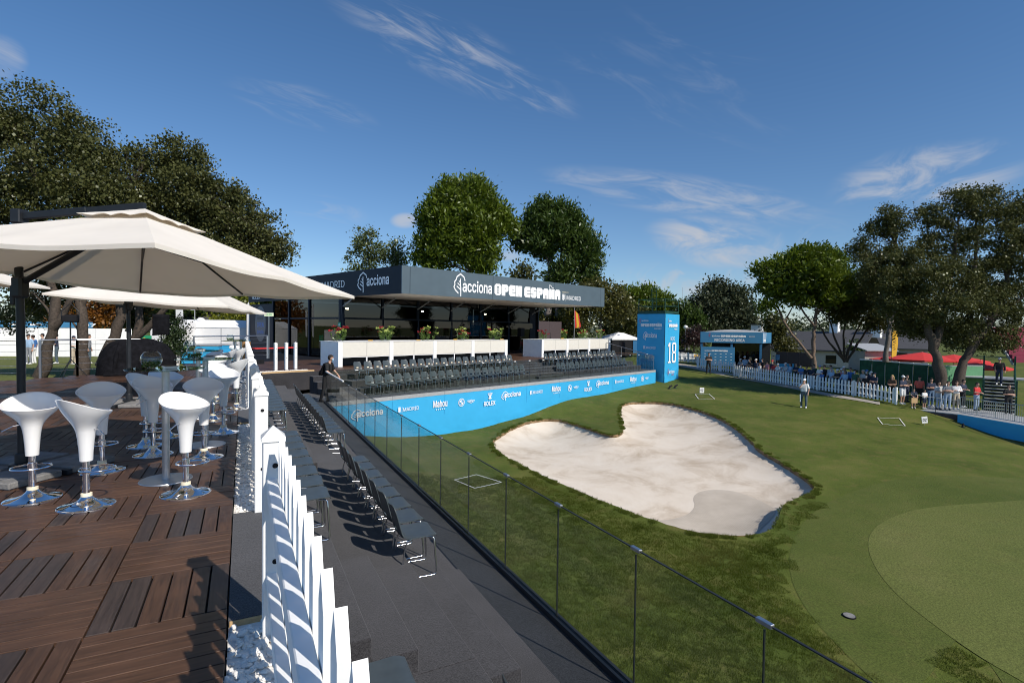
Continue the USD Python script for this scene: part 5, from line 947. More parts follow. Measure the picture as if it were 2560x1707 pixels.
# ------------------------------------------------------------------ far white picket fences
def far_fence(label, a, b, n, hgt, posts, pw=.10):
    t = thing('picket_fence', label, 'fence'); d = (b - a) * [1, 1, 0]; ln = np.linalg.norm(d); d /= ln; n_ = V(-d[1], d[0], 0)
    def g(k): q = a + (b - a) * k; return V(q[0], q[1], G(q[0], q[1]))
    for k in (np.arange(n) + .5) / n: q = g(k); h = pw / 2; obj('picket', prism(sg.Polygon([(-h, .06), (h, .06), (h, hgt - .09), (0, hgt), (-h, hgt - .09)]), q - n_ * .015, d, ZV, .03), 'white_paint', t)
    for z in (.28, .68):
        mb = MB(); ks = np.linspace(0, 1, 9)
        for k0, k1 in zip(ks[:-1], ks[1:]): mb.bar(g(k0) + ZV * z + n_ * .035, g(k1) + ZV * z + n_ * .035, .035, .08)
        obj('rail', mb, 'white_paint', t)
    for k in posts: q = g(k); obj('post', MB().box(q + n_ * .03 + ZV * (hgt / 2 + .02), (.11, .11, hgt + .04), d, n_, .01), 'white_paint', t)
    return t
fa, fb = at(1835, 943, 47.5), at(2239, 1010, 33.5)
far_fence('long white picket fence holding the crowd back on the right', fa, fb, 56, 1.05, np.linspace(0, 1, 6), .13)
far_fence('white picket fence in front of the blue hut, behind the standing guard', at(1743, 921, 52), at(1836, 931, 49.5), 16, 1.05, (0, .62, 1), .12)
far_fence('distant white picket fence between tower and hut, by the lamp posts', at(1695, 903, 62), at(1747, 906, 58), 16, 1.1, (0, .5, 1), .10)

# path and painted marks on the grass
pth = sg.Polygon([tuple(hit(x, y)[:2]) for x, y in ((1692, 915), (1740, 923), (1790, 935), (1838, 945), (1900, 956), (1980, 972), (2080, 992), (2200, 1012), (2200, 1006), (2080, 985), (1980, 964), (1900, 949), (1836, 936), (1790, 927), (1740, 915), (1692, 908))]).buffer(0)
pth = pth if pth.geom_type == 'Polygon' else max(pth.geoms, key=lambda q: q.area)
drape(pth, 0.7, 0.02, 'path', 'path_gravel', kind='structure', label='pale gravel path running behind the tower to the crowd fence', cat='path')
def square(label, px, sign=None):
    q = [hit(*p_) for p_ in px]; c = sum(q) / 4; t = thing('painted_square', label, 'marking', (c[0], c[1], 0), group=None)
    for a, b in zip(q, q[1:] + q[:1]):
        d = (b - a) / np.linalg.norm(b - a); n_ = V(-d[1], d[0], 0); ks = np.linspace(0, 1, 7); pp_ = [a + (b - a) * k for k in ks]; v = []
        for s_ in (-.02, .02): v += [[p_[0] + n_[0] * s_ - c[0], p_[1] + n_[1] * s_ - c[1], G(p_[0] + n_[0] * s_, p_[1] + n_[1] * s_) + .035] for p_ in pp_]
        i = np.arange(6); obj('line', (np.array(v), np.stack([i, i + 1, i + 8, i + 7], 1)), 'white_paint', t)
square('white painted drop zone square on the grass beyond the bunker, left of the standing man', [(1773, 986), (1787, 998.5), (1746, 997.7), (1738, 986.6)])
square('white painted drop zone square on the grass right of the standing man', [(2194, 1045), (2248.6, 1047), (2263, 1065.5), (2206.6, 1061.6)])
square('white painted drop zone square seen through the glass at lower left of the bunker', [(1136, 1201), (1191, 1188), (1253.5, 1207), (1186.5, 1222)])
def dz(label, px, py, w, rz, tilt=0):
    q = hit(px, py); t = thing('drop_zone_sign', label, 'sign', q, rz); obj('board', MB().box((0, 0, .30), (.30, .03, .36), V(math.cos(tilt), 0, math.sin(tilt)), YV, .004), 'white_paint', t); emb(t, 'letters', fit(text_poly('DZ', bold=True), -.10, .22, w=.20, h=.16), V(0, -.016, 0), XV, ZV, 'print_black'); obj('stake', MB().tube([(0, .02, -.05), (0, .02, .2)], .01, 6), 'grey_trim', t)
dz('small white DZ board behind the left drop zone square', 1754.5, 986, 42, -.42); dz('small tilted white DZ board on the right-hand slope', 2311, 1063, 29, -.55, .15)
q = hit(2123, 1541); t = thing('drain_cover', 'small round grey cover set in the collar of the green', 'cover', q + ZV * .02); obj('lid', MB().lathe([(0, .015), (.10, .013), (.10, -.02), (0, -.02)], 24), 'concrete', t); obj('rim', MB().lathe([(.101, .008), (.115, .008), (.115, -.03), (.101, -.03)], 24), 'black', t)
for (px, py), lb in zip(((1672, 972), (1686, 970)), ('left of two small black cable heads on the grass by the tower', 'right of two small black cable heads on the grass by the tower')):
    q = hit(px, py); t = thing('ground_microphone', lb, 'microphone', q); obj('body', MB().tube([(0, 0, .02), (.1, 0, .16), (.34, .05, .22)], (.05, .07, .06), 8), 'black', t); obj('foot', MB().box((.05, 0, .01), (.3, .2, .02)), 'dark_metal', t)
q = hit(2405, 1068); t = thing('ground_microphone', 'small black cable head on the grass below the blue platform', 'microphone', q); obj('body', MB().tube([(0, 0, .02), (.1, 0, .12), (.26, .05, .16)], (.04, .06, .05), 8), 'black', t); obj('foot', MB().box((.05, 0, .01), (.3, .2, .02)), 'dark_metal', t)

# ------------------------------------------------------------------ right-hand stand: platform, stairs, barriers
g0_, g1_ = at(2287, 1022, 33.0), at(2403, 1037, 31.2)
t = thing('grey_platform', 'low grey boarded platform under the spectators at the right', 'platform'); d = (g1_ - g0_) * [1, 1, 0]; ln = np.linalg.norm(d); d /= ln; n_ = V(-d[1], d[0], 0)
zp = float((g0_[2] + g1_[2]) / 2)
for k in range(5): obj('board', MB().box((g0_ + g1_) / 2 * [1, 1, 0] + n_ * (.35 + .7 * k) + ZV * (zp - .03), (ln + 3.5, .69, .05), d, n_), 'grey_trim', t)
obj('front_face', MB().box((g0_ + g1_) / 2 * [1, 1, 0] + ZV * (zp - .21), (ln, .04, .30), d, n_), 'purple_wall', t)
h0, h1 = at(2395, 1040, 31.0), at(2640, 1072, 26.0)
t = thing('blue_skirting', 'bright blue cloth skirting under the barrier at the right edge', 'banner'); d2_ = (h1 - h0) * [1, 1, 0]; l2 = np.linalg.norm(d2_); d2_ /= l2; m2_ = V(-d2_[1], d2_[0], 0); zq = float((h0[2] + h1[2]) / 2)
obj('cloth', MB().box((h0 + h1) / 2 * [1, 1, 0] + ZV * (zq - .42), (l2, .05, .84), d2_, m2_), 'banner_blue', t); obj('deck_strip', MB().box((h0 + h1) / 2 * [1, 1, 0] + m2_ * 1.53 + ZV * (zq - .02), (l2, 3.0, .06), d2_, m2_), 'grey_trim', t)
t = thing('crowd_barrier', 'grey steel crowd barrier with upright bars at the right edge', 'barrier')
for z in (.12, 1.02): obj('rail', MB().tube([h0 * [1, 1, 0] + m2_ * .12 + ZV * (zq + z), h1 * [1, 1, 0] + m2_ * .12 + ZV * (zq + z)], .022, 7), 'brushed_steel', t)
for k in np.linspace(0, 1, 46): q = h0 + (h1 - h0) * k; obj('bar', MB().tube([q * [1, 1, 0] + m2_ * .12 + ZV * (zq + .12), q * [1, 1, 0] + m2_ * .12 + ZV * (zq + 1.02)], .010 if round(k * 45) % 9 else .024, 5), 'brushed_steel', t)
t = thing('rope_line', 'pale rope strung between thin stakes in front of the right-hand spectators', 'rope')
rp = [at(2239, 985, 33.4), at(2287, 985, 32.6), at(2340, 994, 32), at(2400, 1000, 31)]
obj('rope', MB().tube([p_ for a, b in zip(rp[:-1], rp[1:]) for p_ in (a, (a + b) / 2 - ZV * .05)] + [rp[-1]], .012, 5), 'rope', t)
for p_ in rp[1:3]: obj('stake', MB().tube([V(p_[0], p_[1], zp - .3), p_ + ZV * .05], .018, 6), 'dark_metal', t)
t = thing('notice_board', 'small brown notice board low by the rope at the right', 'sign', at(2286, 1003, 32.4)); obj('board', MB().box((0, 0, .05), (.36, .03, .32), V(.88, -.48, 0), V(.48, .88, 0)), 'timber', t); obj('leg', MB().tube([(0, .03, -.5), (0, .03, 0)], .015, 6), 'dark_metal', t)
st0, st1 = at(2457, 1030, 33.5), at(2540, 1034, 32.5); t = thing('metal_stairs', 'steep metal stairs climbing to the right-hand grandstand', 'stairs'); d = (st1 - st0) * [1, 1, 0]; wst = np.linalg.norm(d); d /= wst; n_ = V(-d[1], d[0], 0); zs = float(st0[2]) + .02
for k in range(10): obj('tread', MB().box((st0 + st1) / 2 * [1, 1, 0] + n_ * (.3 * k + .4) + ZV * (zs + .19 * (k + 1)), (wst, .28, .045), d, n_), 'grey_trim', t); obj('riser', MB().box((st0 + st1) / 2 * [1, 1, 0] + n_ * (.3 * k + .52) + ZV * (zs + .19 * (k + 1) - .10), (wst - .02, .02, .14), d, n_), 'dark_metal', t)
for s_, e in ((st0, 0), (st1, 1)):
    for k in (.3, 3.1): q = s_ * [1, 1, 0] + n_ * k; zz_ = zs + .19 / .3 * (k - .3); obj('post', MB().box(q + ZV * (zz_ + .6), (.09, .09, 2.2 if k > 1 else 2.9), d, n_), 'green_paint', t)
    obj('handrail', MB().bar(s_ * [1, 1, 0] + n_ * .2 + ZV * (zs + 1.0), s_ * [1, 1, 0] + n_ * 3.3 + ZV * (zs + 3.0), .06, .08), 'green_paint', t)
obj('landing', MB().box((st0 + st1) / 2 * [1, 1, 0] + n_ * 4.4 + ZV * (zs + 1.92), (wst + 2, 2.2, .06), d, n_), 'grey_trim', t)
q0_ = at(2545, 905, 38); t = thing('maroon_staircase', 'maroon clad staircase at the far right edge', 'stairs'); d3 = V(.9, -.43, 0); n3 = V(.43, .9, 0)
for k in range(9): obj('step', MB().box(q0_ + d3 * 1.0 + n3 * (.26 * k) + ZV * (.28 * k + .1), (2.6, .27, .27), d3, n3), 'maroon', t)
obj('side_rail', MB().bar(q0_ - d3 * .35 + ZV * -.2, q0_ - d3 * .35 + n3 * 2.3 + ZV * 3.2, .09, .12), 'grey_trim', t)

# green screened fence, parasols, flags
e0, e1 = at(2149, 925, 44), at(2400, 935, 38); t = thing('green_screen_fence', 'dark green screened fence behind the right-hand spectators', 'fence'); d = (e1 - e0) * [1, 1, 0]; ln = np.linalg.norm(d); d /= ln; n_ = V(-d[1], d[0], 0)
for k in range(7):
    c = e0 + d * ln * (k + .5) / 7; zgk = float(G(c[0], c[1])); obj('screen_panel', MB().box(V(c[0], c[1], (zgk - .1 - .72 - .03 * k) / 2), (ln / 7 - .03, .04, -.72 - .03 * k - zgk + .1), d, n_), 'green_fence', t); obj('post', MB().tube([V(*(c - d * ln / 14 - n_ * .08)[:2], zgk), V(*(c - d * ln / 14 - n_ * .08)[:2], -1.0)], .03, 6), 'grey_trim', t)
    obj('top_board', MB().box(V(c[0], c[1], -.66 - .03 * k), (ln / 7 - .01, .10, .10), d, n_), 'tent_white', t)
for (px, w, lb) in ((2380, 37, 'left of two light green panels between the leaning tree trunks'), (2432, 37.5, 'light green panel left of the metal stairs')):
    c = at(px, 940, w); t = thing('green_hoarding', lb, 'panel', V(c[0], c[1], 0)); obj('panel', MB().box((0, 0, -1.7), (1.5, .05, 2.0), V(.9, -.43, 0), V(.43, .9, 0)), 'light_green', t); obj('frame', MB().box((0, 0, -.68), (1.6, .07, .06), V(.9, -.43, 0), V(.43, .9, 0)), 'grey_trim', t)
def parasol(label, px, py, w, r, h):
    q = at(px, py, w); t = thing('red_parasol', label, 'parasol', V(q[0], q[1], 0), .3, 'red parasols beyond the green fence'); z = float(q[2]); n = 8; a = np.arange(n) * 2 * PI / n + .2; v = np.vstack([np.stack([r * np.cos(a), r * np.sin(a), np.full(n, z - h)], 1), [[0, 0, z]], np.stack([r * np.cos(a), r * np.sin(a), np.full(n, z - h - .12)], 1)]); i = np.arange(n); j = (i + 1) % n
    obj('canopy', (v, np.vstack([np.stack([i, j, np.full(n, n)], 1), np.stack([i, n + 1 + j, j], 1), np.stack([i, n + 1 + i, n + 1 + j], 1)])), 'red_cloth', t); obj('pole', MB().tube([(0, 0, z - 3.0), (0, 0, z + .05)], .03, 6), 'grey_trim', t)
parasol('large red parasol behind the left part of the green fence', 2306, 880, 47, 3.0, .62); parasol('red parasol half hidden behind the forked tree trunk', 2385, 886, 46, 2.4, .5); parasol('red parasol just left of the metal stairs', 2452, 901, 42, 2.0, .55); parasol('small low red parasol at the far left behind the green fence', 2245, 889, 49, 2.2, .35)
def feather(label, px0, py0, px1, py1, w, mat, width=.55, text=None, tmat='print_white'):
    a, b = at(px0, py0, w), at(px1, py1, w); t = thing('feather_flag', label, 'flag', a * [1, 1, 0]); z0, z1 = float(a[2]), float(b[2]); hh = z1 - z0; ax = RT * [1, 1, 0]; ax = ax / np.linalg.norm(ax)
    pl = sg.Polygon([(0, 0), (width * .75, .12), (width, hh * .5), (width * .95, hh * .85), (width * .6, hh * .98), (.12, hh), (0, hh * .9)]); obj('cloth', prism(pl, V(0, 0, z0), ax, ZV, .015), mat, t); obj('pole', MB().tube([V(0, 0, z0 - 1.2) - ax * .02, V(0, 0, z0) - ax * .02, V(0, 0, z1 - .05) - ax * .02], .022, 6), 'dark_metal', t)
    if text: emb(t, 'script_marks', uni(*[line([(width * (.25 + .3 * math.sin(5 * k + q)), hh * (.28 + .06 * k + .02 * q)) for q in (0, .8, 1.6, 2.4)], .05) for k in range(8)]).intersection(pl.buffer(-.04)), V(0, 0, z0), ax, ZV, tmat, lift=.016)
feather('yellow feather flag with dark lettering behind the green fence', 2229, 893, 2236, 826, 45, 'yellow_cloth', .5, True, 'print_black')
t = thing('striped_flag', 'red and yellow striped flag hanging on a pole beyond the planters', 'flag', at(1435, 845, 55) * [1, 1, 0]); z_ = float(at(1435, 845, 55)[2]); ax = RT * [1, 1, 0]
obj('pole', MB().tube([(0, 0, z_ - 2), (0, 0, z_ + 3.2)], .03, 6), 'grey_trim', t)
for k, (m_, x0, x1) in enumerate((('barrier_red', 0, .12), ('yellow_cloth', .12, .34), ('barrier_red', .34, .44))): obj('stripe', prism(sg.Polygon([(x0, 2.9 - x0), (x1, 2.9 - x1), (x1 * 1.3 + .12, 1.2), (x0 * 1.3 + .1, 1.0)]), V(0, 0, z_), ax, ZV, .02), m_, t)
# street lamps, parked car, houses, hoarding
for (px, py, w, lb) in ((1714, 820, 68, 'globe street lamp left of the hut, nearer one'), (1723, 825, 72, 'globe street lamp just right of its neighbour, left of the hut')):
    q = at(px, py, w); t = thing('globe_lamp', lb, 'street lamp', q * [1, 1, 0]); obj('pole', MB().tube([(0, 0, -2.5), (0, 0, q[2] - .1)], .05, 8), 'grey_trim', t); obj('globe', MB().add(*(lambda m: (np.asarray(m.vertices) * .26 + [0, 0, q[2] + .12], m.faces))(trimesh.creation.icosphere(subdivisions=2))), 'tent_white', t, smooth=True)
cq = at(1712, 893, 66); t = thing('parked_car', 'white car with yellow rear panels parked left of the hut', 'car', V(cq[0], cq[1], G(cq[0], cq[1]) + .0), 0.2)
obj('body', MB().add(m3.Manifold.hull_points(np.array([[x, y, z] for y in (-.82, .82) for x, z in ((-2.0, .35), (2.0, .35), (2.05, .75), (-2.05, .8), (1.0, .98), (-1.9, 1.0))]))), 'white_paint', t); obj('cabin', MB().add(m3.Manifold.hull_points(np.array([[x, y, z] for y in (-.7, .7) for x, z in ((-1.6, .98), (.9, .98), (.3, 1.45), (-1.2, 1.48))]))), 'pane_dark', t)
obj('rear_panel', MB().box((1.2, -.83, .68), (1.2, .02, .4)), 'yellow_cloth', t)
for x in (-1.3, 1.3):
    for y in (-.8, .8): v, f = lathe([(0, .1), (.32, .1), (.32, -.1), (0, -.1)], 16); obj('wheel', (np.stack([v[:, 0] + x, v[:, 2] + y, v[:, 1] + .33], 1), f), 'tyre', t)
def house(label, p0, p1, w0, w1, yr, ye, yg, depth=8, ov=.4):
    a, b = at(p0, ye, w0), at(p1, ye, w1); t = thing('slate_house', label, 'house'); d = (b - a) * [1, 1, 0]; ln = np.linalg.norm(d); d /= ln; n_ = V(-d[1], d[0], 0); ze = float((a[2] + b[2]) / 2); zr = float(at((p0 + p1) / 2, yr, (w0 + w1) / 2)[2]) + .4; zg_ = ze - 3.2; c = (a + b) / 2 * [1, 1, 0]
    obj('wall', MB().box(c + n_ * depth / 2 + ZV * ((ze + zg_) / 2), (ln, depth, ze - zg_), d, n_), 'house_wall', t); k = ln / 2 + ov
    v = np.array([c + d * x + n_ * y + ZV * z for x, y, z in ((-k, -ov, ze - .1), (k, -ov, ze - .1), (k, depth / 2, zr), (-k, depth / 2, zr), (-k, depth + ov, ze - .1), (k, depth + ov, ze - .1))]); rf = obj('roof', (np.vstack([v, v - ZV * .15]), np.array([[0, 1, 2, 3], [3, 2, 5, 4], [1, 0, 6, 7], [7, 6, 9, 8], [9, 10, 11, 8], [0, 3, 9, 6], [2, 1, 7, 8]])), 'roof_slate', t)
    for x in np.arange(-ln / 2 + 1.5, ln / 2 - 1, 3.0): wn = obj('window', MB().box(c + d * x - n_ * .02 + ZV * (ze - 1.3), (1.2, .06, 1.1), d, n_), 'pane_dark', t); obj('sill', MB().box(c + d * x - n_ * .06 + ZV * (ze - 1.9), (1.4, .14, .08), d, n_), 'white_paint', wn)
    return t, c, d, n_, zr, rf
t, c, d, n_, zr, rf = house('long low house with a dark slate roof behind the stone pine', 1928, 2150, 74, 66, 836, 872, 905)
for x in (-6.5, 1.2, 6.0): ch = obj('chimney', MB().box(c + d * x + n_ * 4.2 + ZV * (zr + .5), (1.0, 1.0, 2.4), d, n_), 'tent_white', rf if False else t)
house('second slate-roofed house, farther right behind the trees', 2105, 2320, 82, 76, 832, 868, 900)
q = at(1893, 822, 70); t = thing('white_chimney_block', 'square white chimney block rising right behind the blue hut', 'chimney', V(q[0], q[1], 0), .5); obj('block', MB().box((0, 0, q[2] - 1.2), (1.3, 1.3, 3.4)), 'tent_white', t); obj('cap', MB().box((0, 0, q[2] + .58), (1.5, 1.5, .14)), 'dark_metal', t)
q = at(2180, 868, 52); t = thing('metal_shed', 'shed with a sloping pale metal roof beyond the green fence', 'shed', V(q[0], q[1], 0), -.4); z_ = float(q[2]); obj('roof', MB().add(m3.Manifold.hull_points(np.array([[-1.6, -1.4, z_ - .25], [1.6, -1.4, z_ - .25], [1.6, 1.4, z_ + .35], [-1.6, 1.4, z_ + .35], [-1.6, -1.4, z_ - .32], [1.6, -1.4, z_ - .32], [1.6, 1.4, z_ + .28], [-1.6, 1.4, z_ + .28]]))), 'grey_trim', t); obj('wall', MB().box((0, .2, z_ - 1.6), (2.8, 2.2, 2.4)), 'house_wall', t)
a, b = at(1940, 898, 57), at(2030, 902, 54); t = thing('hoarding', 'dull brown hoarding behind the crowd near the stone pine', 'fence'); d = (b - a) * [1, 1, 0]; ln = np.linalg.norm(d); d /= ln; n_ = V(-d[1], d[0], 0)
for k in range(3): c = a + (b - a) * (k + .5) / 3; obj('panel', MB().box(V(c[0], c[1], -1.55), (ln / 3 - .03, .06, 1.9), d, n_), 'purple_wall', t)
c = at(1966, 913, 51.5); t = thing('blue_hoarding', 'low bright blue panel behind the crowd', 'panel', V(c[0], c[1], 0)); obj('panel', MB().box((0, 0, -2.0), (1.5, .05, .9), V(.9, -.43, 0), V(.43, .9, 0)), 'banner_blue', t); obj('foot', MB().box((0, 0, -2.5), (.1, .5, .12)), 'dark_metal', t)
c = at(1944, 893, 53); t = thing('blue_placard', 'small pale blue placard held above the crowd', 'sign', V(c[0], c[1], c[2])); obj('board', MB().box((0, 0, 0), (.42, .03, .55), V(.9, -.43, 0), V(.43, .9, 0)), 'oval_grey' if False else 'sign_blue', t); obj('stick', MB().tube([(0, .03, -.9), (0, .03, 0)], .015, 6), 'timber', t)
# far hills with a few towers of a distant town
for nm, lb, w, base_y, amp, seed in (('hill', 'hazy wooded ridge far away behind the hut', 900, 818, 14, 1), ('hill', 'nearer wooded rise behind the right-hand trees', 420, 826, 10, 2)):
    xs = np.linspace(-600, 3300, 90); top = [at(x, base_y + .013 * (x - 1280) + .0 - amp * meshkit.fbm(np.array([[x / 300., seed, 0]]), 4)[0], w) for x in xs]; top = np.array(top); front = top - (FW * [1, 1, 0]) * 60; front[:, 2] = -8; back = top + (FW * [1, 1, 0]) * 150; back[:, 2] = -8; v = np.vstack([front, top, back]); n = len(xs); i = np.arange(n - 1)
    obj(nm, (v, np.vstack([np.stack([i + k * n, i + 1 + k * n, i + 1 + (k + 1) * n, i + (k + 1) * n], 1) for k in (0, 1)])), 'hill_green', smooth=True, kind='structure', label=lb, cat='hill')
for k, (px, h, w_, lb) in enumerate(((1893, 10, 16, 'tiny pale block on the ridge behind the hut'), (1921, 9, 22, 'tiny wide pale block on the ridge right of its neighbour'), (1720, 8, 14, 'tiny pale block on the ridge left of the round oak'))):
    q = at(px, 806, 880); t = thing('distant_building', lb, 'building', q - ZV * 3); obj('wall', MB().box((0, 0, h / 2), (w_, 12, h), RT * [1, 1, 0], FW * [1, 1, 0]), 'tent_white', t); obj('window_band', MB().box(V(0, 0, h * .6) - FW * [1, 1, 0] * 6.1, (w_ * .8, .2, h * .12), RT * [1, 1, 0], FW * [1, 1, 0]), 'dark_metal', t)
# ------------------------------------------------------------------ trees: trunk and limbs, then leaves in clumps
def leaves(blobs, n, ls, seed, needle=False, clump=0.21, hollow=0.40, flat=0.75):
    """blobs: (centre, radii (across, deep, up)); n leaf faces of about ls metres shared out by size"""
    r = np.random.RandomState(seed); wts = np.array([b[1][0] * b[1][2] for b in blobs]); wts = wts / wts.sum(); V_, cl = [], []
    for (c, rad), wt in zip(blobs, wts):
        m = max(6, int(n * wt)); rad = np.asarray(rad); R = rad.mean(); k = int(np.clip(2.2 / clump ** 2, 8, 40)); k = min(k, max(5, m // 20))
        d = r.normal(0, 1, (k, 3)); d /= np.linalg.norm(d, axis=1, keepdims=True); cc = c + d * rad * (hollow + (1.05 - hollow) * r.rand(k, 1) ** 0.6); cl.append(cc)
        size = clump * R * r.uniform(0.6, 1.35, k); w_ = size ** 2; idx = r.choice(k, m, p=w_ / w_.sum())
        tw = max(4, m // 16); ti = r.choice(k, tw, p=w_ / w_.sum()); g = r.normal(0, 1, (tw, 3)); g /= np.linalg.norm(g, axis=1, keepdims=True); g = g * (r.rand(tw, 1) ** 0.42) * [1.25, 1.25, flat]; tp_ = cc[ti] + g * size[ti][:, None] * 1.25
        li = r.randint(0, tw, m); g = g[li]; p = tp_[li] + r.normal(0, 1, (m, 3)) * ls * 1.5 * [1, 1, .8]
        if needle:
            ax = g + [0, 0, 0.6] + r.normal(0, .25, (m, 3)); ax /= np.linalg.norm(ax, axis=1, keepdims=True); ln, wd = 1.5, 0.28
        else:
            ax = r.normal(0, 1, (m, 3)); ax[:, 2] *= .6; ax /= np.linalg.norm(ax, axis=1, keepdims=True); ln, wd = 0.75, 0.42
        nn = r.normal(0, 1, (m, 3)); sd = np.cross(ax, nn); sd /= np.linalg.norm(sd, axis=1, keepdims=True) + 1e-9; s = ls * r.uniform(0.6, 1.45, (m, 1))
        V_.append(np.stack([p - ax * ln * s * .5, p + sd * wd * s, p + ax * ln * s * .5, p - sd * wd * s], 1))
    v = np.concatenate(V_).reshape(-1, 3); q = np.arange(len(v)).reshape(-1, 4)
    return (v, np.vstack([q[:, [0, 1, 2]], q[:, [0, 2, 3]]])), np.vstack(cl)
def limb_mesh(mb, pts, r0, r1, sides=8, seed=0):
    p = np.asarray(pts, float); d = np.concatenate([[0], np.cumsum(np.linalg.norm(np.diff(p, axis=0), axis=1))]); n = max(6, int(d[-1] / 0.35)); u = np.linspace(0, d[-1], n)
    q = np.stack([np.interp(u, d, p[:, k]) for k in range(3)], 1); 
    for _ in range(2): q[1:-1] = (q[:-2] + 2 * q[1:-1] + q[2:]) / 4
    r = np.random.RandomState(seed); q[1:-1] += r.normal(0, r0 * .16, q[1:-1].shape); rr = r0 + (r1 - r0) * (u / d[-1]) ** 0.8; rr = rr * (1 + .10 * np.sin(u * 3 + seed)); 
    mb.tube(q, rr, sides); return q
_seed = [100]
def tree(label, w, limbs, blobs, n, ls, mat, bark='bark', needle=False, name='tree', cat='tree', depth=1.0, twigs=10, clump=0.21, hollow=0.40, group=None):
    """limbs: (points (px, py[, depth offset]), radius at the foot, at the tip); blobs: (px, py, depth offset, half width, half height) in pixels at depth w"""
    _seed[0] += 1; sd = _seed[0]; t = thing(name, label, cat, group=group); bl = []
    for b in blobs: c = at(b[0], b[1], w + b[2]); k = (w + b[2]) / F_PX; bl.append((c, (b[3] * k, (b[3] * .5 + b[4] * .5) * k * depth, b[4] * k)))
    lf, cl = leaves(bl, int(n * 1.15), ls * 1.12, sd, needle, clump, hollow); mb = MB(); ends = []
    for i, (pts, r0, r1) in enumerate(limbs):
        q = limb_mesh(mb, [at(p[0], p[1], w + (p[2] if len(p) > 2 else 0)) for p in pts], r0, r1, 9 if r0 > .12 else 6, sd + i); ends.append(q[len(q) // 2:])
    if ends:
        e = np.vstack(ends); r = np.random.RandomState(sd); pick = cl[r.permutation(len(cl))[:twigs * len(blobs)]]; r1m = max(.010, np.mean([l[2] for l in limbs]) * .28)
        for c in pick:
            a = e[np.argmin(np.linalg.norm(e - c, axis=1) + r.uniform(0, .8, len(e)))]; m = (a + c) / 2 + r.normal(0, .10, 3) * np.linalg.norm(c - a); mb.tube([a, m, c], [r1m, r1m * .6, r1m * .25], 4, caps=False)
        obj('trunk', mb, bark, t, smooth=True)
    obj('crown', lf, mat, t)
    return t
tree('gnarled leaning oak at far left, its trunk leftmost behind the deck railing', 17.2, [([(97, 945), (112, 885), (133, 822), (140, 780), (120, 690), (100, 560), (80, 420)], .19, .05), ([(133, 822), (165, 775), (185, 740), (230, 620), (220, 500)], .12, .04), ([(137, 800), (110, 760), (85, 735)], .06, .02), ([(120, 690), (40, 600), (-20, 480)], .08, .03)],
     [(60, 290, 0, 120, 75), (120, 350, .8, 130, 90), (-50, 400, 0, 130, 130), (60, 430, -.6, 140, 100), (185, 430, .3, 95, 95), (90, 540, .4, 150, 90), (215, 520, -.3, 100, 75), (-30, 590, 0, 130, 80), (140, 620, .6, 140, 60), (250, 600, 0, 80, 55), (30, 690, .3, 110, 40), (120, 755, 1.5, 60, 40), (60, 790, 2.2, 55, 40)], 62000, .085, 'leaf_oak', twigs=14)
tree('gnarled oak with an S-shaped trunk, second from the left behind the railing', 17.6, [([(203, 938), (198, 895), (214, 842), (219, 812), (203, 775), (186, 742), (200, 640), (240, 520)], .21, .05), ([(212, 850), (195, 822), (178, 800)], .07, .025), ([(203, 775), (230, 700), (300, 560), (330, 450)], .10, .03)],
     [(290, 470, 0, 70, 65), (260, 400, .5, 40, 35), (320, 540, 0, 80, 60), (290, 620, .4, 90, 55), (360, 610, 0, 70, 50), (220, 690, 1, 90, 45), (300, 720, 1.2, 70, 30), (340, 390, .4, 30, 28)], 26000, .085, 'leaf_oak', twigs=14)
tree('gnarled oak right of the S-shaped trunk, its crown reaching right over the umbrella', 18.6, [([(255, 915), (270, 880), (290, 835), (304, 780), (306, 720), (340, 620), (400, 500), (420, 400)], .20, .05), ([(318, 668), (430, 560), (520, 480)], .10, .03)],
     [(425, 385, 0, 32, 45), (470, 400, .4, 40, 40), (400, 450, .3, 60, 55), (470, 470, -.3, 75, 60), (540, 500, 0, 75, 60), (420, 540, 0, 90, 60), (510, 570, .4, 95, 60), (590, 560, 0, 70, 65), (640, 590, .3, 60, 55), (580, 640, 0, 90, 45), (660, 650, 0, 60, 40), (705, 620, 0, 32, 35), (400, 620, .5, 90, 50), (480, 650, .6, 90, 45)], 58000, .085, 'leaf_oak', twigs=14)
tree('forked oak with a V of two trunks behind the black loudspeaker', 18.9, [([(322, 890), (334, 855), (345, 810), (350, 740), (370, 640)], .17, .05), ([(336, 850), (375, 815), (415, 772), (470, 720), (560, 640)], .13, .04)],
     [(350, 770, .8, 28, 40), (345, 800, .6, 22, 25), (360, 720, .6, 50, 30), (450, 690, 0, 70, 30), (540, 690, .3, 70, 28)], 9000, .085, 'leaf_oak', twigs=10)
tree('orange autumn tree beyond the white wall on the left', 46, [([(262, 880), (262, 800)], .18, .06)], [(250, 770, 0, 55, 38), (300, 790, 1, 40, 35), (215, 800, 0, 45, 28), (280, 740, 0, 40, 28), (330, 770, 1, 30, 35), (175, 790, 0, 40, 35)], 9000, .22, 'leaf_autumn')
tree('bright yellow-green tree left of the pavilion', 50, [([(598, 850), (598, 800)], .14, .05)], [(600, 785, 0, 38, 36), (565, 815, 0, 40, 26), (635, 815, 0, 38, 26), (600, 825, 0, 50, 22)], 7000, .22, 'leaf_yellow')
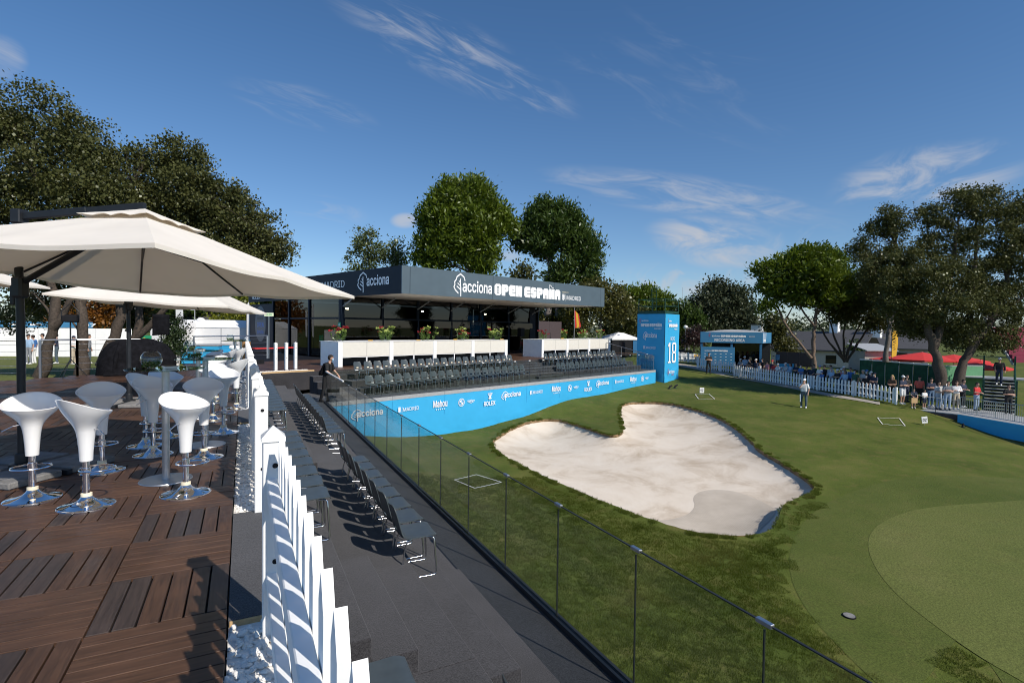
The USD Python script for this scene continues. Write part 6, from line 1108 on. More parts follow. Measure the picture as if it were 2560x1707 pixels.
for k, (x, y, w, rx, ry, lb) in enumerate(((440, 755, 68, 48, 34, 'dark green pine left of the white feather flag, beyond the deck'), (520, 738, 70, 62, 40, 'broad green pine behind the camera pole on the left'), (590, 745, 74, 52, 38, 'green pine behind the yellow tree'), (655, 728, 72, 44, 46, 'green pine right beside the pavilion\'s left wall'))):
    tree(lb, w, [([(x, 845), (x + 4, 800), (x - 2, y + 10)], .22, .08), ([(x + 2, 800), (x + rx * .5, y)], .12, .05)], [(x, y - ry * .4, 0, rx, ry * .55), (x - rx * .5, y + ry * .1, 0, rx * .6, ry * .5), (x + rx * .5, y + ry * .1, 0, rx * .6, ry * .5), (x, y + ry * .5, 1, rx * .9, ry * .45)], 7000, .34, 'leaf_pine_dark', 'pine_bark', needle=True)
tree('small airy poplar above the pavilion roof, left one of two', 62, [([(925, 740), (922, 640), (915, 590)], .16, .04)], [(905, 592, 0, 20, 26), (925, 615, 0, 34, 34), (900, 645, 0, 32, 28), (945, 630, 0, 24, 32), (915, 675, 0, 44, 24)], 3300, .24, 'leaf_poplar', 'pale_bark', twigs=8, clump=.22)
tree('small airy poplar above the pavilion roof, right one of two', 63, [([(990, 740), (990, 660), (988, 610)], .14, .04)], [(988, 612, 0, 15, 22), (1002, 635, 0, 16, 22), (985, 650, 0, 22, 24), (1000, 670, 0, 24, 18)], 1700, .24, 'leaf_poplar', 'pale_bark', twigs=8, clump=.22)
tree('tall dense pine behind the pavilion roof, the left and larger of two', 58, [([(1174, 760), (1176, 690), (1170, 610), (1168, 540), (1172, 480)], .48, .14), ([(1176, 680), (1130, 662), (1075, 655)], .13, .05), ([(1172, 640), (1215, 610), (1250, 570)], .16, .06), ([(1170, 620), (1120, 580), (1085, 540)], .16, .06), ([(1168, 570), (1210, 530)], .14, .05)],
     [(1170, 468, 0, 55, 26), (1120, 482, .5, 32, 24), (1210, 495, 0, 34, 30), (1150, 510, -.5, 60, 34), (1095, 520, 0, 38, 28), (1235, 530, .3, 34, 28), (1120, 550, -.5, 55, 38), (1075, 548, .4, 28, 34), (1185, 550, -.4, 55, 36), (1265, 565, .5, 24, 24), (1235, 575, 0, 34, 24), (1090, 595, 0, 42, 32), (1150, 600, -.6, 48, 28), (1205, 600, 0, 44, 34), (1120, 635, 0, 55, 24), (1215, 638, 0, 32, 30), (1170, 640, 0, 40, 18), (1060, 640, .5, 34, 16), (1195, 668, -.4, 36, 16), (1100, 665, 0, 40, 12)], 34000, .27, 'leaf_pine', 'pine_bark', needle=True, twigs=7, clump=.23, hollow=.38)
tree('tall pine with bare forked lower trunks behind the pavilion roof, right one of two', 62, [([(1370, 790), (1372, 710), (1376, 650), (1366, 610), (1352, 590)], .42, .10), ([(1392, 790), (1398, 690), (1402, 640), (1420, 590)], .26, .09), ([(1374, 660), (1365, 640), (1345, 610)], .14, .05), ([(1398, 680), (1430, 650), (1460, 640)], .13, .05), ([(1370, 680), (1345, 690), (1330, 705)], .10, .04)],
     [(1375, 525, 0, 44, 22), (1340, 550, .4, 34, 28), (1410, 540, 0, 40, 28), (1375, 560, -.5, 55, 30), (1318, 580, 0, 30, 26), (1440, 575, .4, 34, 30), (1350, 600, -.4, 44, 26), (1405, 595, 0, 48, 30), (1305, 605, .3, 22, 16), (1470, 615, 0, 30, 30), (1445, 630, .3, 36, 24), (1480, 650, 0, 22, 26), (1360, 630, .2, 34, 14), (1420, 668, 0, 40, 20), (1465, 690, 0, 32, 20), (1400, 695, 0, 44, 16)], 27000, .27, 'leaf_pine_dark', 'pale_bark', needle=True, twigs=7, clump=.23, hollow=.38)
tree('tip of a broadleaf tree just showing above the roof edge', 50, [([(1305, 760), (1305, 700), (1312, 672)], .10, .03)], [(1312, 672, 0, 16, 10), (1290, 690, 0, 22, 9), (1325, 690, 0, 14, 8)], 700, .26, 'leaf_oak', twigs=6)
tree('olive-yellow broadleaf tree at the right end of the pavilion roof', 60, [([(1500, 850), (1502, 790), (1490, 740)], .18, .06), ([(1502, 800), (1530, 760)], .10, .04)], [(1500, 725, 0, 34, 22), (1465, 745, 0, 38, 28), (1530, 745, 0, 34, 30), (1490, 775, 0, 55, 28), (1550, 775, 0, 26, 24), (1435, 775, 0, 34, 26)], 9500, .27, 'leaf_olive', 'pale_bark', twigs=10)
tree('green and rust bushy tree beyond the planters, left of the olive-yellow one', 66, [([(1400, 850), (1402, 800)], .16, .06)], [(1400, 775, 0, 40, 26), (1370, 800, 0, 40, 28), (1430, 810, 0, 44, 26), (1390, 825, 0, 60, 18)], 6500, .28, 'leaf_olive', twigs=6)
tree('dark round-headed tree just left of the wrapped tower', 72, [([(1575, 850), (1575, 800)], .2, .08)], [(1570, 790, 0, 40, 40), (1540, 810, 0, 36, 34), (1590, 825, 0, 34, 26)], 5500, .3, 'leaf_oak', twigs=6)
tree('flat-topped stone pine behind the wrapped tower', 76, [([(1600, 850), (1602, 790), (1598, 760)], .25, .1), ([(1602, 790), (1640, 760)], .12, .06), ([(1600, 785), (1560, 760)], .12, .06)], [(1600, 735, 0, 50, 13), (1565, 748, 0, 34, 13), (1640, 750, 0, 34, 15), (1605, 765, 0, 60, 16), (1660, 775, 0, 26, 20)], 9000, .32, 'leaf_pine', 'pine_bark', needle=True, twigs=5, clump=.24)
tree('dark conifer to the right of the wrapped tower, behind the lamp posts', 74, [([(1715, 870), (1716, 800)], .2, .08)], [(1705, 780, 0, 24, 30), (1725, 810, 0, 30, 34), (1740, 840, 0, 24, 26), (1700, 830, 0, 26, 34)], 5500, .3, 'leaf_pine_dark', 'pine_bark', needle=True, twigs=5)
tree('purple-leaved plum tree between lamp posts and hut', 68, [([(1735, 880), (1735, 840)], .12, .05)], [(1735, 835, 0, 20, 20), (1722, 850, 0, 16, 14), (1748, 850, 0, 14, 14)], 2200, .2, 'leaf_plum', twigs=6)
tree('large round grey-green oak behind the blue hut', 78, [([(1800, 860), (1800, 810), (1795, 760)], .35, .12), ([(1800, 815), (1845, 770)], .18, .07), ([(1800, 810), (1755, 780)], .18, .07)], [(1800, 722, 0, 34, 20), (1775, 745, 0, 40, 30), (1830, 742, 0, 38, 28), (1860, 775, 0, 28, 28), (1745, 775, 0, 34, 28), (1800, 775, -.6, 55, 34), (1770, 805, 0, 45, 24), (1835, 805, 0, 50, 26), (1880, 800, .5, 14, 10)], 19000, .33, 'leaf_oak_grey', twigs=9, clump=.22)
tree('thin dark tree rising right of the hut roof', 60, [([(1940, 880), (1938, 830), (1930, 790)], .16, .05), ([(1938, 830), (1955, 800)], .08, .03)], [(1932, 800, 0, 16, 14), (1950, 820, 0, 22, 20), (1928, 830, 0, 16, 16), (1945, 845, 0, 16, 14)], 2400, .26, 'leaf_oak', twigs=7)
tree('low bushy tree in front of the long slate roof', 58, [([(1968, 890), (1968, 870)], .1, .04)], [(1968, 862, 0, 16, 18), (1975, 885, 0, 22, 12)], 1800, .22, 'leaf_olive', twigs=5)
tree('dark slim cypress left of the green fence', 55, [([(2139, 905), (2139, 880)], .08, .04)], [(2139, 870, 0, 9, 13), (2139, 888, 0, 10, 14)], 1800, .18, 'leaf_pine_dark', needle=True, twigs=3)
tree('stone pine with pale leaning trunk behind the crowd, bright green top', 44, [([(2038, 930), (2033, 880), (2034, 830), (2040, 790), (2052, 750), (2040, 700)], .20, .08), ([(2028, 895), (1998, 858), (1965, 815), (1945, 770), (1930, 720)], .13, .05), ([(2036, 815), (2000, 770), (1985, 730)], .10, .04), ([(2042, 785), (2085, 740), (2100, 700)], .12, .05), ([(1960, 808), (1985, 760)], .08, .03)],
     [(2030, 640, 0, 55, 20), (2075, 655, .4, 44, 26), (1985, 660, 0, 44, 22), (1930, 675, 0, 42, 18), (2040, 680, -.5, 70, 28), (1965, 700, 0, 48, 22), (2095, 700, .3, 40, 30), (2020, 715, 0, 60, 24), (1925, 715, .3, 30, 18), (1960, 735, 0, 30, 14), (2070, 735, 0, 45, 20), (1920, 765, 0, 18, 10), (2000, 750, 0, 34, 12)], 30000, .20, 'leaf_pine', 'pine_bark', needle=True, twigs=8, clump=.22)
tree('many-stemmed dark oak fanning out behind the crowd', 46, [([(2112, 905), (2088, 850), (2072, 790), (2065, 730)], .12, .04), ([(2113, 905), (2107, 840), (2120, 780), (2130, 720)], .12, .04), ([(2116, 905), (2150, 850), (2190, 790), (2240, 740)], .12, .04), ([(2113, 900), (2130, 850), (2160, 790)], .13, .04), ([(2110, 900), (2075, 860), (2050, 815), (2030, 790)], .12, .04)],
     [(2120, 735, 0, 55, 26), (2180, 725, .5, 60, 30), (2085, 765, 0, 34, 18), (2150, 765, -.4, 55, 24), (2230, 760, 0, 50, 32), (2060, 745, 0, 30, 20), (2110, 790, .4, 40, 16), (2200, 800, 0, 44, 22)], 17000, .2, 'leaf_oak', twigs=12, clump=.22)
tree('pale-barked tree with a crooked trunk left of the yellow flag', 42, [([(2214, 905), (2218, 850), (2228, 805), (2210, 778), (2202, 740), (2205, 690)], .21, .07), ([(2228, 808), (2238, 770), (2250, 720)], .18, .06)], [(2205, 690, 0, 50, 30), (2250, 700, 0, 40, 30), (2255, 760, .5, 34, 26), (2280, 800, .6, 50, 30)], 9000, .18, 'leaf_oak', 'pale_bark', twigs=9)
tree('huge dark oak with twin leaning trunks at the right edge', 34, [([(2352, 985), (2350, 925), (2335, 870), (2310, 800), (2270, 700), (2230, 590)], .36, .08), ([(2390, 985), (2402, 920), (2432, 865), (2480, 800), (2520, 690), (2540, 580)], .32, .08), ([(2335, 870), (2360, 780), (2380, 660), (2400, 540)], .26, .06), ([(2432, 865), (2420, 780), (2440, 640), (2440, 520)], .22, .06), ([(2300, 780), (2220, 730), (2180, 660)], .16, .05), ([(2480, 800), (2560, 740)], .18, .06)],
     [(2225, 540, 0, 38, 22), (2185, 575, .3, 32, 20), (2240, 575, 0, 38, 22), (2160, 600, 0, 18, 10), (2320, 535, 0, 40, 24), (2345, 570, .4, 40, 26), (2400, 495, 0, 50, 22), (2460, 490, .4, 50, 24), (2440, 530, 0, 60, 24), (2530, 515, 0, 50, 30), (2570, 570, 0, 40, 60), (2190, 645, 0, 60, 30), (2140, 625, .4, 32, 16), (2260, 630, 0, 44, 36), (2320, 620, .5, 44, 32), (2400, 605, 0, 38, 28), (2475, 590, 0, 60, 36), (2540, 640, 0, 50, 55), (2225, 695, 0, 70, 38), (2310, 685, -.5, 75, 45), (2400, 680, 0, 75, 48), (2490, 690, .4, 70, 50), (2260, 755, 0, 70, 40), (2350, 760, -.6, 85, 48), (2450, 765, 0, 80, 48), (2545, 750, 0, 50, 60), (2300, 815, .8, 60, 30), (2400, 830, .6, 70, 34), (2490, 840, .3, 60, 40), (2180, 690, .5, 40, 24)], 105000, .115, 'leaf_oak', twigs=12, clump=.20, hollow=.38)
# woods too far away to tell the trees apart
bl = []
r = np.random.RandomState(3)
for x in np.arange(-150, 780, 38): bl.append((at(x + r.uniform(-9, 9), 800 - r.uniform(0, 12), 105 + r.uniform(-8, 8)), (3.6, 3.6, 2.6 + 1.4 * r.rand())))
for x in np.arange(1280, 2800, 42): bl.append((at(x + r.uniform(-9, 9), 830 + .013 * (x - 1280) - r.uniform(0, 10), 112 + r.uniform(-8, 8)), (4.4, 4.4, 3.0 + 1.6 * r.rand())))
obj('far_wood', leaves(bl, 26000, .62, 9, clump=.3, hollow=.3)[0], 'leaf_far', kind='stuff', label='low dark belt of woodland far behind everything', cat='woodland')
# ------------------------------------------------------------------ people
look('skin', {'g': ('geometry', {}), 'n': ('noise_texture', {'scale': 30}), 'r': ('rgb_ramp', {'ramp': [(.3, (.40, .22, .15)), (.7, (.52, .31, .22))]}), 'p': ('principled_bsdf', {'roughness': .5, 'subsurface_weight': 0.0})}, [('g.position', 'n.vector'), ('n.fac', 'r.fac'), ('r.color', 'p.base_color')])
CLOTH = dict(white=(.74, .74, .74), black=(.012, .012, .014), navy=(.018, .026, .055), grey=(.22, .23, .25), pale_grey=(.45, .46, .47), blue=(.05, .16, .42), light_blue=(.30, .44, .62), red=(.50, .03, .03), coral=(.70, .13, .09), pink=(.58, .24, .27), green=(.035, .085, .055), beige=(.50, .42, .32), jeans=(.10, .17, .28), pale_jeans=(.28, .36, .46), slate=(.07, .10, .125), yellow=(.65, .50, .06), brown=(.10, .055, .03), dark_hair=(.018, .012, .009), brown_hair=(.06, .033, .018), blond_hair=(.40, .27, .12), grey_hair=(.30, .29, .28), mask_blue=(.30, .52, .70), mask_white=(.72, .74, .76))
for k, c in CLOTH.items(): plain('cloth_' + k, c, .85, var=.12, scale=12, bump=.15, bscale=30)
_sph = {}
def ball(c, r, n=12):
    k = (n,); _sph.setdefault(k, m3.Manifold.sphere(1.0, n)); r = np.broadcast_to(np.asarray(r, float), (3,)); return _sph[k].scale(tuple(r)).translate(tuple(map(float, c)))
def cap(a, ra, b, rb, n=12): return m3.Manifold.batch_hull([ball(a, ra, n), ball(b, rb, n)])
def hull(*bs, n=12): return m3.Manifold.batch_hull([ball(c, r, n) for c, r in bs])
def join(parts): return m3.Manifold.batch_boolean(parts, m3.OpType.Add)
def chain(pts, n=12): return [cap(a[0], a[1], b[0], b[1], n) for a, b in zip(pts[:-1], pts[1:])]
def hand(w, d, nrm, side, curl=.5):
    """palm and five fingers; w wrist, d along the hand, nrm out of the palm's back"""
    w, d, nrm = (np.asarray(q, float) for q in (w, d, nrm)); d = d / np.linalg.norm(d); nrm = nrm - (nrm @ d) * d; nrm /= np.linalg.norm(nrm); s = np.cross(d, nrm) * side; out = [hull((w, .025), (w + d * .075 + s * .026, .017), (w + d * .080 - s * .026, .017), n=10)]
    for k, (o, ln) in enumerate(((.030, .068), (.010, .078), (-.010, .073), (-.029, .058))):
        b = w + d * .083 + s * o; m = b + d * ln * .5 - nrm * ln * .22 * curl; e = m + d * ln * .38 - nrm * ln * .6 * curl; out += [cap(b, .0105, m, .0095, 8), cap(m, .0095, e, .0085, 8)]
    b = w + d * .03 + s * .030; m = b + d * .035 + s * .026 - nrm * .01; e = m + d * .036 + s * .004 - nrm * .012; out += [cap(b, .013, m, .011, 8), cap(m, .011, e, .0095, 8)]
    return out
ARMS = {'down': (((-.02, .245, 1.14), (.05, .255, .885)),) * 2, 'crossed': (((.06, .245, 1.17), (.225, -.03, 1.19)), ((.06, .245, 1.15), (.235, -.06, 1.14))), 'fence': (((.12, .25, 1.17), (.345, .17, 1.06)),) * 2,
        'phone': (((.02, .255, 1.15), (.10, .24, .90)), ((.20, .21, 1.22), (.165, .06, 1.46))), 'hips': (((-.08, .30, 1.16), (.06, .19, .98)),) * 2, 'hold': (((.06, .24, 1.15), (.27, .08, 1.13)),) * 2, 'walk': (((-.12, .25, 1.17), (-.06, .27, .94)), ((.10, .25, 1.16), (.26, .22, .98))), 'pocket': (((-.06, .26, 1.16), (.06, .20, .93)),) * 2}
_fig = {}
def figure(arms='down', legs='stand', lean=0.0, shorts=False, sleeves='short', turn=0.0):
    key = (arms, legs, lean, shorts, sleeves, turn)
    if key in _fig: return _fig[key]
    def ln(p):
        p = np.asarray(p, float).copy()
        if p[2] > .92 and lean: dz = p[2] - .92; x0 = p[0]; p[0] = x0 * math.cos(lean) + dz * math.sin(lean); p[2] = .92 + dz * math.cos(lean) - x0 * math.sin(lean)
        return p
    spread = dict(stand=(0, 0), walk=(.20, -.20), cross=(.02, -.16), wide=(.04, -.02))[legs]; wide = .13 if legs == 'wide' else .10
    sk, tp, bt, sh = [], [], [], []
    torso = [((0, .125, 1.38), .075), ((0, -.125, 1.38), .075), ((.015, .09, 1.22), .098), ((.015, -.09, 1.22), .098), ((.0, .075, 1.05), .092), ((.0, -.075, 1.05), .092)]
    hips = [((0, .085, 1.0), .095), ((0, -.085, 1.0), .095), ((-.01, .085, .89), .10), ((-.01, -.085, .89), .10)]
    up = [(ln(c), r) for c, r in torso]; lo = [(ln(c), r) for c, r in hips]
    sk += [hull(*[(c, r - .012) for c, r in up]), hull(*[(c, r - .014) for c, r in lo + up[-2:]])]
    tp += [hull(*up), hull(*up[2:], *[(c, r * 1.01) for c, r in lo[:2]])]; bt += [hull(*lo)]
    nk, hd = ln((.005, 0, 1.46)), ln((.03, 0, 1.635)); sk += [cap(ln((-.01, 0, 1.38)), .062, ln((.015, 0, 1.54)), .054)]
    f = np.array([math.cos(turn), math.sin(turn), 0]); s_ = np.array([-f[1], f[0], 0]); H = lambda a, b, c: hd + f * a + s_ * b + V(0, 0, c)
    sk += [hull((H(-.02, 0, .035), .078), (H(.018, 0, .03), .070), (H(.03, 0, -.045), .050), (H(.05, 0, -.085), .026)), cap(H(.088, 0, -.005), .010, H(.098, 0, -.035), .014, 8), ball(H(0, .076, -.015), (.015, .012, .028), 8), ball(H(0, -.076, -.015), (.015, .012, .028), 8), cap(H(.072, .02, -.068), .010, H(.072, -.02, -.068), .010, 8), cap(H(.076, .03, .018), .016, H(.076, -.03, .018), .016, 8)]
    for sd in (1, -1):
        e, w = ARMS[arms][0 if sd == 1 else 1]; S, E_, W_ = ln((0, .175 * sd, 1.40)), ln((e[0], e[1] * sd, e[2])), ln((w[0], w[1] * sd, w[2]))
        sk += chain([(S, .052), (E_, .040), (W_, .028)]); dr = W_ - E_; dr = dr / np.linalg.norm(dr)
        if arms == 'fence': dr = dr + V(.5, -.1 * sd, -.5)
        if arms == 'crossed': dr = dr + V(0, -.5 * sd, 0)
        sk += hand(W_, dr, V(.3, .8 * sd, .5) if arms in ('down', 'pocket', 'walk') else V(.5, .2 * sd, .8), sd, .7 if arms == 'fence' else .5)
        M_ = S + (E_ - S) * .72; tp += chain([(S, .070), (M_, .062)]) if sleeves == 'short' else chain([(S, .068), (E_, .055), (E_ + (W_ - E_) * .92, .042)])
        hp, kn, an = V(-.005, .09 * sd, .90), V(.03 + .5 * spread[0 if sd == 1 else 1], wide * sd, .50), V(-.02 + spread[0 if sd == 1 else 1], wide * sd, .085)
        if legs == 'walk' and sd == -1: an[2] = .13
        sk += chain([(hp, .082), (kn, .055), (kn + (an - kn) * .35 + V(-.012, 0, 0), .052), (an, .036)])
        hem = hp + (kn - hp) * .86; bt += chain([(hp, .098), (hem, .082)]) if shorts else chain([(hp, .097), (kn, .070), (kn + (an - kn) * .35, .065), (an + V(0, 0, .0), .055)])
        fz = an[2] - .085; sk += [cap(an, .034, (an[0] + .03, an[1], .04 + fz), .03)]; sh += [hull(((an[0] - .035, an[1], .042 + fz), .042), ((an[0] + .06, an[1], .040 + fz), .040), ((an[0] + .16, an[1] + .012 * sd, .030 + fz), .030), (an, .046))]
    out = dict(body=join(sk), top=join(tp), trousers=join(bt), shoes=join(sh), head=(hd, f, s_))
    hc = join([hull((H(-.028, 0, .050), .086), (H(.012, 0, .062), .074), (H(-.045, 0, .0), .070))]); out['hair'] = hc - m3.Manifold.batch_hull([ball(H(.12, 0, -.06), .05, 10), ball(H(.05, .05, -.10), .06, 10), ball(H(.05, -.05, -.10), .06, 10), ball(H(.10, 0, .02), .035, 10)])
    out['long_hair'] = join([out['hair'], hull((H(-.05, .05, .0), .06), (H(-.05, -.05, .0), .06), (H(-.06, .055, -.2), .05), (H(-.06, -.055, -.2), .05))])
    crown_ = m3.Manifold.batch_hull([ball(H(-.02, 0, .062), .088, 14), ball(H(.01, 0, .066), .078, 14)]); crown_ = crown_.trim_by_plane((0, 0, 1), float(hd[2] + .035)); brim = m3.Manifold.batch_hull([ball(H(.06, .055, .044), .010, 8), ball(H(.06, -.055, .044), .010, 8), ball(H(.15, .035, .036), .008, 8), ball(H(.15, -.035, .036), .008, 8)]); out['cap'] = join([crown_, brim])
    out['mask'] = hull((H(.066, .035, -.03), .022), (H(.066, -.035, -.03), .022), (H(.075, 0, -.015), .026), (H(.066, .02, -.085), .022), (H(.066, -.02, -.085), .022), n=10)
    ey = MB()
    for b in (.03, -.03): ey.add(ball(H(.082, b, .005), (.008, .011, .006), 8))
    out['eyes'] = ey; mo = MB(); mo.add(cap(H(.077, .018, -.062), .005, H(.077, -.018, -.062), .005, 6)); out['mouth'] = mo
    for k in ('body', 'top', 'trousers', 'shoes', 'hair', 'long_hair', 'cap', 'mask'): out[k] = tri(out[k])
    _fig[key] = out; return out
plain('eye_dark', (.02, .015, .012), .3); plain('lip', (.30, .10, .09), .5)
def person(label, loc, rz, top='white', low='jeans', hair='dark_hair', cap_=None, mask=None, shoes='white', arms='down', legs='stand', lean=0.0, shorts=False, sleeves='short', h=1.74, long=False, turn=0.0, group=None):
    f = figure(arms, legs, lean, shorts, sleeves, turn); k = h / 1.75; t = thing('person', label, 'person', loc, rz, group, scale=k)
    obj('body', f['body'], 'skin', t, smooth=60); obj('shirt', f['top'], 'cloth_' + top, t, smooth=60); obj('shorts' if shorts else 'trousers', f['trousers'], 'cloth_' + low, t, smooth=60); obj('shoes', f['shoes'], 'cloth_' + shoes, t, smooth=60)
    obj('hair', f['long_hair' if long else 'hair'], 'cloth_' + hair, t, smooth=60); obj('eyes', f['eyes'], 'eye_dark', t)
    if cap_: obj('cap', f['cap'], 'cloth_' + cap_, t, smooth=50)
    if mask: obj('face_mask', f['mask'], 'cloth_' + mask, t, smooth=50)
    else: obj('mouth', f['mouth'], 'lip', t)
    return t
# the man leaning on the glass corner
q = on(822, 1004.5, ZD); fx = (U * .55 - N * .85); rzm = math.atan2(fx[1], fx[0])
man = person('man in black with blue face mask and backpack leaning on the glass corner', q - fx / np.linalg.norm(fx) * .10, rzm, 'black', 'black', 'dark_hair', None, 'mask_blue', 'black', 'fence', 'cross', .20, h=1.93, turn=.35)
bp = MB(); b0 = V(-.20 + .09, 0, 1.16)
bpk = hull(((-.12, .10, 1.36), .06), ((-.12, -.10, 1.36), .06), ((-.16, .11, 1.02), .07), ((-.16, -.11, 1.02), .07), ((-.22, 0, 1.12), .07), n=14); v, f = tri(bpk); k = 1.93 / 1.75; dz = v[:, 2] - .92; v2 = np.stack([v[:, 0] * math.cos(.2) + dz * math.sin(.2), v[:, 1], .92 + dz * math.cos(.2) - v[:, 0] * math.sin(.2)], 1)
t = thing('backpack', 'black backpack worn by the man leaning on the glass', 'backpack', q - fx / np.linalg.norm(fx) * .10, rzm, scale=k); obj('bag', (v2, f), 'black_cloth', t, smooth=50)
sb = MB()
for y in (.11, -.11): sb.tube([(-.02, y, 1.43), (.12, y, 1.47), (.19, y * 1.05, 1.36), (.19, y * 1.1, 1.20), (.06, y * 1.35, 1.02), (-.06, y * 1.1, .98)], .018, 6)
obj('strap', sb, 'black', t); obj('pocket', MB().add(*tri(hull(((-.245, .06, 1.02), .045), ((-.245, -.06, 1.02), .045), ((-.225, .06, 1.12), .045), ((-.225, -.06, 1.12), .045)))), 'black', t, smooth=50)
# on the grass and the path
def face(px, py): d = ray(px, py); return math.atan2(d[1], d[0])
q = at(2009, 1020, 33.2); q[2] = G(q[0], q[1]); person('man in white polo and white cap standing alone on the grass', q, face(2009, 1020) + PI - .15, 'white', 'slate', 'dark_hair', 'white', None, 'white', 'phone', 'wide', h=1.80)
t = thing('folded_paper', 'folded pale sheet in the hand of the man standing on the grass', 'paper', q + RT * -.28 - FW * .10 + ZV * .62, .4); obj('sheet', MB().box((0, 0, 0), (.10, .03, .46), V(.98, 0, .17), YV), 'tent_white', t); obj('fold', MB().box((.03, -.02, .02), (.05, .01, .40), V(.98, 0, .17), YV), 'sign_blue', t)
q = at(1771, 933, 45.8); q[2] = G(q[0], q[1]) + .02; person('guard in black with crossed arms standing before the fence by the hut', q, face(1771, 933) + PI + .2, 'black', 'black', 'dark_hair', None, 'mask_white' if False else None, 'black', 'crossed', 'wide', h=1.80)
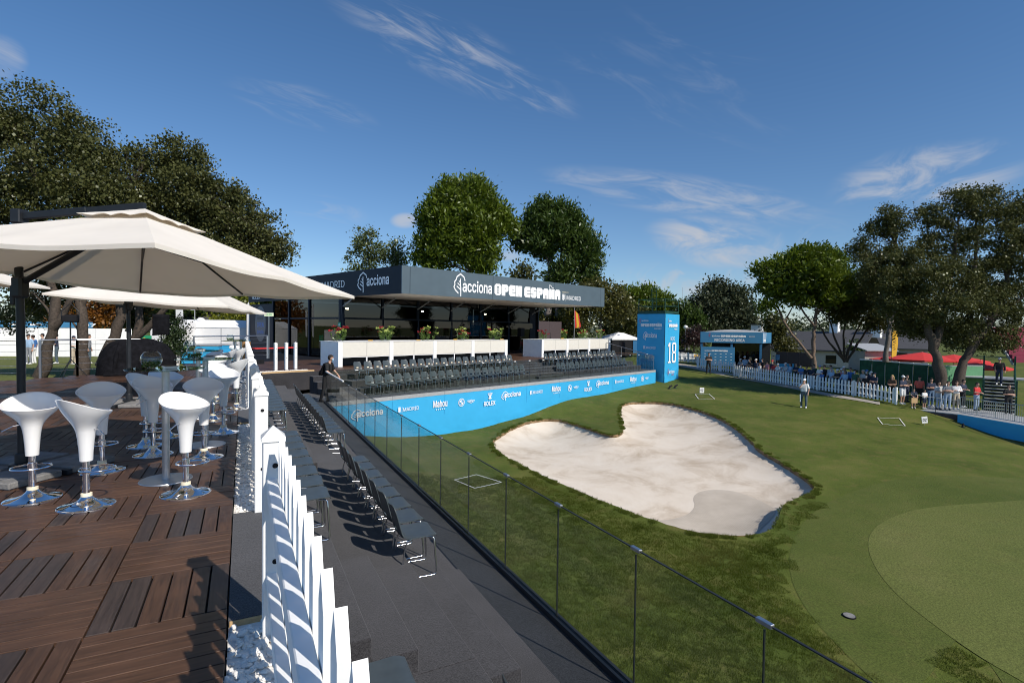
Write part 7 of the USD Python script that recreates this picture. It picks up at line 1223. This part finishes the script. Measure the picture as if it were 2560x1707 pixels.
# spectators behind the fence: pixel of the feet line comes from the fence; ahead: depth behind it
fdir = (fb - fa) * [1, 1, 0]; fdir /= np.linalg.norm(fdir); fn = V(-fdir[1], fdir[0], 0); fn = fn if fn @ RT > 0 else -fn
def behind(px, back, hp=1.5):
    """the spot `back` metres behind the crowd fence that lies in the picture column px"""
    best = None
    for k in np.linspace(-.05, 1.3, 400):
        p_ = fa + (fb - fa) * k + fn * back; w = (p_ - EYE) @ FW; x = 1280 + F_PX * ((p_ - EYE) @ RT) / w
        if best is None or abs(x - px) < best[0]: best = (abs(x - px), p_)
    p_ = best[1]; return V(p_[0], p_[1], G(p_[0], p_[1]))
toward = math.atan2(-fn[1], -fn[0])
CR = [(1851, .5, 'grey', 'beige', 'white', 'mask_white', 'fence', 1.62, 'woman in grey top and white cap leaning on the near-left end of the crowd fence', {}), (1861, 1.3, 'light_blue', 'navy', 'white', None, 'down', 1.80, 'man in light blue shirt and white cap, second row, left fence end', {}),
      (1875, 1.6, 'black', 'black', None, None, 'hold', 1.78, 'woman with blond hair in black at the back, left end of the crowd', {'hair': 'blond_hair', 'long': True}), (1873, .6, 'black', 'navy', None, 'mask_blue', 'crossed', 1.72, 'person in black with blue mask at the fence, third from its left end', {}),
      (1890, .5, 'navy', 'beige', 'white', None, 'fence', 1.76, 'man in navy jacket and white cap with arms on the fence', {'sleeves': 'long'}), (1905, 1.2, 'black', 'black', None, 'mask_blue', 'down', 1.80, 'tall person in black with pale blue mask in the second row, left', {}),
      (1899, .4, 'white', 'jeans', None, None, 'fence', 1.48, 'child with brown hair in white at the fence near its left end', {'hair': 'brown_hair'}), (1918, .5, 'pink', 'beige', 'black', None, 'fence', 1.70, 'person in pink shirt and black cap at the fence', {}),
      (1930, 1.1, 'navy', 'jeans', 'red', None, 'down', 1.76, 'man in navy with a red cap in the second row', {}), (1935, .5, 'red', 'jeans', None, None, 'hold', 1.66, 'person in bright red shirt behind the left half of the fence', {}), (1944, .45, 'white', 'jeans', 'white', 'mask_blue', 'fence', 1.58, 'boy in white T-shirt, white cap and mask at the fence', {}),
      (1953, .4, 'white', 'grey', 'white', None, 'down', 1.35, 'small child in white with white cap peering through the fence', {}), (1963, .5, 'pale_grey', 'beige', 'white', 'mask_white', 'fence', 1.70, 'person in pale grey with white cap and mask, middle left of the fence', {}), (1976, .5, 'light_blue', 'navy', None, None, 'fence', 1.74, 'woman with brown hair in pale blue shirt at the fence', {'hair': 'brown_hair', 'long': True, 'sleeves': 'long'}),
      (1990, .7, 'navy', 'black', None, None, 'crossed', 1.78, 'man in navy with crossed arms, middle of the crowd fence', {}), (2002, .6, 'blue', 'jeans', None, 'mask_white', 'hold', 1.70, 'person in blue shirt and white mask in the middle of the crowd fence', {}), (2016, .6, 'black', 'black', None, None, 'down', 1.62, 'dark-haired child-sized person in black right of the person in blue', {}), (2027, .7, 'navy', 'white', None, None, 'fence', 1.68, 'person in navy over white, dark hair, just left of the stone pine', {}),
      (2034, 1.6, 'green', 'navy', None, None, 'down', 1.72, 'person in dark green standing farther back by the stone pine', {}), (2049, .6, 'white', 'blue', 'blue', None, 'hold', 1.78, 'man in white with bright blue cap and blue bag right of the stone pine', {}), (2054, .4, 'blue', 'navy', 'blue', 'mask_white', 'fence', 1.40, 'child in blue with blue cap at the fence right of the stone pine', {}), (2060, 1.3, 'black', 'black', None, None, 'down', 1.78, 'person in black in the second row right of the stone pine', {}),
      (2075, 1.3, 'pale_grey', 'navy', None, None, 'down', 1.82, 'person in a pale grey hooded top standing tall in the second row', {'sleeves': 'long'}), (2077, .5, 'light_blue', 'grey', None, 'mask_white', 'fence', 1.70, 'person in pale lilac-blue top and white mask with hands on the fence', {'hair': 'grey_hair'}), (2093, .5, 'black', 'jeans', 'white', 'mask_white', 'crossed', 1.66, 'person in black with white cap and mask, right half of the fence', {}), (2102, .9, 'pink', 'jeans', 'white', None, 'down', 1.70, 'person in pink with white cap in the second row, right half', {}),
      (2112, .5, 'light_blue', 'jeans', None, None, 'fence', 1.66, 'long-haired woman in light blue blouse at the fence, right half', {'long': True, 'hair': 'brown_hair', 'sleeves': 'long'}), (2108, 1.7, 'white', 'navy', 'white', None, 'hold', 1.80, 'man in white jacket and cap farther back, right half of the crowd', {'sleeves': 'long'}), (2126, 1.9, 'blue', 'navy', None, None, 'down', 1.74, 'person in blue jacket farther back near the green fence', {'sleeves': 'long'}),
      (2137, .6, 'green', 'navy', None, 'mask_blue', 'down', 1.76, 'person in dark green T-shirt with blue mask, in front of the green fence\'s left end', {}), (2157, .8, 'pale_grey', 'navy', None, None, 'crossed', 1.80, 'grey-haired man in pale grey shirt before the green fence', {'hair': 'grey_hair'}), (2165, 1.3, 'navy', 'navy', 'blue', 'mask_white', 'down', 1.78, 'person with bright blue cap before the green fence', {}), (2165, .4, 'black', 'black', None, 'mask_white', 'fence', 1.55, 'person in black with mask leaning low on the fence, right part', {}),
      (2177, .9, 'navy', 'grey', 'white', 'mask_white', 'down', 1.74, 'person in navy with white cap near the right end of the fence', {}), (2185, .6, 'navy', 'navy', 'navy', 'mask_white', 'crossed', 1.72, 'person in navy with navy cap and crossed arms near the right end of the fence', {}), (2229, 1.0, 'brown', 'black', None, None, 'hold', 1.70, 'blond woman in brown patterned top at the right end of the fence', {'hair': 'blond_hair', 'long': True})]
for px, back, tp_, lw_, cp_, mk_, ar_, h_, lb, kw in CR:
    person(lb, behind(px, back), toward + RN.normal(0, .22), tp_, lw_, cap_=cp_, mask=mk_, arms=ar_, h=h_, shoes=('white' if RN.rand() < .5 else 'navy'), group='spectators behind the white picket fence', **{'hair': 'dark_hair' if RN.rand() < .7 else 'brown_hair', **kw})
RS = [(2255, 1010, 33.7, 'navy', 'white', 'white', None, 'crossed', 1.80, 'man in navy polo, white shorts and white cap right of the fence end', {'shorts': True}), (2265, 1004, 34.6, 'black', 'navy', None, None, 'hold', 1.74, 'person in black half hidden behind the man in white shorts', {}), (2297, 1008, 34.6, 'coral', 'black', None, None, 'down', 1.76, 'man in coral red polo at the right', {}), (2283, 1020, 33.0, 'navy', 'navy', None, None, 'fence', 1.22, 'child in navy crouching by the notice board', {'shorts': True}),
      (2310, 1021, 33.0, 'white', 'navy', None, None, 'hold', 1.18, 'small child in white T-shirt and navy shorts on the grey platform', {'shorts': True}), (2326, 1016, 33.8, 'navy', 'jeans', None, None, 'crossed', 1.80, 'person in navy top and jeans on the grey platform, left', {}), (2345, 1023, 33.0, 'pale_grey', 'pale_jeans', None, None, 'hold', 1.72, 'man in pale grey T-shirt and pale jeans on the grey platform', {}), (2368, 1024, 32.6, 'grey', 'pale_jeans', None, None, 'crossed', 1.76, 'man in grey T-shirt with crossed arms and washed jeans on the grey platform', {}), (2358, 1014, 34.2, 'white', 'jeans', 'white', None, 'down', 1.76, 'person in white with white cap in the second row on the grey platform', {}),
      (2389, 1023, 32.8, 'white', 'beige', None, None, 'crossed', 1.74, 'woman in white sweater and beige trousers on the grey platform', {'sleeves': 'long', 'long': True, 'hair': 'brown_hair'}), (2406, 1018, 33.0, 'navy', 'black', None, None, 'hold', 1.72, 'person in navy at the right end of the grey platform', {}), (2440, 1026, 32.0, 'red', 'pale_jeans', None, None, 'hold', 1.68, 'man in red polo and pale jeans behind the steel barrier', {}), (2520, 1034, 31.2, 'black', 'black', None, None, 'crossed', 1.72, 'guard in black with crossed arms behind the steel barrier', {})]
for px, py, w, tp_, lw_, cp_, mk_, ar_, h_, lb, kw in RS:
    q = at(px, py, w); person(lb, q, face(px, py) + PI + .5 + RN.normal(0, .25), tp_, lw_, cap_=cp_, mask=mk_, arms=ar_, h=h_, shoes='white' if tp_ in ('navy', 'white') else 'black', group='spectators on the right-hand platform', **kw)
q = (st0 + st1) / 2 * [1, 1, 0] + n_ * 0; 
d = (st1 - st0) * [1, 1, 0]; d /= np.linalg.norm(d); n_ = V(-d[1], d[0], 0)
person('person in black sweater and white cap walking down the metal stairs', (st0 + st1) / 2 * [1, 1, 0] + n_ * 2.5 + ZV * (zs + .19 * 8 + .025), math.atan2(-n_[1], -n_[0]), 'black', 'navy', cap_='white', arms='walk', legs='walk', sleeves='long', h=1.80)
person('person in black with white cap at the top right of the metal stairs', (st0 + st1) / 2 * [1, 1, 0] + d * 1.5 + n_ * 4.2 + ZV * (zs + 1.95), math.atan2(-n_[1], -n_[0]) + .8, 'black', 'black', cap_='white', arms='fence', sleeves='long', h=1.74)
# ------------------------------------------------------------------ left background: railing, equipment, golfers, wall
def railing(label, pts, h=1.05, wires=5):
    t = thing('steel_railing', label, 'railing')
    for a, b in zip(pts[:-1], pts[1:]):
        a, b = np.asarray(a, float), np.asarray(b, float); ln = np.linalg.norm(b - a); obj('handrail', MB().tube([a + ZV * h, b + ZV * h], .024, 8), 'brushed_steel', t)
        wm = MB()
        for k in range(wires): z = .18 + (h - .3) * k / (wires - 1); wm.tube([a + ZV * z, b + ZV * z], .005, 4, caps=False)
        obj('wire', wm, 'brushed_steel', t)
        for k in np.linspace(0, 1, max(2, int(ln / 1.7) + 1)): q = a + (b - a) * k; obj('post', MB().box(q + ZV * h / 2, (.05, .05, h)), 'brushed_steel', t)
railing('steel railing with thin wires along the far left edge of the timber deck', [(-9.0, 17.15, 0), (-5.25, 18.75, 0)])
railing('steel railing with thin wires in front of the oak trunks', [(-4.95, 18.85, 0), (-4.25, 19.35, 0), (-2.75, 19.9, 0)])
railing('steel railing with thin wires at the far end of the deck before the pavilion', [(-1.7, 24.3, 0), (1.02, 26.85, 0)])
q = on(20, 957, 0); t = thing('bar_counter', 'brown timber counter front at the left edge of the deck', 'counter', (-7.0, 14.6, 0), .5)
for k in range(6): obj('board', MB().box((-2.0 + .7 * k, 0, .5), (.69, .05, .98), bev=.004), 'bar_front', t)
obj('top', MB().box((-.25, .22, 1.02), (4.4, .55, .05), bev=.006), 'bar_front', t)
t = thing('draped_equipment', 'heap of equipment under a crumpled black sheet beside the deck railing', 'cover', on(345, 934, 0), .3)
g = trimesh.creation.icosphere(subdivisions=4); v = np.asarray(g.vertices); v = np.sign(v) * np.abs(v) ** .7 * [1.0, .6, .98]; v = v * (1 + .16 * (meshkit.fbm(v * 2.6, 4, 3)[:, None] - .5)); v[:, 2] = np.clip(v[:, 2], -.02, 9) * (1.08 - .25 * np.maximum(0, np.abs(v[:, :1].ravel()) - .7)); obj('sheet', (v, g.faces), 'black_cloth', t, smooth=True)
obj('folds', MB().tube([(-.9, -.5, .02), (-.3, -.62, .05), (.4, -.6, .03), (.95, -.4, .02)], (.05, .09, .08, .04), 8).tube([(-.65, -.48, .1), (-.6, -.5, .6), (-.5, -.35, .95)], (.05, .06, .04), 7).tube([(.35, -.5, .1), (.4, -.52, .6), (.35, -.35, .95)], (.06, .05, .04), 7), 'black_cloth', t, smooth=True)
t = thing('covered_loudspeaker', 'loudspeaker wrapped in black cloth high on a stand before the oak', 'loudspeaker', on(403, 925, 0) + V(0, 0, 0)); zc_ = float(at(400, 812, (on(403, 925, 0) - EYE) @ FW)[2])
g = trimesh.creation.box((.44, .40, .68)).subdivide().subdivide().subdivide(); v = np.asarray(g.vertices); v = v + .03 * (meshkit.noise(v * 9)[:, None] - .5) * v / .3; obj('cover', (v + [0, 0, zc_], g.faces), 'black_cloth', t, smooth=True); obj('stand', MB().tube([(0, 0, .05), (0, 0, zc_ - .3)], .02, 8).tube([(0, 0, .7), (.5, .1, 0)], .014, 6).tube([(0, 0, .7), (-.4, .3, 0)], .014, 6).tube([(0, 0, .7), (-.1, -.5, 0)], .014, 6), 'dark_metal', t)
q = on(177, 941, 0); t = thing('stage_light', 'black stage light on a tall thin stand beside the S-shaped oak', 'lamp', q); zl = float(at(180, 797, (q - EYE) @ FW)[2])
obj('stand', MB().tube([(0, 0, .4), (0, 0, zl - .1)], .018, 8).tube([(0, 0, .5), (.35, .1, 0)], .012, 6).tube([(0, 0, .5), (-.3, .25, 0)], .012, 6).tube([(0, 0, .5), (-.1, -.35, 0)], .012, 6), 'dark_metal', t); obj('lamp_head', MB().box((0, 0, zl), (.36, .26, .18), bev=.02).box((0, .15, zl + .01), (.32, .04, .22)), 'black', t); obj('bracket', MB().tube([(-.2, 0, zl), (-.2, 0, zl + .2), (0, 0, zl + .45), (.2, 0, zl + .2), (.2, 0, zl)], .012, 6), 'dark_metal', t)
q = on(437, 915, 0); t = thing('potted_shrub', 'tall bushy shrub with reddish tips in a pale pot behind the tables', 'shrub', q); w = float((q - EYE) @ FW); k = w / F_PX
obj('pot', lathe([(0, 0), (.14, 0), (.19, .40), (.20, .42), (.17, .42), (.15, .34), (0, .34)], 20), 'stone', t, smooth=40)
bl = [(V(0, 0, (915 - y) * k) + RT * [1, 1, 0] * (x - 437) * k, (rx * k, rx * k, ry * k)) for x, y, rx, ry in ((437, 850, 24, 26), (425, 870, 22, 22), (450, 865, 20, 24), (440, 825, 20, 22), (430, 805, 12, 16), (448, 800, 10, 16), (440, 885, 20, 12))]
obj('foliage', leaves(bl, 5200, .07, 77, clump=.25, hollow=.3)[0], 'leaf_shrub', t); obj('stem', MB().tube([(0, 0, .3), (.02, 0, .9), (0, .02, 1.3)], (.03, .025, .012), 6), 'bark', t)
q = on(615, 924, 0); t = thing('wooden_bollard', 'thick orange-brown wooden post with dark top beside the far fence posts', 'bollard', q); obj('post', MB().lathe([(0, 0), (.14, 0), (.145, .04), (.14, .95), (.13, .98), (0, .98)], 24), 'wood_pole', t, smooth=40); obj('cap', MB().lathe([(0, 1.02), (.13, 1.01), (.145, .98), (0, .97)], 24), 'deep_blue', t, smooth=40)
# white board wall, tents and signs beyond the lawn
a, b = at(-60, 880, 36), at(330, 870, 40); t = thing('white_boarding', 'long white board wall behind the golfers on the left', 'wall'); d = (b - a) * [1, 1, 0]; ln = np.linalg.norm(d); d /= ln; n_ = V(-d[1], d[0], 0)
for k in range(8): c = a + d * ln * (k + .5) / 8; zg_ = -1.3; obj('board_panel', MB().box(V(c[0], c[1], (1.12 + zg_) / 2), (ln / 8 - .015, .08, 1.12 - zg_), d, n_), 'tent_white', t)
c = a + d * ln * .42; obj('blue_sign', MB().box(V(c[0], c[1], 1.36), (ln * .62, .10, .42), d, n_), 'sign_blue', t, label='pale blue header board with white lettering')
emb(t, 'letters', uni(fit(text_poly('07', bold=True), ln * .665, 1.24, w=.75, h=.24), *[sg.box(ln * .2 + 1.1 * k, 1.28, ln * .2 + 1.1 * k + .6, 1.42) for k in range(3)]), V(a[0], a[1], 0) - n_ * .052, d, ZV)
for px, py, w, ww, hh, lb in ((440, 852, 44, 2.6, 2.1, 'white tent end right of the white board wall'), (545, 860, 46, 7.0, 2.2, 'long white tent side left of the yellow-green tree')):
    q = at(px, py, w); t = thing('white_tent', lb, 'tent', V(q[0], q[1], 0), -.4); obj('side', MB().box((0, 0, .15), (ww, 2.5, hh)), 'tent_white', t); obj('roof', MB().add(m3.Manifold.hull_points(np.array([[sx * ww / 2 * 1.02, sy * 1.3, .15 + hh / 2] for sx in (-1, 1) for sy in (-1, 1)] + [[sx * ww / 2, 0, .8 + hh / 2] for sx in (-1, 1)]))), 'tent_white', t); obj('seam', MB().box((ww * .12, -1.256, .15), (.06, .012, hh - .1)), 'grey_trim', t); obj('skirting', MB().box((0, -1.27, -1.0), (ww, .03, .25)), 'grey_trim', t)
q = at(361, 847, 40); t = thing('green_sign', 'green board with a small yellow emblem beyond the railing', 'sign', V(q[0], q[1], q[2]), -.45); obj('board', MB().box((0, 0, 0), (1.05, .06, .50)), 'sign_green', t); emb(t, 'crown_emblem', fit(crown(), -.09, -.10, w=.18, h=.22), V(0, -.03, 0), XV, ZV, 'yellow_cloth'); obj('legs', MB().box((-.4, .05, -.9), (.06, .06, 1.6)).box((.4, .05, -.9), (.06, .06, 1.6)), 'grey_trim', t)
feather('tall white feather flag left of the camera pole', 440, 845, 447, 745, 40, 'tent_white', .55); feather('white feather flag partly hidden at the left edge of the pavilion', 617, 860, 618, 755, 44, 'tent_white', .30); feather('white flag seen between the oak trunks', 335, 845, 338, 765, 42, 'tent_white', .55)
q = on(487, 872, -.6); t = thing('camera_pole', 'tall thin pole with a small white camera behind the high tables', 'pole', V(q[0], q[1], -.8)); w = (q - EYE) @ FW; zt_ = float(at(487, 755, w)[2]) + .8; obj('pole', MB().tube([(0, 0, 0), (0, 0, zt_)], .035, 8), 'grey_trim', t); zc_ = float(at(487, 774, w)[2]) + .8; obj('camera', MB().box(-RT * .16 + ZV * zc_, (.34, .13, .13), RT, UP, .02), 'white_plastic', t)
q = at(502, 826, 46); t = thing('mushroom_lamp', 'white mushroom-topped lamp post behind the long white tent', 'street lamp', V(q[0], q[1], 0)); zt_ = float(at(502, 797, 46)[2]); obj('pole', MB().tube([(0, 0, -1), (0, 0, zt_)], .07, 8), 'white_paint', t); obj('hood', MB().lathe([(0, .24), (.18, .20), (.33, .06), (.36, 0), (.3, -.02), (0, -.02)], 18, (0, 0, zt_ - .12)), 'tent_white', t, smooth=40)
q = at(478, 818, 70); t = thing('slate_house', 'grey-roofed house far behind the white tents on the left', 'house', V(q[0], q[1], 0), -.5); obj('wall', MB().box((0, 0, -.3), (7, 5, 2.8)), 'house_wall', t); rf = obj('roof', MB().add(m3.Manifold.hull_points(np.array([[sx * 3.9, sy * 2.9, 1.05] for sx in (-1, 1) for sy in (-1, 1)] + [[sx * 2.2, 0, 2.9] for sx in (-1, 1)]))), 'roof_slate', t)
for x in (-2, 0, 2): obj('window', MB().box((x, -2.52, -.1), (1.0, .05, .9)), 'pane_dark', t)
for k, (px, py, w, s, lb) in enumerate(((610, 862, 50, 2.3, 'flat cream parasol low on the right, before the yellow-green tree'), (455, 875, 33, 1.5, 'small grey parasol behind the potted shrub'))):
    q = at(px, py, w); t = thing('garden_parasol', lb, 'parasol', V(q[0], q[1], q[2]), .3); obj('canopy', MB().add(m3.Manifold.hull_points(np.array([[s, s, -.35], [-s, s, -.35], [s, -s, -.35], [-s, -s, -.35], [0, 0, .25]]))), 'canopy' if k == 0 else 'grey_trim', t); obj('pole', MB().tube([(0, 0, -2.2), (0, 0, .2)], .03, 6), 'grey_trim', t)
for k, (px, py, w, ww, lb) in enumerate(((505, 900, 27, 1.7, 'blue cool box counter behind the second table, left half'), (535, 896, 28, 2.2, 'blue cool box counter behind the second table, right half'))):
    q = at(px, py, w); t = thing('blue_counter', lb, 'counter', V(q[0], q[1], 0), -.25); obj('front', MB().box((0, 0, .0), (ww, .6, .9), bev=.02), 'banner_blue', t); obj('top', MB().box((0, 0, .47), (ww + .06, .66, .04)), 'grey_trim', t)
# golfers on the lawn beyond the railing
for px, py, w, tp_, lw_, cp_, ar_, h_, rz_, lb in ((142, 909, 32, 'navy', 'slate', None, 'hold', 1.80, .2, 'golfer in navy shirt and slate trousers between the two left oak trunks'), (72, 911, 31, 'light_blue', 'grey', 'black', 'down', 1.76, 1.2, 'person in pale blue and white left of the first oak trunk'), (84, 912, 32, 'blue', 'white', None, 'down', 1.70, -.4, 'person in bright blue beside the one in pale blue, far left'), (108, 906, 34, 'pale_grey', 'navy', 'black', 'down', 1.74, .5, 'person in pale grey half hidden by the first oak trunk'), (184, 911, 31, 'white', 'beige', 'navy', 'hold', 1.66, 2.6, 'golfer in white shirt and beige trousers by the stage light stand'), (222, 912, 32, 'grey', 'slate', None, 'down', 1.76, 3.0, 'golfer in grey behind the S-shaped oak')):
    q = at(px, py, w); q[2] = G(q[0], q[1]) if abs(G(q[0], q[1]) - q[2]) < .5 else q[2]; person(lb, q, rz_ + PI, tp_, lw_, cap_=cp_, arms=ar_, h=h_, group='golfers on the lawn at the left')
lw = sg.Polygon([tuple(at(x, 920, w)[:2]) for x, w in ((-200, 15), (20, 18.2), (400, 19.5), (480, 26), (470, 38), (100, 37), (-300, 36))])
drape(lw, 1.2, 0.03, 'practice_green', 'green_grass', kind='structure', label='smooth green lawn where the golfers stand, beyond the railing', cat='green')
q = on(36, 950, 0)
